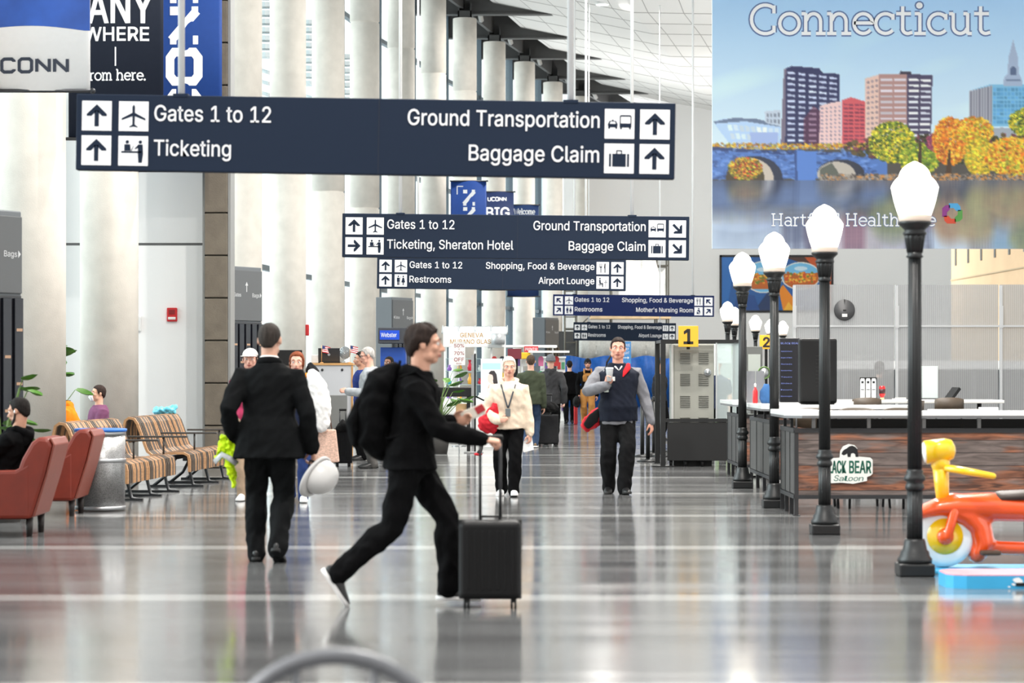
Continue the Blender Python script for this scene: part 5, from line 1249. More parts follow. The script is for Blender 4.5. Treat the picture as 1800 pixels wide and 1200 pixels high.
# menu screen and the black display housing on the second counter
s = 147.0; p = P(1437, 716, s)
r = empty('display_screen', (p.x, FPX / s, 1.045), R(6), 'black display housing seen from behind, standing on the saloon counter', 'screen')
b = MB(); b.box((0, 0, .40), (.46, .12, .78), rot(0, 0, 0), .03); b.build('housing', blackp, r)
b = MB(); b.box((0, 0, .005), (.36, .22, .012)); b.build('foot', blackp, r)
b = MB()
for k in range(9): b.box((0.02, -.062, .22 + .045 * k), (.10, .006, .012))
b.build('vent', mat('vent_dark', (12, 12, 12), .6), r)
s = 141.0
r = empty('menu_board', (P(1388, 0, s).x, FPX / s, 1.045), R(4), 'dark menu board of the saloon with lit blue lines of text', 'menu')
b = MB(); b.box((0, 0, .41), (.26, .05, .80), bevel=.01); b.build('board', mat('menu_dark', (44, 44, 48), .2), r)
b = MB(); b.text('BLACK BEAR', lambda u, v: V((u, -.03, v)), -.115, .735, .022, .23); 
for k, t_ in enumerate(('Appetizers', 'Burgers & Melts', 'Salads', 'Sandwiches', 'Tacos', 'Sides', 'Desserts', 'Beverages')): b.text(t_, lambda u, v: V((u, -.03, v)), -.115, .64 - .08 * k, .013, .14)
b.build('lettering', mat('menu_ink', (110, 124, 190), .5, emit=.4), r, fix=False)

# ---------------------------------------------------------------- frosted screens behind the tables
def frost():
    m = bpy.data.materials.new('ribbed_frosted'); m.use_nodes = True; nt = m.node_tree; nt.nodes.clear(); N = nt.nodes.new; L = nt.links.new
    o = N('ShaderNodeOutputMaterial'); mx = N('ShaderNodeMixShader'); mx.inputs[0].default_value = .5
    tr = N('ShaderNodeBsdfTransparent'); tr.inputs[0].default_value = (.86, .87, .88, 1)
    pb = N('ShaderNodeBsdfPrincipled'); pb.inputs['Roughness'].default_value = .28
    tc = N('ShaderNodeTexCoord'); w = N('ShaderNodeTexWave'); w.wave_type = 'BANDS'; w.bands_direction = 'X'; w.inputs['Scale'].default_value = 10; L(tc.outputs['Object'], w.inputs['Vector'])
    r = N('ShaderNodeValToRGB'); r.color_ramp.elements[0].color = (.30, .305, .31, 1); r.color_ramp.elements[1].color = (.42, .425, .43, 1); L(w.outputs['Fac'], r.inputs[0]); L(r.outputs[0], pb.inputs['Base Color'])
    bp = N('ShaderNodeBump'); bp.inputs['Strength'].default_value = .2; bp.inputs['Distance'].default_value = .01; L(w.outputs['Fac'], bp.inputs['Height']); L(bp.outputs[0], pb.inputs['Normal'])
    L(tr.outputs[0], mx.inputs[1]); L(pb.outputs[0], mx.inputs[2]); L(mx.outputs[0], o.inputs[0]); return m
fm = frost(); alu = mat('aluminium', (190, 192, 194), .35, .6)
s = 108.0; YP = FPX / s
for i, (a, b_, lab) in enumerate(((1393, 1573, 'ribbed frosted screen panel carrying the black disc'), (1573, 1756, 'ribbed frosted screen panel with a paper notice, behind the dining chairs'), (1756, 1938, 'ribbed frosted screen panel at the far end of the row'))):
    x0, x1 = (a - 900) / s, (b_ - 900) / s; w = x1 - x0
    r = empty('screen_panel', (x0, YP, 0), 0, lab, 'screen', 'frosted screen panels')
    for z0, z1 in ((.10, 2.17), (2.19, EYE + 154 / s)):
        m = MB(); m.box((w / 2, 0, (z0 + z1) / 2), (w - .03, .02, z1 - z0)); m.build('frosted_sheet', fm, r)
    m = MB(); m.box((0.03, 0, 1.42), (.045, .06, 2.84)); m.box((.05, 0, .01), (.10, .4, .02)); m.build('post', alu, r)
    m = MB(); m.box((w / 2, -.01, 2.18), (w, .03, .03)); m.build('rail', alu, r); m = MB(); m.box((w / 2, 0, .10), (w, .05, .04)); m.build('rail', alu, r)
    m = MB(); m.box((.03, -.035, 2.33), (.06, .02, .36)); m.build('plate', alu, r)
p = P(1484, 545, s); r = empty('round_disc', (p.x, YP - .012, p.z), 0, 'black round disc with a small label fixed to the frosted screen', 'disc')
b = MB(); b.lathe([(.17, 0), (.172, .02), (.165, .035), (.0, .036)], seg=40, axis=(0, -1, 0)); b.build('disc', mat('disc_dark', (50, 50, 52), .5), r)
b = MB(); b.box((0, -.04, -.085), (.085, .008, .05)); b.build('label_plate', mat('label_grey', (190, 190, 190), .5), r)
b = MB(); b.box((0, -.04, .0), (.05, .01, .02)); b.box((0, -.036, .155), (.018, .01, .04)); b.build('latch', mat('latch_dark', (20, 20, 20), .5), r)
p = P(1632, 690, s); r = MB(); r.box((p.x, YP - .016, 1.27), (.30, .008, .52)); tag(r.build('paper_notice', mat('notice_paper', (206, 216, 214), .7)), 'pale paper notice taped on the frosted screen', 'notice')

m = MB(); m.box((8.0, 45.0, .75), (4.6, .5, 1.5), bevel=.01); tag(m.build('back_cabinet', mat('back_cabinet_grey', (92, 94, 98), .5)), 'long dark grey cabinet glimpsed through the frosted screens', 'cabinet')
# tables and chairs of the saloon
ttop = mat('table_top_pale', (226, 224, 220), .3); tleg = mat('table_leg_dark', (40, 40, 42), .5, .4)
def table(label, x0, x1, y, d, z):
    r = empty('dining_table', ((x0 + x1) / 2, y, 0), 0, label, 'table', 'saloon tables'); w = x1 - x0
    m = MB(); m.box((0, 0, z - .025), (w, d, .05), bevel=.01); m.build('table_top', ttop, r)
    for u in (-w / 2 + .3, w / 2 - .3):
        m = MB(); m.cyl((u, 0, .02), (u, 0, z - .05), .035); m.box((u, 0, .012), (.5, .07, .024)); m.box((u, 0, .012), (.07, .5, .024)); m.build('leg', tleg, r)
table('pale saloon table standing against the frosted screen', 3.8, 7.6, 40.0, 1.0, 1.0)
table('pale saloon table in front of the wall table, with white papers', 5.1, 8.2, 37.4, .8, .86)
table('short pale saloon table with trays behind the black display housing', 3.2, 5.0, 34.8, .8, .92)
brown = mat('chair_back_brown', (74, 62, 50), .5, var=.2)
def dining_chair(label, x, y, rz, seat=.72):
    r = empty('bar_chair', (x, y, 0), rz, label, 'chair', 'saloon chairs')
    m = MB(); m.box((0, 0, seat), (.42, .42, .05), bevel=.02); m.build('seat', brown, r)
    m = MB(); rings = []
    for i in range(11):
        u = -.22 + .044 * i; y_ = -.21 - .05 * (1 - (u / .22) ** 2)
        h = .11 - .03 * abs(u / .22) ** 3
        rings.append([(u, y_, seat + .34 - h), (u, y_ - .018, seat + .34 - h), (u, y_ - .03, seat + .34 + h), (u, y_ - .012, seat + .34 + h)])
    m.loft(rings); m.build('backrest', brown, r)
    for sx in (-1, 1):
        for sy in (-1, 1):
            m = MB(); m.tube([(sx * .19, sy * .18 - (.02 if sy < 0 else 0), seat), (sx * .22, sy * .22, 0)], .014, 8); m.build('leg', tleg, r)
        m = MB(); m.tube([(sx * .19, -.18, seat), (sx * .19, -.225, seat + .34)], .012, 8); m.build('back_post', tleg, r)
    for sy in (-1, 1):
        m = MB(); m.tube([(-.2, sy * .2, .28), (.2, sy * .2, .28)], .01, 8); m.build('stretcher', tleg, r)
dining_chair('brown backed saloon chair left of the menu holder, facing the screen', (1520 - 900) / 116, FPX / 116, 0, .60)
dining_chair('brown backed saloon chair under the tilted tablet', (1664 - 900) / 116, FPX / 116, 0, .60)
dining_chair('saloon chair turned sideways beside the ketchup bottle', (1590 - 900) / 118, FPX / 118, 1.2, .56)
for k, px in enumerate((1440, 1525, 1610)):
    dining_chair(('saloon stool behind the counter near the chamfered corner', 'saloon stool behind the bear emblem panel', 'saloon stool behind the counter beside the tricycle')[k], (px - 900) / 168, FPX / 168 + .3, 3.1 + .2 * k, .60)

# things on the tables
s = 110.5; Yt = 40.0
def onto(px): return ((px - 900) / (FPX / (Yt - .25)), Yt - .25)
x, y = onto(1526); r = empty('menu_holder', (x, y, 1.0), R(-12), 'white menu holder with three upright tags on the wall table', 'menu holder')
for k in range(3):
    m = MB(); m.prism([(-.036, .02), (.036, .02), (.036, .30), (.026, .335), (-.026, .335), (-.036, .30)], lambda u, v: V((u - .085 + k * .085, -.02 + .02 * k, v)), (0, .012, 0)); q = m.build('tag', mat('menu_tag_white', (238, 238, 238), .5), r)
    m = MB(); m.box((-.085 + k * .085, -.023 + .02 * k, .275), (.035, .004, .035), bevel=.001); m.box((-.085 + k * .085, -.023 + .02 * k, .16), (.05, .004, .01)); m.build('print', mat('menu_tag_ink', (30, 34, 40), .6), q)
m = MB(); m.box((0, .0, .012), (.27, .10, .024), bevel=.004); m.box((0, .03, .18), (.26, .012, .34)); m.build('base', blackp, r)
x, y = onto(1545); r = empty('ketchup_bottle', (x + .05, y, 1.0), 0, 'red ketchup bottle standing upside down on the wall table', 'bottle')
m = MB(); m.lathe([(.028, 0), (.03, .035), (.026, .045), (.045, .07), (.05, .10), (.05, .19), (.04, .215), (.0, .22)], seg=20); m.build('bottle', mat('ketchup_red', (196, 30, 34), .3), r)
m = MB(); m.lathe([(.0305, 0.0), (.032, .004), (.032, .034), (.026, .04)], seg=20); m.build('cap', mat('cap_yellow', (232, 200, 150), .5), r)
m = MB(); m.lathe([(.0508, .10), (.0508, .17)], seg=20); m.build('label_band', mat('ketchup_label', (60, 26, 30), .5), r)
x, y = onto(1703); r = empty('tablet_stand', (x - .25, y, 1.0), R(20), 'small black tablet tilted on a stand, by the paper notice', 'tablet')
m = MB(); m.box((0, 0, .10), (.05, .22, .22), rot(0, 0, 40), .006); m.build('screen', blackp, r); m = MB(); m.box((-.03, 0, .01), (.16, .14, .02)); m.build('foot', blackp, r)
for k, (px, z) in enumerate(((1575, 0), (1583, .012))):
    x, y = onto(px); m = MB(); m.box((x, y - .1 + .1 * k, 1.0 + .012 + z), (.14, .10, .024), rot(15 * k)); tag(m.build('napkin_stack', mat('napkin', (236, 230, 220), .8)), ('folded white napkin stack next to the ketchup bottle', 'upper napkin stack leaning beside the ketchup bottle')[k], 'napkins')
for k, px in enumerate((1480, 1530)):
    m = MB(); m.box(((px - 900) / 129.3, 34.75, .935), (.40 - .08 * k, .28, .03), bevel=.005); tag(m.build('serving_tray', mat('tray_grey', (206, 202, 198), .5)), ('grey serving tray beside the black display housing', 'smaller grey serving tray below the menu holder')[k], 'tray')
m = MB(); m.box(((1690 - 900) / 121, 37.3, .875), (.9, .3, .03)); m.box(((1740 - 900) / 121, 37.3, .89), (.25, .22, .06)); tag(m.build('paper_pile', mat('paper_white', (240, 240, 238), .6)), 'spread white papers on the table behind the long counter', 'papers')
x = (1327.5 - 900) / 142.0
r = empty('sauce_bottle', (x, FPX / 142, 1.045), 0, 'slim red sauce bottle on the middle counter end', 'bottle')
m = MB(); m.lathe([(.03, 0), (.032, .01), (.032, .15), (.016, .18), (.012, .20)], seg=16); m.build('bottle', mat('sauce_red', (206, 40, 44), .3), r); m = MB(); m.lathe([(.014, .2), (.014, .235), (.004, .25)], seg=12); m.build('cap', mat('cap_white', (236, 232, 226), .5), r)
m = MB(); m.lathe([(.06, 0), (.085, .06), (.08, .15), (.04, .21), (.03, .24)], ((1347 - 900) / 142, FPX / 142, 1.045), 18); tag(m.build('blue_bag', cloth('denim_bag', (60, 100, 150))), 'blue cloth bundle beside the sauce bottle', 'bag')
for k, px in enumerate((1320, 1336)):
    m = MB(); m.box(((px - 900) / 140, FPX / 140, 1.045 + .20), (.105, .02, .40)); tag(m.build('counter_divider', mat('divider_grey', (140, 142, 146), .4, .3)), ('grey upright divider behind the sauce bottle', 'grey upright divider behind the blue bundle')[k], 'divider')

# ---------------------------------------------------------------- orange tricycle statue (riders left out)
orange = mat('glossy_orange', (240, 84, 22), .22, coat=.5); yellow = mat('glossy_yellow', (248, 200, 26), .22, coat=.5); rubber = mat('tyre_white', (236, 238, 238), .35); skyb = mat('base_blue', (62, 168, 214), .4, var=.06)
s = 244.0; cx, cy = (1654 - 900) / s, FPX / s + .02
r = empty('tricycle', (cx, cy, 0), 0, 'orange and yellow tricycle with fat white wheels behind the big street lamp', 'tricycle')
def wheel(x, y, rad, wd, parent):
    m = MB(); m.lathe([(rad * .56, -wd), (rad * .80, -wd * 1.02), (rad * .95, -wd * .75), (rad, 0), (rad * .95, wd * .75), (rad * .80, wd * 1.02), (rad * .56, wd)], (x, y, rad + .024), 40, axis=(0, -1, 0)); w = m.build('wheel', rubber, parent)
    m = MB(); m.lathe([(0, -wd * 1.08), (rad * .57, -wd * 1.06), (rad * .57, wd * 1.06), (0, wd * 1.08)], (x, y, rad + .024), 40, axis=(0, -1, 0)); m.build('hub_disc', yellow, w)
    m = MB(); m.ball((x, y - wd * 1.25, rad + .024), (.062, .05, .062)); m.ball((x, y + wd * 1.25, rad + .024), (.062, .05, .062)); m.build('hub_cap', orange, w)
wheel(0.02, 0, .228, .075, r)
for yy in (-.24, .24): wheel(.98, yy, .20, .07, r)
m = MB(); m.tube([(-.19, 0, .405), (-.02, 0, .455), (.12, 0, .465), (.35, 0, .46), (.62, 0, .45)], [(.04, .12), (.07, .13), (.09, .14), (.105, .14), (.10, .13)], seg=16, lat=(0, 0, 1), round_ends=True)
m.tube([(.10, 0, .45), (.20, 0, .40), (.275, 0, .31), (.30, 0, .20), (.26, 0, .12)], [(.12, .13), (.11, .13), (.10, .12), (.095, .12), (.07, .11)], seg=14, lat=(1, 0, 0), round_ends=True)
m.tube([(.30, 0, .17), (.60, 0, .16), (.98, 0, .22)], .05, 12, round_ends=True); m.tube([(.62, 0, .45), (.80, 0, .36), (.98, 0, .22)], .06, 12, round_ends=True)
bd = link('body', remesh(m, .014, 3), orange, r)
m = MB()
for q in (-1, 1): m.tube([(.085, q * .10, .44), (.03, q * .118, .25)], [.038, .034], 12, round_ends=True)
m.build('fork', orange, r, smooth=True)
m = MB(); m.tube([(.02, 0, .46), (.01, 0, .60), (.0, 0, .76)], [.042, .052, .060], 18); m.tube([(.0, 0, .755), (.0, 0, .785)], [.068, .068], 18, round_ends=True); m.build('steering_column', yellow, r, smooth=True)
m = MB(); m.lathe([(.06, -.12), (.085, -.11), (.085, .04), (.07, .085), (.03, .105), (0, .108)], (.0, 0, .865), 26, axis=(1, 0, .12)); hl = m.build('headlight', yellow, r)
m = MB(); m.lathe([(0, -.128), (.072, -.122), (.074, -.11)], (.0, 0, .865), 26, axis=(1, 0, .12)); m.build('lens', mat('lens_white', (246, 246, 240), .2), hl)
m = MB()
for q in (-1, 1): m.tube([(.0, 0, .745), (.08, q * .12, .735), (.20, q * .20, .715), (.34, q * .22, .69)], [.024, .026, .026, .022], 12, round_ends=True)
m.build('handlebar', yellow, r, smooth=True)
m = MB(); m.tube([(.42, 0, .525), (.60, 0, .54), (.80, 0, .56)], [(.05, .12), (.045, .14), (.03, .10)], 14, lat=(0, 0, 1), round_ends=True); m.build('seat', mat('seat_dark', (52, 40, 34), .5), r, smooth=True)
m = MB()
for q in (-1, 1): m.box((.33, q * .16, .14), (.14, .10, .035), bevel=.012)
m.build('pedal', mat('pedal_brown', (70, 50, 36), .6), r)
m = MB(); m.box((.40, 0, .012), (1.32, .62, .024), bevel=.006); m.build('base', skyb, r)
p = Gd(1655, 262); m = MB()
out = [(.0, .10), (.04, .02), (.12, -.02), (1.1, -.02), (1.1, .52), (.1, .52), (.03, .46), (.0, .38)]
m.prism([(u, v) for u, v in out], lambda u, v: V((p.x + u, 16.92 + v, 0)), (0, 0, .085))
pl = m.build('statue_plinth', mat('plinth_blue', (58, 164, 212), .4, var=.04)); tag(pl, 'scuffed light blue plinth on the floor in front of the tricycle', 'plinth')
m = MB(); m.prism([(u * .985 + .005, v * .97 + .01) for u, v in out], lambda u, v: V((p.x + u, 16.92 + v, .0855)), (0, 0, .006)); m.build('top_sheet', mat('plinth_top', (196, 128, 140), .5), pl)
m = MB()
for (u, v, q) in ((.46, .055, .03), (.43, .03, .012), (.40, .014, .008)): m.flat([(u + q * math.cos(i * .7) * (1 + .4 * math.sin(i * 5)), v + q * .7 * math.sin(i * .7)) for i in range(9)], lambda a, b_: V((p.x + a, 16.92 - .0225, b_)))
m.build('chip', mat('chip_white', (236, 238, 238), .6), pl, fix=False)
m = MB(); m.box((p.x + .50, 16.897, .03), (.11, .01, .022)); m.build('slot', blackp, pl)

# ---------------------------------------------------------------- grey tub chair in front of the camera
gm = mat('chair_grey_metal', (112, 114, 118), .4, .3)
s = 760.0; y = FPX / s; r = empty('metal_chair', ((590 - 900) / s, y + .22, 0), 0, 'grey metal chair with a rounded tube back just in front of the viewer', 'chair')
m = MB(); zt = EYE + (654 - 1153) / s
pts = [(math.cos(a) * .245, -.22 + 0.0, zt - .22 + math.sin(a) * .22) for a in [math.pi * i / 20 for i in range(21)]]
m.tube([(.245, -.19, .45)] + pts + [(-.245, -.19, .45)], .020, 14); m.build('back_frame', gm, r, smooth=True)
m = MB(); m.lathe([(.0, .435), (.22, .44), (.235, .455), (.22, .47), (.0, .472)], seg=32); m.build('seat', gm, r)
for sx in (-1, 1):
    for sy in (-1, 1):
        m = MB(); m.tube([(sx * .16, sy * .15, .44), (sx * .21, sy * .21, 0)], .016, 10); m.build('leg', gm, r, smooth=True)
for q in (-1, 1):
    m = MB(); m.tube([(q * .1, -.21, .46), (q * .09, -.225, zt - .03)], .01, 8); m.build('back_bar', gm, r, smooth=True)

# ---------------------------------------------------------------- seating by the windows
leather = mat('orange_leather', (120, 36, 16), .45, var=.10, vscale=7, bump=.12, bscale=150); edge = mat('leather_back', (128, 58, 42), .45, var=.06)
foot = mat('chair_foot', (34, 26, 24), .5)
def armchair(label, x, y, rz, group='orange leather armchairs'):
    r = empty('armchair', (x, y, 0), rz, label, 'armchair', group)      # faces local -X
    w, d = .76, .78
    for q in (-1, 1):
        m = MB(); m.prism([(-.38, .16), (-.385, .42), (-.36, .52), (-.28, .57), (-.05, .575), (.16, .58), (.30, .66), (.30, .16)], lambda u, v: V((u, q * .33 - .075, v)), (0, .15, 0)); m.build('arm', leather, r, bevel=.03)
    m = MB(); m.prism([(.10, .16), (.14, .46), (.22, .68), (.30, .82), (.36, .87), (.45, .86), (.49, .80), (.43, .55), (.31, .16)], lambda u, v: V((u, -.40, v)), (0, .80, 0)); m.build('backrest', leather, r, bevel=.035)
    m = MB(); m.prism([(.37, .18), (.49, .56), (.548, .80), (.515, .86), (.535, .86), (.565, .80), (.50, .54), (.39, .18)], lambda u, v: V((u - .06, -.395, v)), (0, .79, 0)); m.build('back_panel', edge, r, bevel=.012)
    m = MB(); m.box((-.08, 0, .35), (.56, .52, .22), bevel=.05, seg=3); m.build('seat_cushion', leather, r)
    m = MB(); m.box((-.05, 0, .20), (.62, .62, .10), bevel=.02); m.build('seat_base', leather, r)
    for sx, sy in ((-.32, -.3), (-.32, .3), (.27, -.3), (.27, .3)):
        m = MB(); m.tube([(sx, sy, .17), (sx, sy, 0)], [(.034, .034), (.026, .026)], 12); m.build('foot', foot, r)
armchair('orange leather armchair with the seated man in black', (-8 - 900) / 203, FPX / 203 + .40, R(1))
armchair('orange leather armchair standing beside the steel bin', (74 - 900) / 178, FPX / 178 + .40, R(1))
# recycling bin
s = 173.5; p = Gd(161, s); r = empty('recycling_bin', (p.x, p.y + .56, 0), 0, 'round perforated steel bin with a blue rim beside the armchair', 'bin')
def perf():
    m = mat('perforated_steel', (170, 172, 174), .35, .7); nt = m.node_tree; b = nt.nodes['Principled BSDF']; N = nt.nodes.new; L = nt.links.new
    tc = N('ShaderNodeTexCoord'); v = N('ShaderNodeTexVoronoi'); v.inputs['Scale'].default_value = 130; L(tc.outputs['Object'], v.inputs['Vector'])
    rp = N('ShaderNodeValToRGB'); rp.color_ramp.elements[0].position = .3; rp.color_ramp.elements[0].color = (.10, .10, .10, 1); rp.color_ramp.elements[1].position = .42; rp.color_ramp.elements[1].color = (.34, .34, .34, 1); L(v.outputs['Distance'], rp.inputs[0]); L(rp.outputs[0], b.inputs['Base Color']); return m
m = MB(); m.lathe([(.25, .02), (.255, .80), (.235, .80), (.235, .04)], seg=40); m.build('basket', perf(), r)
for z in (.03, .52, .80):
    m = MB(); m.lathe([(.254, z - .02), (.262, z - .018), (.262, z + .018), (.254, z + .02)], seg=40); m.build('hoop', steel, r)
m = MB(); m.lathe([(.262, .815), (.272, .82), (.272, .845), (.25, .85), (.15, .84), (.10, .80), (.0, .80)], seg=40); m.build('lid', mat('bin_blue', (40, 110, 196), .4), r)
# slatted wooden benches
tanw = mat('bench_birch', (178, 134, 94), .45, var=.2, vscale=6, stretch=(1, 1, 14)); darkw = mat('bench_dark', (78, 66, 56), .5, var=.2)
def bench(label, x, y, dirv, n, back, pitch=.066):
    """slats are bent ribbons standing side by side; x, y is the near front corner, dirv runs along the seat"""
    r = empty('slatted_bench', (x, y, 0), math.atan2(dirv[1], dirv[0]) - math.pi / 2, label, 'bench', 'slatted wooden benches')
    seat = [(.05, .20), (.05, .34), (.035, .41), (-.03, .445), (-.14, .445), (-.30, .42), (-.42, .415), (-.475, .46)]
    bk = [(-.50, .52), (-.555, .68), (-.60, .80), (-.645, .865), (-.72, .88), (-.775, .84), (-.80, .74), (-.80, .55)]
    prof = seat + (bk if back else [(-.50, .42), (-.52, .3), (-.52, .20)])
    if not back: prof = seat[:6] + [(-.40, .43), (-.47, .40), (-.50, .32), (-.50, .2)]
    th = .03
    for i in range(n):
        m = MB(); yy = pitch * i + .02; wv = .03 * math.sin(i * .5)
        ins = []
        for k, (u, v) in enumerate(prof):
            a = prof[max(0, k - 1)]; b_ = prof[min(len(prof) - 1, k + 1)]; dx, dz = b_[0] - a[0], b_[1] - a[1]; l = math.hypot(dx, dz); nx, nz = -dz / l, dx / l
            ins.append([(u + nx * th * q + wv * .3, yy + e * pitch * .34, v + nz * th * q) for q, e in ((0, -1), (0, 1), (1, 1), (1, -1))])
        m.loft([[V(p) for p in rr] for rr in ins], smooth=False)
        o = m.build('slat', darkw if (i % 3 == 2 or random.random() < .3) else tanw, r)
    L_ = pitch * n
    m = MB(); m.box((-.2, L_ / 2, .37), (.06, L_, .05)); m.box((-.02, L_ / 2, .36), (.05, L_, .05)); m.build('beam', blackp, r)
    for k in range(3):
        yy = L_ * (.12 + .38 * k); m = MB()
        m.tube([(-.02, yy, .36), (-.02, yy, .18), (.02, yy, .03), (.10, yy, .012)], [(.02, .035)] * 4, 8, lat=(1, 0, 0)); m.tube([(-.2, yy, .36), (-.32, yy, .14), (-.48, yy, .012)], [(.02, .035)] * 3, 8, lat=(1, 0, 0)); m.box((-.2, yy, .012), (.7, .06, .024))
        m.build('leg', mat('bench_leg', (58, 60, 62), .35, .6), r)
    if back:
        for k in range(2):
            m = MB(); yy = L_ * (.28 + .62 * k); m.box((-.12, yy, .66), (.72, .07, .022), bevel=.006); m.tube([(-.05, yy, .65), (-.05, yy, .45)], .012, 8); m.build('armrest', mat('armrest_dark', (62, 60, 58), .4), r)
    return r
bench('slatted wooden bench with a high back just behind the steel bin', -4.28, 28.2, (.07, 1), 32, True, .083)
bench('slatted wooden bench by the stone pier with a light blue bag on its back', -4.02, 31.6, (.055, 1), 36, True, .083)
m = MB(); m.ball((-.07, .05, .05), (.12, .10, .06)); m.ball((.05, 0, .05), (.10, .08, .065)); m.ball((.1, .03, .08), (.05, .05, .05))
o = link('plastic_bag', fold(remesh(m, .015, 2), .03, (14, 14, 14)), mat('cyan_plastic', (110, 205, 235), .3)); o.location = (P(288, 0, 132).x, 34.3, .865); tag(o, 'crumpled light blue plastic bag lying on the bench back', 'bag')

# leafy plants
leafm = mat('leaf_green', (72, 118, 34), .45, var=.35, vscale=5)
def plant(label, x, y, h, n, spread, leaf, seed):
    rnd = random.Random(seed); r = empty('potted_plant', (x, y, 0), 0, label, 'plant', 'potted plants')
    m = MB(); m.lathe([(.16, 0), (.22, .34), (.24, .40), (.22, .41), (.20, .36), (0, .35)], seg=24); m.build('pot', mat('pot_grey', (90, 88, 86), .6), r)
    st_, lf = MB(), MB()
    for i in range(n):
        a = rnd.random() * 6.28; e = spread * (.3 + .7 * rnd.random()); z = h * (.45 + .55 * rnd.random()); tip = V((math.cos(a) * e, math.sin(a) * e, z))
        st_.tube([(0, 0, .34), V((tip.x * .3, tip.y * .3, z * .7)), tip], [.012, .009, .005], 6)
        d = V((math.cos(a), math.sin(a), -.5 + rnd.random() * .9)).normalized(); sd = V((-math.sin(a), math.cos(a), rnd.random() * .8 - .4)).normalized(); up = d.cross(sd); L_ = leaf * (.7 + .6 * rnd.random())
        out = [(0, 0), (.1, .20), (.35, .34), (.6, .30), (.82, .16), (1, 0)]
        mid = [lf.bm.verts.new(tip + d * L_ * u - up * L_ * .12 * math.sin(u * 3.1)) for u, v in out]
        for q in (-1, 1):
            ed = [mid[0]] + [lf.bm.verts.new(tip + d * L_ * u + sd * L_ * v * q + up * L_ * .06) for u, v in out[1:-1]] + [mid[-1]]
            for k in range(5):
                vs = [mid[k], mid[k + 1], ed[k + 1], ed[k]]; vs = [v for j, v in enumerate(vs) if v not in vs[:j]]
                if len(vs) > 2:
                    fc = lf.bm.faces.new(vs); fc.smooth = True
    st_.build('stem', mat('stem_green', (84, 110, 50), .6), r); lf.build('foliage', leafm, r)
plant('big leaved plant behind the concrete column and the orange hoodie', -6.45, 35.6, 2.0, 30, .42, .28, 3)
plant('green plant behind the seated man, mostly out of view', (6 - 900) / 184, FPX / 184, 1.45, 18, .35, .22, 4)
plant('tall leafy plant beside the glass kiosk', (770 - 900) / 100, FPX / 100, 1.5, 26, .42, .26, 5)

# fire alarm and call box on the white wall
p = P(303, 553, FPX / 39); r = empty('fire_alarm', (p.x, 39.0, p.z), 0, 'red fire alarm strobe on the white wall', 'alarm')
m = MB(); m.box((0, -.03, 0), (.155, .06, .21), bevel=.012); m.build('housing', mat('alarm_red', (200, 34, 40), .4), r)
m = MB(); m.box((0, -.065, -.055), (.115, .02, .04), bevel=.006); m.build('strobe', mat('strobe_clear', (240, 238, 236), .2), r)
m = MB(); m.box((0, -.062, .04), (.09, .01, .07), bevel=.004); m.build('grille', mat('alarm_dark', (140, 24, 30), .5), r)
p = P(244, 569, FPX / 39); m = MB(); m.box((p.x, 38.97, p.z), (.09, .06, .24), bevel=.02); tag(m.build('call_box', mat('box_white', (232, 232, 232), .4)), 'small white call box on the white wall by the concrete column', 'call box')
p = P(539, 580, 75); m = MB(); m.box((ST[5][0] + .455, ST[5][1], p.z), (.08, .16, .26), bevel=.02); tag(m.build('alarm_pull', mat('alarm_red', (200, 34, 40))), 'small dark red alarm box on the side of a distant column', 'alarm')
# ---------------------------------------------------------------- information pylons
pgrey = mat('pylon_grey', (104, 108, 112), .45, .3); pdark = mat('pylon_dark', (46, 47, 50), .35); pscreen = mat('pylon_screen', (24, 26, 34), .15); phead = mat('pylon_header', (82, 84, 86), .4)
def pylon(label, px, s, th=66, group='information pylons'):
    r = empty('information_pylon', Gd(px, s), R(th), label, 'pylon', group)
    w, d, h = .92, .42, 3.11
    m = MB(); m.box((0, 0, h / 2), (w, d, h), bevel=.012); m.build('body', pgrey, r)
    m = MB(); m.box((0, -d / 2 - .012, h - .46), (w - .03, .024, .80), bevel=.006); hd = m.build('header_panel', phead, r)
    m = MB(); f = lambda u, v: V((u, -d / 2 - .027, v))
    for u, tx in ((-.26, 'Gates'), (.26, 'Bags')): m.text(tx, f, u, h - .48, .06, .2, 'CENTER', .01)
    m.ribbon([(0, h - .40), (0, h - .28)], .02, f); m.flat([(-.04, h - .30), (.04, h - .30), (0, h - .24)], f); m.flat([(-.42, h - .45), (-.38, h - .49), (-.38, h - .41)], f); m.flat([(.42, h - .45), (.38, h - .49), (.38, h - .41)], f)
    m.build('lettering', mat('pylon_ink', (196, 198, 200), .5), hd, fix=False)
    m = MB(); m.box((0, -d / 2 - .01, 1.35), (w - .05, .02, 1.75)); m.build('screen_recess', pdark, r)
    for k in range(5):
        m = MB(); m.box((-.36 + .18 * k, -d / 2 - .04, 1.35), (.13, .04, 1.7), rot(0, 0, 0), .006); m.build('screen', pscreen, r)
        for q in range(5):
            m2 = MB(); m2.box((-.36 + .18 * k, -d / 2 - .062, .75 + .28 * q), (.09, .003, .03)); m2.build('text_row', mat('pylon_row', (150, 120, 96), .5, emit=.25), r) if q % 2 == k % 2 else None
    m = MB(); m.box((0, 0, .05), (w + .06, d + .06, .10)); m.build('plinth', pdark, r)
pylon('dark information pylon at the picture edge, behind the seated man in black', -42, 170, 60)
pylon('dark information pylon beside the stone pier, behind the man in the suit', 412, 110, 62)
pylon('grey information pylon rising behind the blue bank sign', 693, 78, 62)
pylon('small distant information pylon between white columns near the scaffold', 959, 57, 62)

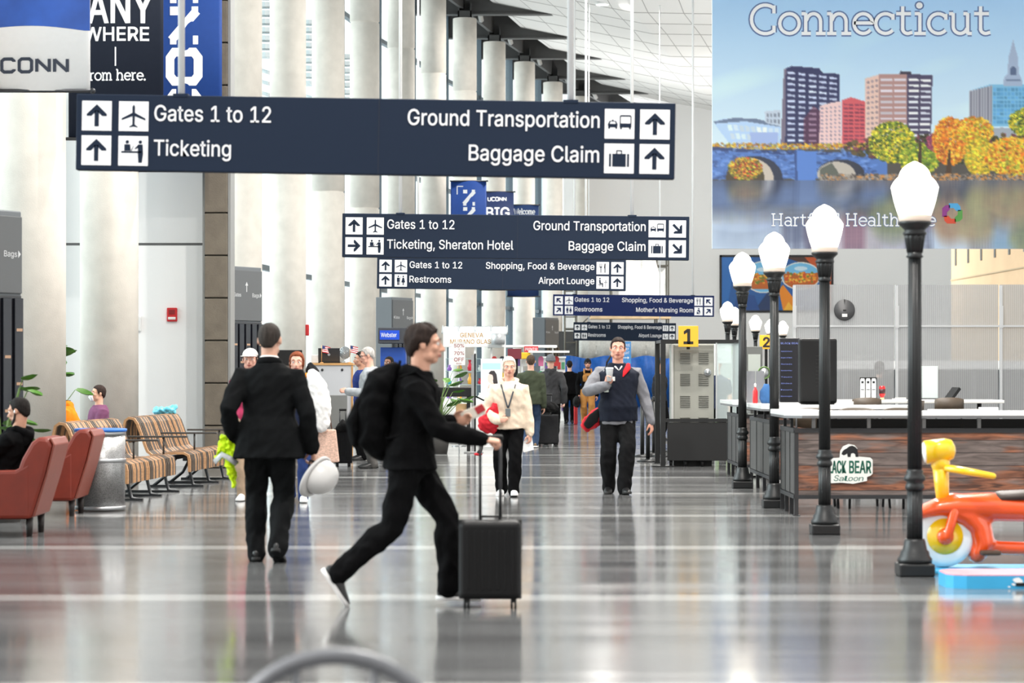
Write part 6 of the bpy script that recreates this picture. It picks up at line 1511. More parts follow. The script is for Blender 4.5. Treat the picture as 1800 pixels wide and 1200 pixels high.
# ---------------------------------------------------------------- podium with laptop, fan and flags
dgrey = mat('podium_grey', (188, 190, 194), .5); birch = mat('podium_wood', (196, 150, 96), .45, var=.12)
s = 106.0; x0, x1 = (546 - 900) / s, (619 - 900) / s; y = FPX / s; w = x1 - x0
r = empty('service_podium', ((x0 + x1) / 2, y + .35, 0), 0, 'tall pale grey podium with wooden edging and a laptop on top', 'podium')
m = MB(); m.box((0, 0, .78), (w, .7, 1.54), bevel=.005); m.build('cabinet', dgrey, r)
m = MB(); m.box((0, 0, 1.565), (w + .03, .74, .035)); m.box((w / 2, -.345, .78), (.03, .03, 1.54)); m.build('wood_edge', birch, r)
m = MB(); m.box((.05, -.365, .75), (w * .62, .02, .60), bevel=.004); m.build('steel_plate', mat('plate_steel', (150, 152, 150), .3, .7), r)
for q in (-.15, .18):
    m = MB(); m.lathe([(0, 0), (.02, 0), (.02, .012), (0, .012)], (q, -.352, 1.47), 12, axis=(0, -1, 0)); m.build('cable_grommet', blackp, r)
cx = (x0 + x1) / 2
T_ = 1.583
r = empty('laptop', (cx - .05, y + .30, T_), R(180), 'dark laptop seen from behind on the podium', 'laptop')
m = MB(); m.box((0, 0, .012), (.36, .25, .022), bevel=.005); m.build('base', blackp, r); m = MB(); m.box((0, .13, .13), (.36, .015, .24), rot(0, -12), .004); lid = m.build('lid', mat('laptop_lid', (52, 54, 58), .4, .3), r)
m = MB(); m.lathe([(.02, 0), (.022, .002), (.017, .002), (.015, 0)], (0, .165, .14), 20, axis=(0, 1, .2)); m.build('emblem', mat('lid_mark', (150, 150, 154), .4), lid)
r = empty('desk_fan', (cx + .22, y + .2, T_), R(-20), 'small round desk fan with a wire guard on the podium', 'fan')
m = MB(); m.lathe([(.07, 0), (.075, .015), (.02, .03), (.014, .05), (.014, .12)], seg=20); m.build('stand', steel, r)
m = MB()
for k in range(4): m.lathe([(.025 + .025 * k, -.03 + .004 * k), (.03 + .025 * k, -.03 + .004 * k), (.03 + .025 * k, -.026 + .004 * k), (.025 + .025 * k, -.026 + .004 * k)], (0, 0, .17), 24, axis=(0, 1, 0))
for k in range(12):
    a = k * math.pi / 6; m.tube([(0, -.03, .17), (math.cos(a) * .11, -.015, .17 + math.sin(a) * .11)], .0025, 5)
m.build('guard', steel, r)
m = MB()
for k in range(3):
    a = k * 2.1; m.ball((math.cos(a) * .05, 0, .17 + math.sin(a) * .05), (.045, .008, .028), Matrix.Rotation(-a, 3, 'Y'))
m.ball((0, 0, .17), .02); m.build('blade', mat('fan_grey', (150, 152, 156), .4), r)
for k, (u, col_) in enumerate(((-.17, 0), (.30, 0))):
    r = empty('desk_flag', (cx + u, y + .12, T_), R(15 - 40 * k), ('small striped desk flag beside the laptop', 'small striped desk flag behind the desk fan')[k], 'flag', 'desk flags')
    m = MB(); m.cyl((0, 0, 0), (0, 0, .30), .004, seg=8); m.lathe([(.03, 0), (.03, .01), (.006, .015)], seg=14); m.build('pole', birch, r)
    m = MB()
    for q in range(7):
        m.mi = q % 2; pts = [V((.01 + .02 * i, .008 * math.sin(i * 1.2), .29 - .016 * q - .004 * i)) for i in range(8)]
        for a, b_ in zip(pts[:-1], pts[1:]): m.poly([a, b_, b_ - V((0, 0, .016)), a - V((0, 0, .016))])
    m.mi = 2; m.poly([(.01, -.003, .292), (.07, .004, .282), (.07, .004, .23), (.01, -.003, .236)]); m.build('cloth', [mat('flag_red', (186, 40, 50), .7), mat('flag_white', (236, 236, 236), .7), mat('flag_blue', (40, 56, 110), .7)], r, fix=False)
m = MB(); m.box((cx - .27, y + .25, T_ + .07), (.16, .12, .14), bevel=.01); tag(m.build('card_box', mat('card_box', (206, 206, 206), .6)), 'small pale box on the podium next to the laptop', 'box')
r = empty('monitor', ((505 - 900) / s, y + .2, 0), R(10), 'black monitor on a dark stand next to the podium', 'monitor')
m = MB(); m.box((0, 0, 1.66), (.46, .05, .28), bevel=.01); m.build('screen', blackp, r); m = MB(); m.box((.0, .0, .78), (.46, .5, 1.52)); m.build('stand', mat('stand_brown', (92, 80, 72), .6), r)
# bank machine
s = 86.0; p = Gd(690, s); r = empty('bank_machine', p + V((0, .3, 0)), 0, 'blue bank machine under a dark canopy lettered Webster', 'bank machine')
m = MB(); m.box((0, .2, .97), (.52, .6, 1.94), bevel=.01); m.build('body', mat('bank_blue', (28, 72, 156), .4), r)
m = MB(); m.box((0, .1, 2.18), (.60, .8, .32), bevel=.01); m.build('canopy', mat('bank_canopy', (64, 66, 72), .4), r)
m = MB(); m.box((-.06, -.312, 2.19), (.40, .02, .19)); sg = m.build('sign_face', mat('bank_sign', (18, 64, 176), .4, emit=.35), r)
m = MB(); m.text('Webster', lambda u, v: V((u, -.324, v)), -.235, 2.15, .085, .32, 'LEFT', .012); m.build('lettering', signwhite, sg, fix=False)
m = MB(); m.box((.05, -.105, 1.28), (.30, .02, .36)); m.build('screen', mat('bank_screen', (170, 186, 204), .3), r); m = MB(); m.box((.05, -.12, .98), (.32, .06, .10), bevel=.01); m.build('keypad', mat('bank_keypad', (160, 162, 166), .4, .5), r)

# ---------------------------------------------------------------- glass kiosk
kw = mat('kiosk_white', (244, 244, 242), .4); gold = mat('kiosk_gold', (190, 140, 44), .5)
s = 88.0; x0 = (779 - 900) / s; w = 111 / s; y = FPX / s
r = empty('glass_kiosk', (x0, y, 0), 0, 'white glass shop kiosk with gold Geneva Murano Glass lettering and a curved roof', 'kiosk')
m = MB(); m.box((w / 2, .6, .45), (w, 1.1, .9), bevel=.01); m.build('cabinet', kw, r)
for u in (.03, w * .5, w - .03):
    for v in (.08, 1.1):
        m = MB(); m.box((u, v, 1.5), (.035, .035, 1.3)); m.build('post', kw, r)
for z in (1.18, 1.45, 1.70):
    m = MB(); m.box((w / 2, .6, z), (w - .05, .95, .012)); m.build('shelf', clear('shelf_glass', (225, 240, 240), .6), r)
m = MB(); m.box((w / 2 - .02, .04, 2.08), (w - .04, .05, .30), bevel=.005); hd = m.build('header', kw, r)
m = MB(); f = lambda u, v: V((u, .010, v)); m.text('GENEVA', f, .34, 2.13, .085, .46); m.build('lettering', gold, hd, fix=False); m = MB(); m.text('MURANO GLASS', f, .14, 2.00, .085, .88); m.build('lettering', gold, hd, fix=False)
m = MB(); rr = []
for k in range(13):
    a = math.pi * k / 12; rr.append([(q, .6 - math.cos(a) * .55, 2.20 + math.sin(a) * .16) for q in (-.02, w + .02)])
m2 = MB()
for a, b_ in zip(rr[:-1], rr[1:]): m2.poly([a[0], a[1], b_[1], b_[0]])
m2.build('roof', clear('roof_acrylic', (236, 240, 242), .35), r, smooth=True)
for k in range(5):
    u = -.02 + (w + .04) * k / 4; m = MB(); m.tube([(u, .6 - math.cos(math.pi * i / 12) * .56, 2.20 + math.sin(math.pi * i / 12) * .17) for i in range(13)], .012, 6); m.build('roof_rib', mat('rib_grey', (176, 180, 182), .4, .5), r)
m = MB(); m.lathe([(.0, .0), (.13, .0), (.14, .1), (.13, .22), (.0, .23)], (w - .16, -.14, 1.98), 24); m.build('drum', mat('kiosk_drum', (196, 198, 200), .3, .5), r)
gl = [('ruby', (196, 40, 60)), ('teal', (70, 170, 180)), ('amber', (220, 160, 60)), ('clear', (226, 232, 230)), ('violet', (130, 90, 170))]
for z in (.90, 1.187, 1.457):
    for k in range(6):
        nm, c = gl[(k * 3 + int(z * 10)) % 5]; u = .12 + (w - .24) * k / 5; v = .20 + .1 * (k % 2)
        m = MB(); hh = .12 + .05 * ((k * 7) % 3); m.lathe([(.03, 0), (.045, .02), (.05, hh * .45), (.02, hh * .75), (.035, hh)], (x0 + u, y + v, z + .0), 14)
        lv = {.90: 'cabinet top', 1.187: 'lower glass shelf', 1.457: 'upper glass shelf'}[z]
        tag(m.build('glass_vase', mat('glass_' + nm, c, .1)), '%s coloured glass vase on the kiosk %s, %s' % (nm, lv, ('by the end post', 'second along', 'just before the middle', 'just past the middle', 'second to last', 'at the far post')[k]), 'vase', 'glass vases in the kiosk')
s = 91.0; p = Gd(807, s); r = empty('sale_sign', p, 0, 'white stand sign reading 50% to 70% OFF in dark red', 'sign')
m = MB(); m.box((0, 0, 1.79), (.235, .02, .45), bevel=.003); bd = m.build('board', mat('sale_white', (236, 234, 232), .5), r)
m = MB(); f = lambda u, v: V((u, -.012, v)); m.text('50%', f, 0, 1.91, .065, .19, 'CENTER', .015); m.text('to', f, 0, 1.865, .025, .03, 'CENTER'); m.text('70%', f, 0, 1.765, .065, .19, 'CENTER', .015); m.text('OFF', f, 0, 1.64, .07, .19, 'CENTER', .015); m.text('Retail', f, 0, 1.585, .03, .1, 'CENTER'); m.build('lettering', mat('sale_red', (150, 44, 54), .5), bd, fix=False)
m = MB(); m.cyl((0, 0, 0), (0, 0, 1.57), .012, seg=10); m.lathe([(.14, 0), (.14, .012), (.02, .02)], seg=24); m.build('stand', steel, r)
# poster of a dark haired model
s = 94.0; p = Gd(864, s)
pt = Paint(32, 60, .35); pt.im[:] = np.array([232, 236, 238]) / 255; pt.poly([(0, 0), (32, 0), (32, 11), (0, 11)], (170, 220, 224)); pt.poly([(11, 17), (15, 13), (21, 13), (25, 19), (27, 34), (29, 40), (22, 42), (19, 34), (18, 22)], (52, 46, 50)); pt.ell(14, 26, 5, 8, (226, 200, 190)); pt.poly([(10, 38), (18, 32), (24, 40), (26, 60), (6, 60)], (222, 196, 186)); pt.poly([(10, 40), (13, 46), (18, 42), (17, 40), (13, 43)], (60, 60, 66)); pt.poly([(11, 18), (16, 14), (22, 16), (20, 30), (18, 20)], (52, 46, 50))
r = empty('poster_stand', p, 0, 'white advertising stand with a teal header and a dark haired model', 'poster')
m = MB(); m.box((0, .04, .85), (.40, .06, 1.66), bevel=.01); m.build('stand_body', kw, r)
pt.board('poster_print', lambda u, v: V((-.17 + .34 * u, .006, 1.60 - .66 * v)), r)
# silver pole with black side and belt
s = 99.0; p = Gd(832.5, s); r = empty('barrier_pole', p, 0, 'tall silver and black pole in front of the glass kiosk', 'pole')
m = MB(); m.box((-.015, 0, .87), (.05, .06, 1.74)); m.build('silver_face', steel, r); m = MB(); m.box((.025, .01, .88), (.03, .07, 1.76)); m.build('black_edge', blackp, r); m = MB(); m.box((0, 0, .01), (.34, .34, .02), bevel=.004); m.build('base_plate', steel, r)
m = MB(); m.tube([(.04, -.02, 1.0), (.18, -.01, .93), (.32, .0, .98), (.44, .0, 1.22)], [(.006, .02)] * 4, 8); m.build('belt', blackp, r)
s = 97.0; p = Gd(796, s); r = empty('console_table', p + V((0, .35, 0)), 0, 'black console table with a lower shelf in front of the glass kiosk', 'table')
m = MB(); m.box((0, 0, 1.07), (.68, .5, .17), bevel=.01); m.build('table_top', mat('table_black', (24, 24, 26), .3), r)
m = MB(); m.box((0, 0, .50), (.62, .44, .03)); m.build('shelf', mat('table_black', (24, 24, 26)), r)
for sx in (-.28, .28):
    for sy in (-.2, .2):
        m = MB(); m.box((sx, sy, .5), (.06, .05, 1.0)); m.build('leg', mat('table_leg_grey', (130, 132, 136), .4, .5) if sx < 0 else mat('table_black', (24, 24, 26)), r)
m = MB(); m.box((p.x + .15, p.y + .3, .515 + .17), (.2, .2, .34), bevel=.01); tag(m.build('cardboard_box', mat('cardboard', (190, 156, 112), .8)), 'cardboard box on the console table shelf', 'box')
# maroon panel on a pole
s = 90.0; p = Gd(904.5, s); r = empty('notice_stand', p, 0, 'maroon notice panel on a black pole beside the gift stall', 'sign')
m = MB(); m.box((0, -.02, 1.79), (.27, .03, .20), bevel=.004); m.build('panel', mat('maroon', (116, 36, 50), .5), r); m = MB(); m.box((0, .015, .9), (.13, .03, 1.72)); m.box((0, 0, .01), (.3, .3, .02)); m.build('pole', blackp, r)
# gift stall
s = 72.0; p = Gd(925, s); r = empty('gift_stall', p + V((0, .4, 0)), 0, 'white roofed gift stall hung with colourful goods and a red PRINTS sign', 'stall')
m = MB(); m.box((-.1, 0, 2.06), (1.7, 1.2, .06), bevel=.01); m.box((.55, -.3, 1.93), (1.0, .8, .05)); m.build('roof', kw, r)
m = MB(); m.box((0, .3, .5), (1.4, .6, 1.0)); m.build('counter', mat('stall_dark', (70, 66, 66), .6), r)
for u in (-.85, -.1, .65):
    m = MB(); m.box((u, -.3, 1.03), (.04, .04, 2.05)); m.build('post', kw, r)
m = MB(); m.box((.12, -.62, 1.99), (.34, .03, .14)); sg = m.build('sign_board', mat('prints_red', (214, 44, 50), .5), r); m = MB(); m.text('PRINTS!', lambda u, v: V((u, -.637, v)), .12, 1.95, .075, .29, 'CENTER', .015); m.build('lettering', signwhite, sg, fix=False)
m = MB(); m.box((-.05, -.63, 1.83), (.30, .05, .16), bevel=.02); m.build('yellow_panel', mat('stall_yellow', (240, 196, 40), .5), r)
goods = [(200, 60, 60), (70, 120, 190), (236, 196, 80), (90, 160, 120), (230, 230, 226), (50, 50, 60), (220, 120, 160), (120, 90, 160)]
for k in range(26):
    c = goods[(k * 5) % 8]; u, z = -.78 + (k % 9) * .19, 1.70 - (k // 9) * .36
    m = MB(); m.prism([(-.06, -.12), (.06, -.12), (.065, .07), (.03, .12), (-.03, .12), (-.065, .07)], lambda a, b_: V((u + a, -.34 - .03 * (k % 2), z + b_)), (0, .02, 0)); m.build('hanging_goods', mat('goods_%d_%d_%d' % c, c, .7), r)
s = 61.0; p = Gd(972, s); r = empty('card_rack', p + V((0, .2, 0)), 0, 'low rack of colourful cards and toys beside the man in black', 'rack')
m = MB(); m.box((0, .06, .92), (.72, .08, 1.84), bevel=.01); m.box((0, -.03, .02), (.76, .36, .04)); m.box((0, 0, 1.86), (.76, .26, .05)); m.build('frame', kw, r)
for k in range(30):
    c = goods[(k * 3 + k // 6) % 8]; m = MB(); m.box((-.30 + (k % 6) * .12, -.01, .42 + (k // 6) * .30), (.09, .05, .2), bevel=.006); m.build('card_pack', mat('goods_%d_%d_%d' % c, c, .7), r)

# ---------------------------------------------------------------- scaffold, tarps, sheets
s = 41.0; x0 = (993 - 900) / s; y = FPX / s; w = 182 / s
r = empty('scaffold', (x0, y, 0), 0, 'steel scaffold tower wrapped in a white sheet at the end of the hall', 'scaffold')
st_ = mat('scaffold_steel', (96, 92, 84), .5, .5)
for u in (0, .5, 2.0, w - .5, w):
    for v in (0, 1.5):
        m = MB(); m.cyl((u, v, 0), (u, v, 6.3 if u > .6 else 5.0), .035, seg=8); m.build('upright', st_, r)
for k in range(9):
    m = MB(); z = .5 + .55 * k; m.cyl((0, 0, z), (.5, 0, z), .025, seg=8); m.build('rung', st_, r)
for z in (2.0, 3.3, 4.7, 6.0):
    for v in (0, 1.5):
        m = MB(); m.cyl((0, v, z), (w, v, z), .03, seg=8); m.build('ledger', st_, r)
for a, b_ in (((.5, 2.0), (2.0, 3.3)), ((2.0, 3.3), (w - .5, 2.0)), ((.5, 3.3), (2.0, 4.7)), ((2.0, 2.0), (w - .5, 3.3))):
    m = MB(); m.cyl((a[0], -.04, a[1]), (b_[0], -.04, b_[1]), .025, seg=8); m.build('diagonal_brace', st_, r)
m = MB()
for k in range(4): m.box((1.2 + (w - 1.2) / 2, .1 + .4 * k, 3.78), (w - 1.0, .36, .12))
m.build('plywood_deck', mat('plywood', (206, 178, 140), .7, var=.15, vscale=3, stretch=(1, 8, 1)), r)
m = MB(); rows = []
for i in range(15):
    u = 2.3 + 2.0 * i / 14; top = 6.35 + .15 * math.sin(i * .9) - (.5 if i > 11 else 0); rows.append([(u, -.1 + .06 * math.sin(i * 1.7), 3.95), (u, -.12 + .1 * math.sin(i * 1.1), 5.0), (u, -.08 + .06 * math.sin(i * 2.1), top), (u, -.05 + .06 * math.sin(i * 2.1), top), (u, -.06 + .06 * math.sin(i * 1.7), 3.95)])
m.loft(rows); m.build('white_sheet', cloth('sheet_white', (236, 234, 230), bump=.4, bscale=6), r, smooth=True)
m = MB(); rows = []
for i in range(25):
    u = .6 + (w - .5) * i / 24; rows.append([(u, -.16 + .05 * math.sin(i * 1.9), 1.9), (u, -.16 + .06 * math.sin(i * 1.4 + 1), 2.9), (u, -.13 + .06 * math.sin(i * 1.4 + 1), 2.9), (u, -.13 + .05 * math.sin(i * 1.9), 1.9)])
m.loft(rows); m.build('grey_sheet', cloth('sheet_grey', (176, 176, 172), bump=.4, bscale=6), r, smooth=True)
m = MB(); rows = []
for i in range(37):
    u = (982 - 900) / 43 + (1178 - 982) / 43 * i / 36; d = .05 * math.sin(i * 1.3) + .03 * math.sin(i * 2.9); yy = FPX / 43 + d; zt = 2.05 + .06 * math.sin(i * .5)
    rows.append([(u, yy, 0), (u, yy + .02, 1.1), (u, yy, zt), (u, yy + .025, zt), (u, yy + .025, 0)])
m.loft(rows); tag(m.build('blue_tarp', cloth('tarp_blue', (24, 78, 150), rough=.5, bump=.4, bscale=5), smooth=True), 'wide blue tarpaulin screening the foot of the scaffold', 'tarpaulin')
m = MB(); m.box((w / 2 + x0, y + 1.2, 1.6), (w + .6, .06, 3.2)); tag(m.build('hoarding', mat('hoarding_dark', (70, 70, 70), .8)), 'dark hoarding boards behind the blue tarpaulin', 'hoarding')
s = 62.0; p = Gd(1100, s); r = empty('direction_stand', p, 0, 'blue stand sign reading Please Stay Right behind the man in the vest', 'sign')
m = MB(); m.box((0, 0, 1.98), (.30, .03, .64), bevel=.005); bd = m.build('board', mat('stay_blue', (72, 144, 208), .5), r)
m = MB(); f = lambda u, v: V((u, -.018, v)); m.text('PLEASE', f, 0, 2.16, .075, .24, 'CENTER', .01); m.text('STAY', f, 0, 2.05, .075, .17, 'CENTER', .01); m.text('RIGHT', f, 0, 1.94, .075, .2, 'CENTER', .01); m.ribbon([(-.08, 1.84), (.05, 1.84)], .02, f); m.flat([(.05, 1.88), (.10, 1.84), (.05, 1.80)], f); m.build('lettering', signwhite, bd, fix=False)
m = MB(); m.cyl((0, 0, 0), (0, 0, 1.68), .02, seg=10); m.box((0, 0, .01), (.36, .36, .02)); m.build('stand', blackp, r)
# ---------------------------------------------------------------- belt posts
for k, (px, s) in enumerate(((1129, 104), (1139, 110), (1149.5, 102), (1157.5, 98), (1163, 104))):
    r = empty('belt_post', Gd(px, s), 0, ('black belt post next to the hand of the man in the vest', 'black belt post second from the man in the vest', 'black belt post in the middle of the group beside the booth', 'black belt post fourth from the man in the vest', 'black belt post closest to the booth frame')[k], 'belt post', 'black queue posts beside the booth')
    m = MB(); m.cyl((0, 0, .02), (0, 0, .95), .034, seg=16); m.build('post', black, r); m = MB(); m.lathe([(.18, 0), (.18, .018), (.06, .04), (.04, .05)], seg=28); m.build('base', black, r); m = MB(); m.lathe([(.04, .93), (.042, .94), (.042, 1.0), (.035, 1.01), (0, 1.012)], seg=20); m.build('belt_head', blackp, r)
    if k < 4:
        nx = Gd((1139, 1149.5, 1157.5, 1163)[k], (110, 102, 98, 104)[k]) - Gd(px, s); m = MB(); m.tube([V((0, 0, .965)), nx * .5 + V((0, 0, .95)), nx + V((0, 0, .965))], [(.003, .024)] * 3, 8, lat=(nx.y, -nx.x, 0)); m.build('belt', blackp, r)

# ---------------------------------------------------------------- glass booth with the louvred cabinet
s = 116.0; x0 = (1165.5 - 900) / s; y = FPX / s; w = 142 / s; dp = 1.5
r = empty('ticket_booth', (x0, y, 0), 0, 'black framed booth with clear glass panes and a solid black base', 'booth')
for u in (0, w):
    for v in (0, dp):
        m = MB(); m.box((u, v, .96), (.075, .075, 1.92)); m.box((u, v, .008), (.34 if u == 0 and v == 0 else .1, .3 if u == 0 and v == 0 else .1, .016)); m.build('post', black, r)
for c_, q_ in (((w / 2, 0, 1.90), (w, .06, .045)), ((w / 2, dp, 1.90), (w, .06, .045)), ((0, dp / 2, 1.90), (.05, dp, .045)), ((w, dp / 2, 1.90), (.05, dp, .045)), ((w / 2, 0, .70), (w, .07, .05))):
    m = MB(); m.box(c_, q_); m.build('rail', black, r)
m = MB(); m.box((w / 2 + .02, 0, .38), (w - .09, .05, .58), bevel=.006); m.box((w, dp / 2, .38), (.05, dp - .08, .58)); m.build('base_panel', mat('booth_black', (18, 18, 19), .45), r)
m = MB(); m.box((w * .82, .0, 1.30), (w * .34, .012, 1.14)); m.build('glass_pane', clear('booth_glass', (232, 240, 240), .72, .04), r)
m = MB(); m.box((w, dp / 2, 1.30), (.012, dp - .1, 1.14)); m.build('glass_pane', clear('booth_glass'), r)
m = MB(); m.box((w * .66, -.01, 1.30), (.02, .03, 1.16)); m.build('mullion', alu, r)
for u in (.12, .34, .60, w - .14):
    m = MB(); m.lathe([(.02, -.018), (.045, -.02), (.05, 0), (.045, .02), (.02, .018)], (u, .05, .051), 18, axis=(1, 0, 0)); m.box((u, .05, .085), (.05, .06, .05)); m.build('caster', blackp, r)
cab = mat('cabinet_grey', (150, 150, 142), .5, .2, var=.04)
cx = (1219 - 900) / s; m0 = y + .42
r = empty('steel_cabinet', (cx, m0, 0), 0, 'grey steel cabinet with louvres and a round lock inside the booth frame', 'cabinet')
m = MB(); m.box((0, 0, 1.16), (.64, .62, 1.40), bevel=.01); m.build('body', cab, r)
m = MB(); m.box((0, 0, .23), (.58, .56, .46)); m.build('stand', blackp, r)
m = MB(); m.box((.015, -.315, 1.16), (.60, .015, 1.36), bevel=.004); dr = m.build('door', cab, r)
for u in (-.12, .16):
    for g in range(4):
        m = MB()
        for k in range(6): m.box((u, -.33, .58 + g * .33 + k * .032), (.15, .022, .014), rot(0, 25), .003)
        m.build('louvre', mat('louvre_grey', (126, 126, 120), .5, .3), dr)
m = MB(); m.lathe([(.055, 0), (.055, .03), (.048, .034), (.03, .03), (.03, .045), (0, .048)], (.22, -.322, 1.43), 24, axis=(0, -1, 0)); m.build('lock', steel, dr)
m = MB(); m.box((-.315, -.317, 1.16), (.03, .02, 1.38)); m.build('hinge', mat('hinge_pale', (200, 200, 198), .4, .5), r)
def number_sign(label, n, px, py, s, q, hz):
    p = P(px, py, s); r = empty('number_sign', (p.x, p.y, p.z), 0, label, 'sign', 'yellow counter numbers')
    m = MB(); m.box((0, 0, 0), (q, .03, q * 1.05), bevel=.004); bd = m.build('board', mat('number_yellow', (238, 174, 44), .5), r)
    m = MB(); m.text(n, lambda u, v: V((u, -.017, v)), 0, -q * .36, q * .70, None, 'CENTER', .05); m.build('numeral', mat('numeral_black', (24, 22, 20), .5), bd, fix=False)
    m = MB(); m.box((0, .03, -q * .5 - hz / 2), (.05, .02, hz + q * .3)); m.build('stem', blackp, r)
number_sign('yellow placard with a large black number 1 above the steel cabinet', '1', 1210, 591, 116.5, .30, .0)
number_sign('smaller yellow placard with a black number 2 behind the lamp poles', '2', 1347, 601, 98, .24, 1.8)
m = MB(); m.box(((1243 - 900) / 112, FPX / 113, 1.56), (.30, .01, .36)); m.box(((1262 - 900) / 112, FPX / 113 + .02, 1.72), (.36, .01, .3)); tag(m.build('taped_notice', mat('paper_pale', (226, 226, 226), .7)), 'pale paper notices hung inside the booth glass', 'notice')
# round steel mirror and green trimmed cabinet behind the second glass
s = 104.0; p = Gd(1343, s); r = empty('mirror_stand', p, 0, 'round steel mirror on a thin stand behind the lamp poles', 'mirror')
m = MB(); m.lathe([(0, 0), (.098, .0), (.098, .015), (0, .02)], (0, 0, 1.42), 30, axis=(0, -1, 0)); m.build('disc', steel, r); m = MB(); m.tube([(math.cos(i * math.pi / 12) * .10, -.01, 1.42 + math.sin(i * math.pi / 12) * .10) for i in range(24)], .012, 8, closed=True); m.build('rim', mat('rim_green', (88, 120, 60), .5), r); m = MB(); m.cyl((0, .0, 0), (0, .0, 1.33), .014, seg=10); m.lathe([(.13, 0), (.13, .014), (.02, .03)], seg=20); m.build('stand', steel, r)
s = 99.0
for k, (px, w_, c, lab) in enumerate(((1279, .34, (116, 136, 92), 'tall green trimmed glass fridge behind the booth'), (1327, .30, (96, 98, 96), 'grey glass fridge next to the green trimmed one'))):
    p = Gd(px, s); r = empty('display_fridge', p + V((0, .3, 0)), 0, lab, 'fridge', 'display fridges behind the booth')
    m = MB(); m.box((0, .1, .95), (w_, .5, 1.88), bevel=.01); m.build('body', mat('fridge_%d' % k, c, .5), r); m = MB(); m.box((0, -.165, 1.1), (w_ - .08, .02, 1.3)); m.build('door', clear('fridge_glass', (200, 206, 200), .3, .1), r)
    for z in (.6, .95, 1.3):
        m = MB(); m.box((0, -.16, z), (w_ - .1, .01, .02)); m.build('shelf_edge', alu, r)
# ---------------------------------------------------------------- the people
BLK = cloth('cloth_black', (14, 14, 15), spec=.05); BLK2 = cloth('cloth_black_trousers', (16, 16, 17), spec=.05); SUIT = cloth('suit_black', (20, 21, 22), bump=.2, spec=.05); WSOLE = mat('sole_white', (226, 224, 222), .6); BSHOE = mat('shoe_black', (24, 24, 25), .4); WSHOE = mat('shoe_white', (230, 230, 230), .6); SOLEB = mat('sole_black', (18, 18, 18), .7)
LACE = mat('lace_white', (220, 220, 220), .7)
# --- traveller in black striding to the side with a case
s = 286.0; px0 = 722
def fw(px): return (px - px0) / s
def up(py): return EYE + (654 - py) / s
W = person('person in black hooded top and trousers striding past with a backpack and cabin case', Gd(px0, s), R(90), 1.745, girth=1.04, pelz=.893, lean=8, twist=0,
    feet={'L': (.09, -fw(789), .10, 2, 0), 'R': (-.08, -fw(597), .20, 56, 0)},
    hands={'R': {'at': (-.16, -fw(846), up(771)), 'pole': (-.35, .8, -1.0), 'dir': (0.12, -1, -.10), 'thumb': (1, 0, .25), 'curl': 1.0}, 'L': {'at': (.12, -fw(788), up(742)), 'pole': (.5, .7, -1), 'dir': (-.1, -1, .15), 'thumb': (0, .1, 1), 'curl': .5}},
    head=(4, 2, 0), skin=(206, 156, 132), hair=('full', (40, 30, 26)), vox=.009,
    top=dict(name='hooded_top', mat=BLK, hem=-.035, off=.028, soff=.018, cuff=.004, flare=.02, hood=True, fold=.012, collar=.318), bottom=dict(mat=BLK2, wide=.020, hem=.02, fold=.014), shoes=dict(mat=BSHOE, sole=WSOLE, lace=LACE))
# cabin case
def suitcase(label, loc, rz, w, d, h, hh, m, group='rolling cases'):
    r = empty('suitcase', loc, rz, label, 'suitcase', group)
    b = MB(); b.box((0, 0, .055 + h / 2), (w, d, h), bevel=.035, seg=4); b.build('shell', m, r)
    b = MB()
    for k in range(7): b.box((-w * .36 + w * .12 * k, -d / 2 - .001, .055 + h / 2), (w * .045, .008, h - .12), bevel=.003)
    b.build('rib', m, r)
    b = MB(); b.box((0, 0, .055 + h / 2), (w + .008, .018, h + .008), bevel=.006); b.build('zip_band', mat('case_zip', (14, 14, 15), .6), r)
    for q in (-1, 1):
        b = MB(); b.cyl((q * w * .165, d * .3, .055 + h - .02), (q * w * .165, d * .3, hh - .02), .0095, seg=10); b.build('handle_tube', mat('case_tube', (52, 52, 54), .35, .6), r)
    b = MB(); b.box((0, d * .3, hh), (w * .42, .03, .035), bevel=.012); b.build('grip', blackp, r)
    b = MB(); b.tube([(-.06, 0, .055 + h - .005), (-.05, 0, .055 + h + .022), (.05, 0, .055 + h + .022), (.06, 0, .055 + h - .005)], .009, 8); b.build('top_handle', blackp, r)
    for sx in (-1, 1):
        for sy in (-1, 1):
            b = MB()
            for q in (-.011, .011): b.lathe([(.008, q - .007), (.026, q - .007), (.028, q), (.026, q + .007), (.008, q + .007)], (sx * (w / 2 - .045), sy * (d / 2 - .04), .028), 18, axis=(1, 0, 0))
            b.box((sx * (w / 2 - .045), sy * (d / 2 - .04), .05), (.03, .03, .03)); b.build('wheel', blackp, r)
    return r
shell = mat('case_black', (15, 15, 16), .5, spec=.25)
hw = jw(W, W['arms']['R'][2])
suitcase('black hard shell cabin case pushed by the striding traveller', (Gd(862, s).x, hw.y + .02, 0), 0, .375, .24, .475, 1.03, shell)
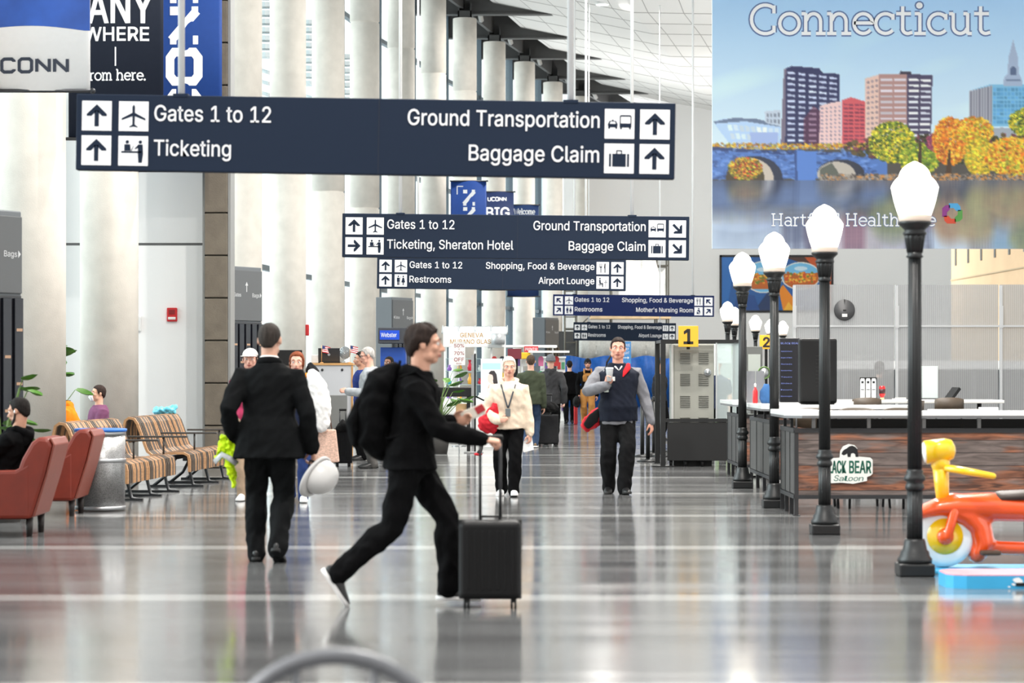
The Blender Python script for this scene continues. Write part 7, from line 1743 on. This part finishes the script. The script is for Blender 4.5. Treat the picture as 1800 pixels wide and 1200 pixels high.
# backpack on the traveller
def backpack(label, J, m, k=1.0, off=.15, group=None):
    c, ax = J['spine'](.17); r0 = J['root']
    r = empty('backpack', r0.location, r0.rotation_euler.z, label, 'backpack', group)
    f = lambda p: c + ax @ V(p)
    b = MB()
    b.tube([f((0, off + .04, -.27 * k)), f((0, off + .10, -.22 * k)), f((0, off + .12, -.02)), f((0, off + .09, .17 * k)), f((0, off + .03, .25 * k))], [(.13 * k, .07 * k), (.165 * k, .115 * k), (.17 * k, .12 * k), (.15 * k, .10 * k), (.08 * k, .05 * k)], seg=20, lat=ax @ V((1, 0, 0)), round_ends=True)
    link('main_pouch', fold(remesh(b, .014, 4), .014, (8, 8, 8), 5), m, r)
    b = MB(); b.tube([f((0, off + .20 * k, -.24 * k)), f((0, off + .235 * k, -.12 * k)), f((0, off + .21 * k, .02))], [(.11 * k, .04 * k), (.125 * k, .055 * k), (.10 * k, .035 * k)], seg=16, lat=ax @ V((1, 0, 0)), round_ends=True); link('front_pocket', fold(remesh(b, .012, 3), .008, (9, 9, 9), 2), m, r)
    for q in (-1, 1):
        b = MB(); b.tube([f((q * .09, off - .02, .20 * k)), f((q * .105, .02, .245)), f((q * .11, -.115, .16)), f((q * .13, -.135, .02)), f((q * .155, -.06, -.12)), f((q * .13, off + .01, -.19 * k))], [(.028, .010)] * 6, seg=8, lat=ax @ V((1, 0, 0))); b.build('shoulder_strap', m, r, smooth=True)
    b = MB(); b.tube([f((-.03, off, .25 * k)), f((-.025, off, .30 * k)), f((.025, off, .30 * k)), f((.03, off, .25 * k))], .008, 8); b.build('grab_loop', m, r)
    return r
backpack('bulky black backpack on the back of the striding traveller', W, cloth('pack_black', (12, 12, 13), spec=.05), .98, .13)
# documents in the far hand
a = W['arms']['L']; hp = jw(W, a[2] + a[3].normalized() * .10)
r = empty('travel_papers', hp + V((.02, 0, .02)), R(0), 'folded pale papers and a red booklet in the hand of the striding traveller', 'papers')
b = MB(); b.box((.03, 0, .02), (.15, .02, .07), rot(0, 0, -22), .004); b.build('paper', mat('paper_cream', (212, 208, 196), .7), r); b = MB(); b.box((.075, -.004, .045), (.06, .016, .05), rot(0, 0, -30), .004); b.build('booklet', mat('booklet_red', (170, 36, 44), .6), r)

# --- man in the suit, back turned, with helmet and vest
s = 233.0; px0 = 473
def lx(px): return -(px - px0) / s * -1
S_ = person('person in black suit seen from behind, holding a white hard hat and a yellow vest', Gd(px0, s), R(180), 1.81, girth=1.10, pelz=.935, lean=3, twist=0,
    feet={'L': (.105, -.06, .088, 2, 6), 'R': (-.075, .12, .135, 26, -6)},
    hands={'L': {'at': (.285, -.02, .96), 'pole': (.25, 1, 0), 'dir': (.05, -.25, -1), 'thumb': (-.4, -1, 0), 'curl': .8}, 'R': {'at': (-.325, -.02, .87), 'pole': (-.3, 1, 0), 'dir': (-.1, -.2, -1), 'thumb': (.4, -1, 0), 'curl': .9}},
    head=(-6, 4, 0), skin=(206, 160, 138), hair=('crop', (52, 46, 42)), vox=.010,
    top=dict(name='suit_jacket', mat=SUIT, hem=-.085, off=.034, soff=.020, cuff=.010, flare=.035, fold=.010, collar=.310, belly=.03), bottom=dict(mat=cloth('suit_trousers', (20, 21, 22), bump=.2, spec=.08), wide=.024, hem=.05, fold=.014), shoes=dict(mat=BSHOE, sole=SOLEB))
c, ax = S_['spine'](.326); m = MB(); m.tube([c + ax @ V((math.cos(a_) * .068, .012 + math.sin(a_) * .072, .008 * math.sin(a_))) for a_ in [2 * math.pi * i / 18 for i in range(18)]], [(.022, .006)] * 18, 8, closed=True, lat=(0, 0, 1)); m.build('shirt_collar', mat('shirt_white', (232, 226, 224), .8), S_['root'], smooth=True)
m = MB(); c, ax = S_['spine'](.314); m.tube([c + ax @ V((math.cos(a_) * .088, .012 + math.sin(a_) * .088, .016 * math.sin(a_))) for a_ in [2 * math.pi * i / 18 for i in range(18)]], [(.026, .012)] * 18, 8, closed=True, lat=(0, 0, 1)); m.build('jacket_collar', SUIT, S_['root'], smooth=True)
m = MB(); c0 = S_['spine'](-.08)[0]; m.box(c0 + V((0, .17, .10)), (.006, .03, .22)); m.build('back_vent', mat('vent_line', (12, 12, 12), .9), S_['root'])
hp = jw(S_, S_['arms']['R'][2] + V((-.02, -.02, -.10)))
r = empty('hard_hat', hp + V((-.04, -.06, -.06)), 0, 'white hard hat hanging from the hand of the man in the suit', 'hard hat')
tl = V((0, 0, 1)).rotation_difference(V((.80, -.42, -.30))).to_matrix()
def hat_pt(p): return tl @ V(p) + V((.06, 0, -.06))
m = MB(); rings = []
for j in range(11):
    th = math.pi / 2 * j / 10; rings.append([hat_pt((math.cos(a_) * .125 * math.cos(th) ** .8 if j < 10 else math.cos(a_) * .004, math.sin(a_) * .155 * math.cos(th) ** .8 if j < 10 else math.sin(a_) * .004, .145 * math.sin(th) + .01)) for a_ in [2 * math.pi * i / 32 for i in range(32)]])
m.loft(rings); m.build('shell', mat('helmet_white', (196, 194, 192), .35), r, smooth=True)
m = MB(); m.loft([[hat_pt((math.cos(a_) * (.128 + e), math.sin(a_) * (.158 + e + (.045 if math.sin(a_) < -.3 else 0) * (e > 0)), z)) for a_ in [2 * math.pi * i / 32 for i in range(32)]] for e, z in ((0, .02), (.018, .006), (.018, -.004), (-.004, 0))], closed=True); m.build('brim', mat('helmet_white', (226, 224, 222)), r, smooth=True)
m = MB(); m.tube([hat_pt((math.cos(a_) * .11, math.sin(a_) * .135, .01)) for a_ in [2 * math.pi * i / 24 for i in range(24)]], [(.022, .006)] * 24, 8, closed=True, lat=tl @ V((0, 0, 1))); m.build('headband', blackp, r, smooth=True)
m = MB(); m.tube([hat_pt((-.12, 0, -.004)), hat_pt((-.09, .03, -.09)), hat_pt((.0, .05, -.115)), hat_pt((.09, .03, -.09)), hat_pt((.12, 0, -.004))], [(.010, .003)] * 5, 8); m.build('chin_strap', blackp, r, smooth=True)
hp = jw(S_, S_['arms']['L'][2] + V((.0, -.02, -.09)))
r = empty('safety_vest', hp, 0, 'bright yellow safety vest bunched in the other hand of the suited man', 'vest')
b = MB(); b.tube([V((-.10, .02, -.10)), V((-.06, 0, .05)), V((0, -.02, .10)), V((.01, 0, -.02)), V((.0, .01, -.22)), V((.01, 0, -.29))], [(.04, .03), (.065, .04), (.055, .05), (.05, .05), (.055, .035), (.02, .02)], seg=16, round_ends=True); b.tube([V((0, -.02, .08)), V((.02, .02, .12)), V((.01, .05, -.05))], .045, 12, round_ends=True)
link('vest_cloth', fold(remesh(b, .009, 2), .035, (14, 14, 14), 3), cloth('hivis', (206, 240, 24), rough=.6, var=.05), r)
b = MB(); b.tube([V((-.13, -.01, -.12)), V((-.07, -.045, -.06)), V((-.01, -.055, -.09)), V((.04, -.03, -.13))], [(.022, .004)] * 4, 8, lat=(0, 0, 1)); b.build('reflective_strip', mat('reflective', (186, 188, 190), .3, .3), r, smooth=True)

# --- couple walking just beyond the suited man
s = 157.0
C1 = person('person in a white cap, mostly hidden behind the shoulder of the suited man', Gd(440, s), 0, 1.70, lean=2, skin=(222, 170, 150), hair=('short', (90, 70, 60)), feet={'L': (.10, .18, .08, 0, 8), 'R': (-.07, -.16, .08, 0, -8)}, pelz=.875,
    top=dict(name='pink_top', mat=cloth('pink_cloth', (186, 62, 98)), off=.02, soff=.014, sleeve=.5), bottom=dict(mat=cloth('beige_cloth', (176, 152, 128)), wide=.02), shoes=dict(mat=WSHOE, sole=WSOLE), vox=.013)
T, hk = C1['T'], C1['hk']
m = MB(); rings = []
for j in range(9):
    th = math.pi / 2 * j / 8; rr = max(.02, math.cos(th)); rings.append([T @ (V((math.cos(a_) * .086 * rr, .014 + math.sin(a_) * .106 * rr, .045 + .082 * math.sin(th))) * hk) for a_ in [2 * math.pi * i / 24 for i in range(24)]])
m.loft(rings); m.tube([T @ (V((x_, -.09 - .045 * (1 - (x_ / .07) ** 2), .05 - .012)) * hk) for x_ in (-.065, -.03, 0, .03, .065)], [(.045, .006)] * 5, 8, lat=T.to_3x3() @ V((0, 1, 0))); m.build('cap', cloth('cap_white', (240, 240, 242)), C1['root'], smooth=True)
C2 = person('person with reddish hair and white jacket beyond the suited man, carrying a woven tote', Gd(522, s + 2), 0, 1.66, lean=2, skin=(222, 170, 150), hair=('bob', (128, 66, 40)), feet={'L': (.08, -.14, .08, 0, 8), 'R': (-.08, .16, .1, 10, -8)}, pelz=.855,
    hands={'L': {'at': (.25, -.10, .86), 'dir': (0, 0, -1), 'curl': .9}},
    top=dict(name='navy_top', mat=cloth('navy_cloth', (34, 40, 62)), off=.02, soff=.012), bottom=dict(name='jeans', mat=cloth('denim_blue', (44, 62, 112)), wide=.018), shoes=dict(mat=WSHOE, sole=WSOLE), vox=.013)
def sack(name, label, cat, base, pts, rad, m, k=.03, sc=9, group=None, parent=None, vox=.012):
    b = MB(); b.tube([V(p) for p in pts], rad, seg=16, round_ends=True, lat=(1, 0, 0))
    o = link(name, fold(remesh(b, vox, 3), k, (sc, sc, sc), random.random() * 9), m, parent); o.location = base
    return tag(o, label, cat, group)
b0 = Gd(557, s + 3)
sack('white_jacket', 'white jacket draped over the arm beside the suited man', 'jacket', b0, [(-.05, 0, 1.42), (-.02, 0, 1.30), (.02, 0, 1.05), (.05, 0, .82)], [(.06, .05), (.13, .08), (.15, .09), (.09, .06)], cloth('jacket_white', (238, 236, 234)), .014)
r = empty('tote_bag', Gd(568, s + 3) + V((0, .1, 0)), R(12), 'woven pinkish tote bag with a check pattern below the white jacket', 'tote bag')
b = MB(); b.prism([(-.11, .42), (.17, .44), (.13, .80), (-.08, .80)], lambda u, v: V((u, -.05, v)), (0, .11, 0)); b.build('bag_body', mat('woven_straw', (214, 178, 160), .8, var=.28, vscale=46, stretch=(1, 1, 2)), r, bevel=.015)
b = MB(); b.tube([(-.06, 0, .79), (-.04, 0, .98), (.06, 0, .99), (.09, 0, .79)], .008, 8); b.build('handle', mat('strap_brown', (86, 62, 50), .6), r)
sack('dark_pouch', 'black and orange pouch hanging above the white jacket', 'bag', Gd(549, s + 2) + V((0, -.06, 0)), [(-.02, 0, 1.50), (.0, 0, 1.42), (.02, 0, 1.33)], [(.05, .05), (.085, .06), (.06, .05)], cloth('pouch_black', (34, 34, 36)), .015)
sack('orange_pouch', 'small orange pouch tucked under the black pouch', 'bag', Gd(541, s + 2) + V((0, -.15, 0)), [(0, 0, 1.40), (0, 0, 1.31)], [(.035, .03), (.045, .035)], cloth('pouch_orange', (236, 140, 36)), .008)

# --- woman in the cream hoodie
s = 152.0; px0 = 895
WM = person('person with white hair in a cream hoodie, red bag under one arm', Gd(px0, s), R(-4), 1.60, girth=1.10, pelz=.835, lean=3,
    feet={'L': (.065, -.16, .078, -4, 8), 'R': (-.095, .10, .088, 8, -8)},
    hands={'R': {'at': (-.125, -.20, .875), 'pole': (-1, .5, -.3), 'dir': (.8, -.5, .1), 'thumb': (.1, -.1, 1), 'curl': .7}, 'L': {'at': (.25, -.05, .68), 'pole': (.6, .8, 0), 'dir': (.05, -.1, -1), 'thumb': (-.5, -1, 0), 'curl': .6}},
    head=(8, 3, 0), skin=(226, 172, 150), hair=('bob', (226, 214, 196)), vox=.010, jaw=.95, sw=.9,
    top=dict(name='hoodie', mat=cloth('cream_fleece', (226, 206, 184)), hem=-.04, off=.034, soff=.024, cuff=.004, flare=.015, hood=True, fold=.012, belly=.02), bottom=dict(mat=BLK2, wide=.024, hem=.03, fold=.012), shoes=dict(mat=WSHOE, sole=WSOLE, lace=LACE))
c, ax = WM['spine'](.27)
m = MB(); 
for q in (-1, 1): m.tube([c + ax @ V(p) for p in ((q * .085, -.115, .03), (q * .05, -.155, -.08), (q * .015, -.18, -.20), (0, -.185, -.24))], [(.009, .003)] * 4, 8, lat=(1, 0, 0))
m.build('lanyard', mat('lanyard_grey', (66, 70, 76), .7), WM['root'], smooth=True)
m = MB(); m.box(c + ax @ V((.0, -.195, -.29)), (.06, .008, .09), ax, .003); m.build('name_badge', mat('badge_grey', (110, 116, 118), .4), WM['root'])
hp = jw(WM, (-.19, -.10, .87))
r = empty('red_handbag', hp, R(0), 'soft red handbag with black trim held under the arm of the white haired woman', 'handbag')
b = MB(); b.tube([(.03, -.02, .17), (.0, -.03, .08), (-.04, -.02, -.03), (-.07, 0, -.10)], [(.05, .05), (.09, .06), (.13, .06), (.11, .045)], seg=16, lat=(1, 0, 0), round_ends=True); link('pouch', fold(remesh(b, .010, 3), .02, (10, 10, 10), 2), cloth('bag_red', (206, 40, 52), rough=.6), r)
b = MB(); b.tube([(-.13, 0, -.14), (-.11, 0, -.24), (-.12, -.01, -.32), (-.15, -.02, -.37)], [(.018, .006), (.022, .007), (.02, .006), (.035, .02)], 10, round_ends=True); b.build('strap', mat('strap_black', (30, 28, 28), .6), r, smooth=True)
b = MB(); b.ball((-.16, -.02, -.385), (.05, .025, .018)); b.build('strap_end', cloth('bag_red', (206, 40, 52)), r)
hp = jw(WM, WM['arms']['L'][2] + V((.0, 0, -.10)))
m = MB(); m.prism([(-.05, .05), (.03, .04), (.05, -.10), (-.07, -.13), (-.10, -.08)], lambda u, v: V((u, 0, v)), (0, .012, 0)); o = m.build('folded_papers', mat('paper_bright', (240, 240, 240), .6)); o.location = hp; o.rotation_euler = (0, 0, .3); tag(o, 'folded white papers in the lowered hand of the white haired woman', 'papers')

# --- man in the dark vest
s = 149.5; px0 = 1086
VM = person('person in a navy vest with grey sleeves walking forward, phone raised in hand', Gd(px0, s), R(3), 1.84, girth=1.22, pelz=.955, lean=0,
    feet={'L': (.065, -.14, .09, -2, 8), 'R': (-.10, .08, .095, 4, -10)},
    hands={'R': {'at': (-.165, -.32, 1.275), 'pole': (-1, .3, -.6), 'dir': (.3, -.25, 1), 'thumb': (.9, -.3, -.2), 'curl': .75}, 'L': {'at': (.385, -.02, .86), 'pole': (.5, 1, .2), 'dir': (.15, -.15, -1), 'thumb': (-.5, -1, 0), 'curl': .45}},
    head=(-4, 2, 3), skin=(220, 160, 138), hair=('short', (44, 34, 30)), vox=.010, jaw=1.12,
    top=dict(name='grey_shirt', mat=cloth('shirt_grey', (122, 122, 127)), hem=-.075, off=.022, soff=.018, cuff=.006, fold=.010, belly=.06, collar=.308, layers=[('vest', cloth('vest_navy', (26, 30, 42)), .034, -.055, .318, 0)]), bottom=dict(mat=cloth('trousers_charcoal', (26, 26, 27), spec=.08), wide=.034, hem=.04, fold=.014), shoes=dict(mat=BSHOE, sole=SOLEB))
c, ax = VM['spine'](.27)
m = MB(); m.tube([c + ax @ V(p) for p in ((.115, -.10, .075), (.105, -.14, .03), (.075, -.17, -.01), (.045, -.19, -.07))], [(.022, .012), (.034, .012), (.030, .012), (.008, .008)], 10, lat=(1, 0, 0), round_ends=True); m.build('red_lining', cloth('lining_red', (206, 34, 42)), VM['root'], smooth=True)
m = MB(); m.tube([c + ax @ V(p) for p in ((-.04, -.10, .045), (0, -.135, -.005), (.035, -.105, .045))], [(.016, .01)] * 3, 8, round_ends=True); m.build('undershirt', mat('undershirt_white', (222, 220, 216), .8), VM['root'], smooth=True)
for k, (dz, cc) in enumerate((( -.10, (226, 226, 224)), (-.17, (40, 60, 58)), (-.23, (214, 222, 214)))):
    m = MB(); m.box(c + ax @ V((-.095 - .03 * k, -.205 - .004 * k, dz)), (.085 - .015 * k, .008, .05), ax, .003); m.build('badge', mat('badge_%d' % k, cc, .4), VM['root'])
a = VM['arms']['R']; hp = jw(VM, a[2] + a[3].normalized() * .085 + V((.01, -.035, .02)))
r = empty('white_cup', hp + V((0, 0, -.05)), 0, 'clear plastic cup with a white sleeve raised by the man in the vest', 'cup')
m = MB(); m.lathe([(.0, 0), (.030, .0), (.042, .14), (.044, .145), (.040, .142), (.028, .006), (0, .006)], seg=24); m.build('cup', mat('cup_white', (226, 228, 230), .3), r); m = MB(); m.lathe([(.0455, .142), (.0465, .152), (.040, .160), (.0, .162)], seg=24); m.build('lid', mat('cup_lid', (240, 240, 240), .3), r)
hp = P(1046, 735, s)
r = empty('red_bag', (hp.x - .02, jw(VM, (0, 0, 0)).y + .02, hp.z), R(0), 'red bag with a black front hanging at the side of the man in the vest', 'bag')
b = MB(); b.tube([(.10, 0, .16), (.07, 0, .08), (.0, 0, -.02), (-.09, 0, -.10)], [(.03, .05), (.07, .07), (.10, .07), (.08, .05)], seg=16, lat=(1, 0, 0), round_ends=True); link('bag_body', fold(remesh(b, .010, 3), .015, (9, 9, 9), 2), cloth('bag_red', (206, 40, 52)), r)
b = MB(); b.tube([(.06, -.055, .10), (.0, -.065, -.0), (-.08, -.055, -.09)], [(.025, .02), (.07, .025), (.05, .02)], seg=14, lat=(1, 0, 0), round_ends=True); link('front_panel', remesh(b, .010, 2), cloth('panel_black', (26, 26, 28)), r)
b = MB(); b.tube([(.09, 0, .15), (.13, 0, .40), (.16, .02, .66), (.24, .10, .78)], [(.016, .004)] * 4, 8); b.build('strap', mat('strap_black', (30, 28, 28)), r, smooth=True)

# --- people walking away in the middle distance
s = 93.0
GJ = person('person in a dark green jacket and jeans walking away beside the gift stall', Gd(933, s), R(180), 1.77, girth=1.08, feet={'L': (.09, .14, .10, 14, 6), 'R': (-.09, -.12, .09, 0, -6)}, pelz=.91, skin=(206, 160, 140), hair=('crop', (70, 56, 46)), vox=.014, face=False,
    top=dict(mat=cloth('green_fleece', (58, 64, 50)), off=.03, soff=.022, hem=-.05), bottom=dict(name='jeans', mat=cloth('denim_dark', (50, 66, 92)), wide=.018), shoes=dict(mat=mat('shoe_tan', (120, 96, 70), .6), sole=WSOLE))
s = 89.0
BN = person('person in a charcoal hooded coat and grey beanie walking away with a case', Gd(968, s), R(180), 1.79, girth=1.05, feet={'L': (.09, -.12, .09, 0, 6), 'R': (-.09, .12, .10, 10, -6)}, pelz=.92, skin=(210, 164, 144), hair=None, vox=.014, face=False, hands={'R': {'at': (-.26, .06, .86), 'dir': (0, .3, -1), 'curl': .9}},
    top=dict(name='coat', mat=cloth('charcoal_coat', (58, 58, 60)), off=.032, soff=.024, hem=-.07, hood=True), bottom=dict(mat=BLK2, wide=.02), shoes=dict(mat=BSHOE, sole=SOLEB))
def beanie(J, m):
    T, hk = J['T'], J['hk']; b = MB(); rings = []
    for j in range(10):
        th = math.pi * .62 * j / 9; rr = math.sin(math.pi * .62 - th + .0) if j < 9 else .01
        z = .03 + .1 * math.cos(math.pi * .62 - th); rings.append([T @ (V((math.cos(a_) * .088 * max(rr, .02), .016 + math.sin(a_) * .108 * max(rr, .02), z)) * hk) for a_ in [2 * math.pi * i / 22 for i in range(22)]])
    b.loft(rings); b.tube([T @ (V((math.cos(a_) * .084, .015 + math.sin(a_) * .104, .012)) * hk) for a_ in [2 * math.pi * i / 22 for i in range(22)]], [(.022, .008)] * 22, 8, closed=True, lat=(0, 0, 1)); b.build('beanie', m, J['root'], smooth=True)
beanie(BN, cloth('beanie_grey', (104, 106, 110)))
suitcase('black upright case with a bag on top, pulled by the person in the beanie', Gd(963, 91.5), R(180), .40, .26, .56, 1.0, cloth('case_fabric', (30, 30, 32)))
sack('black_duffel', 'black soft bag resting on top of the upright case', 'bag', Gd(962, 92.5) + V((0, 0, 0)), [(-.15, 0, .76), (0, 0, .78), (.15, 0, .76)], [(.09, .10), (.12, .12), (.09, .10)], cloth('duffel_black', (22, 22, 23)), .02)
s = 65.0
person('person all in black walking away beside the man in bib overalls', Gd(1001, 63), R(180), 1.76, girth=1.05, feet={'L': (.09, .1, .10, 10, 6), 'R': (-.09, -.1, .09, 0, -6)}, pelz=.91, hair=('short', (30, 26, 24)), vox=.016, face=False,
    top=dict(mat=BLK, off=.03, soff=.022, hem=-.06), bottom=dict(mat=BLK2, wide=.02), shoes=dict(mat=BSHOE, sole=SOLEB))
BB = person('person in tan bib overalls and a black beanie walking forward with a dark bag', Gd(1033, s), 0, 1.80, girth=1.1, feet={'L': (.08, -.12, .09, 0, 8), 'R': (-.09, .1, .10, 8, -8)}, pelz=.93, hair=None, skin=(206, 150, 128), vox=.014, jawbeard=(70, 50, 40),
    hands={'R': {'at': (-.26, -.03, .86), 'dir': (0, 0, -1), 'curl': .9}},
    top=dict(name='black_hoodie', mat=BLK, off=.024, soff=.020, hem=-.03), bottom=dict(name='overalls', mat=cloth('duck_tan', (166, 116, 62)), wide=.032, waist=.20, fold=.012), shoes=dict(mat=BSHOE, sole=SOLEB))
beanie(BB, cloth('beanie_black', (26, 26, 28)))
m = MB(); c, ax = BB['spine'](.22); m.tube([c + ax @ V(p) for p in ((0, -.14, -.14), (0, -.155, -.02), (0, -.14, .06))], [(.13, .02), (.14, .02), (.11, .02)], 12, lat=(1, 0, 0), round_ends=True); m.build('bib', cloth('duck_tan', (166, 116, 62)), BB['root'], smooth=True)
for q in (-1, 1):
    m = MB(); m.tube([c + ax @ V(p) for p in ((q * .09, -.165, .05), (q * .10, -.14, .12), (q * .095, -.03, .20), (q * .09, .10, .14))], [(.022, .007)] * 4, 8, lat=(1, 0, 0)); m.build('overall_strap', cloth('duck_tan', (166, 116, 62)), BB['root'], smooth=True)
m = MB(); m.box(c + ax @ V((.0, -.185, -.02)), (.05, .01, .04), ax); m.build('bib_label', mat('label_dark', (60, 46, 40), .6), BB['root'])
T, hk = BB['T'], BB['hk']; m = MB()
for q in (-1, 1): m.ball(T @ (V((q * .032, -.086, .006)) * hk), (.024, .012, .018))
m.tube([T @ (V(p) * hk) for p in ((-.08, -.02, .01), (-.03, -.094, .012), (.03, -.094, .012), (.08, -.02, .01))], .004, 6); m.build('sunglasses', mat('lens_black', (12, 12, 14), .15), BB['root'], smooth=True)
sack('dark_grip', 'black grip bag carried low by the man in bib overalls', 'bag', jw(BB, (-.30, -.04, 0)), [(0, -.12, .62), (0, 0, .64), (0, .12, .62)], [(.09, .14), (.11, .17), (.09, .14)], cloth('duffel_black', (22, 22, 23)), .02)
p = Gd(1012, 64); m = MB(); m.box((p.x, p.y, .36), (.10, .14, .72), bevel=.02); tag(m.build('red_case', mat('case_red', (206, 40, 44), .5)), 'slim red case standing between the two men at the far end', 'suitcase')

# --- people round the podium
s = 118.0
GH = person('person with grey hair in a pale grey shirt, turned sideways at the podium', Gd(655, s), R(-82), 1.80, girth=1.12, hair=('crop', (176, 172, 168)), skin=(222, 168, 148), vox=.012, lean=6, head=(0, 14, 0),
    hands={'R': {'at': (-.14, -.34, 1.14), 'pole': (-.6, .6, -1), 'dir': (.3, -1, .2), 'thumb': (.6, 0, 1), 'curl': .6}, 'L': {'at': (.02, -.36, 1.14), 'pole': (.6, .6, -1), 'dir': (-.3, -1, .2), 'thumb': (-.4, 0, 1), 'curl': .6}},
    top=dict(name='shirt', mat=cloth('shirt_palegrey', (172, 176, 180)), off=.03, soff=.022, hem=-.06, belly=.05), bottom=dict(mat=cloth('trousers_grey', (86, 84, 82)), wide=.02), shoes=dict(mat=BSHOE, sole=SOLEB))
T, hk = GH['T'], GH['hk']; m = MB()
for q in (-1, 1): m.tube([T @ (V((q * .032 + .02 * math.cos(a_), -.094, .006 + .016 * math.sin(a_))) * hk) for a_ in [2 * math.pi * i / 12 for i in range(12)]], .0025, 6, closed=True); m.tube([T @ (V(p) * hk) for p in ((q * .052, -.09, .01), (q * .078, -.03, .01), (q * .08, .02, .008))], .003, 6)
m.build('glasses', mat('glasses_dark', (40, 40, 42), .3), GH['root'], smooth=True)
s_ = 116.0
suitcase('black upright case with pale handle tubes standing by the podium', Gd(603, s_), R(8), .27, .20, .52, .86, cloth('case_fabric', (30, 30, 32)))
sack('red_trimmed_bag', 'black shoulder bag sitting on the case by the podium', 'bag', Gd(604, s_ + .4), [(-.08, 0, .58), (.0, 0, .63), (.09, 0, .60)], [(.06, .08), (.09, .10), (.06, .08)], cloth('duffel_black', (22, 22, 23)), .015)
TS_ = person('person in a royal blue uniform shirt, half hidden behind the grey haired man', Gd(636, 108), R(-75), 1.76, hair=('short', (30, 26, 24)), skin=(188, 140, 116), vox=.014, head=(-4, 4, 0), top=dict(name='uniform_shirt', mat=cloth('uniform_blue', (28, 46, 104)), off=.025, soff=.018), bottom=dict(mat=BLK2), shoes=dict(mat=BSHOE, sole=SOLEB))
person('person with dark hair working behind the podium laptop', Gd(586, 99.5), R(6), 1.78, hair=('full', (48, 36, 30)), skin=(212, 160, 138), vox=.014, head=(0, 16, 0), top=dict(mat=cloth('navy_cloth', (34, 40, 62)), off=.022), bottom=dict(mat=BLK2), shoes=dict(mat=BSHOE, sole=SOLEB))
person('person with short dark hair seen between the bank machine and the striding traveller', Gd(684, 92), R(-30), 1.72, hair=('short', (28, 24, 22)), skin=(130, 92, 74), vox=.015, top=dict(mat=cloth('dark_grey_cloth', (60, 60, 64)), off=.022), bottom=dict(mat=BLK2), shoes=dict(mat=BSHOE, sole=SOLEB))
person('person in a black jacket standing behind the booth frame', Gd(1160, 84), R(60), 1.68, hair=('short', (28, 24, 22)), vox=.016, face=False, top=dict(mat=cloth('dark_jacket', (34, 36, 42)), off=.03), bottom=dict(mat=BLK2), shoes=dict(mat=BSHOE, sole=SOLEB))
person('person in a dark blue shirt working inside the booth glass', Gd(1260, 106), R(-20), 1.66, hair=('short', (40, 32, 28)), vox=.015, face=False, top=dict(name='work_shirt', mat=cloth('navy_cloth', (34, 40, 62)), off=.022, sleeve=.5), bottom=dict(mat=BLK2), shoes=dict(mat=BSHOE, sole=SOLEB))
person('person in dark clothes seen blurred behind the frosted screen', Gd(1546, 104.5), R(150), 1.60, hair=('bob', (58, 46, 38)), vox=.016, face=False, top=dict(mat=cloth('dark_navy', (18, 22, 30)), off=.022), bottom=dict(mat=BLK2), shoes=dict(mat=BSHOE, sole=SOLEB))

# --- seated people
def sit(label, px, s, rz, H, seat, vox, **k):
    f = {'L': (.11, -.46, .085, 0, 6), 'R': (-.11, -.46, .085, 0, -6)}
    k.setdefault('hands', {'L': {'at': (.12, -.34, seat + .22), 'dir': (-.2, -1, 0), 'thumb': (-.3, 0, 1), 'curl': .5}, 'R': {'at': (-.12, -.34, seat + .22), 'dir': (.2, -1, 0), 'thumb': (.3, 0, 1), 'curl': .5}})
    return person(label, Gd(px, s) , rz, H, pelz=seat + .10, feet=f, vox=vox, **k)
SM = sit('person in a black hooded top slumped in an orange armchair, with white earphones', 14, 198, R(-104), 1.62, .34, .010, lean=-16, head=(-2, 12, 0), hair=('short', (30, 26, 24)), skin=(196, 148, 124), girth=1.05, jawbeard=(34, 28, 26),
    top=dict(name='hooded_top', mat=BLK, off=.028, soff=.02, hood=True, hem=-.02), bottom=dict(mat=cloth('denim_dark', (50, 66, 92))), shoes=dict(mat=BSHOE, sole=WSOLE))
T, hk = SM['T'], SM['hk']; m = MB(); m.ball(T @ (V((-.080, .0, -.008)) * hk), (.008, .010, .014)); m.ball(T @ (V((.080, .0, -.008)) * hk), (.008, .010, .014)); m.build('earphone', mat('earphone_white', (236, 236, 236), .4), SM['root'])
sit('person in a bright orange hoodie sitting on the bench beyond the concrete column', 130, 134, R(-84), 1.66, .40, .013, lean=26, hair=('short', (60, 46, 40)), face=False, girth=1.12, top=dict(name='hoodie', mat=cloth('orange_fleece', (252, 128, 26)), off=.03, soff=.022, hood=True, hem=-.02), bottom=dict(mat=BLK2), shoes=dict(mat=BSHOE, sole=SOLEB))
PU = sit('person in a purple and grey top with a white face mask, sitting beyond the benches', 174, 124, R(-65), 1.64, .36, .012, hair=('short', (56, 44, 40)), face=True, top=dict(name='purple_top', mat=cloth('purple_cloth', (120, 74, 104)), off=.03, soff=.022, hem=-.02), bottom=dict(mat=BLK2), shoes=dict(mat=BSHOE, sole=SOLEB))
T, hk = PU['T'], PU['hk']; m = MB(); m.tube([T @ (V(p) * hk) for p in ((0, -.10, -.02), (0, -.112, -.05), (0, -.088, -.095))], [(.045, .02), (.055, .03), (.04, .02)], 14, lat=T.to_3x3() @ V((1, 0, 0)), round_ends=True); m.build('face_mask', mat('mask_white', (236, 236, 240), .8), PU['root'], smooth=True)
for nm, px, s, y_ in (('low bench carrying the person in orange', 130, 134, 0), ('low bench carrying the person in purple', 174, 124, 0)):
    p = Gd(px, s); r = empty('seat_block', p, 0, nm, 'bench', 'low benches behind the slatted ones'); m = MB(); m.box((0, .02, .40), (.5, .46, .07), bevel=.02); m.build('seat', tanw, r)
    for sx in (-.2, .2): m = MB(); m.box((sx, .02, .185), (.05, .40, .37)); m.build('leg', blackp, r)
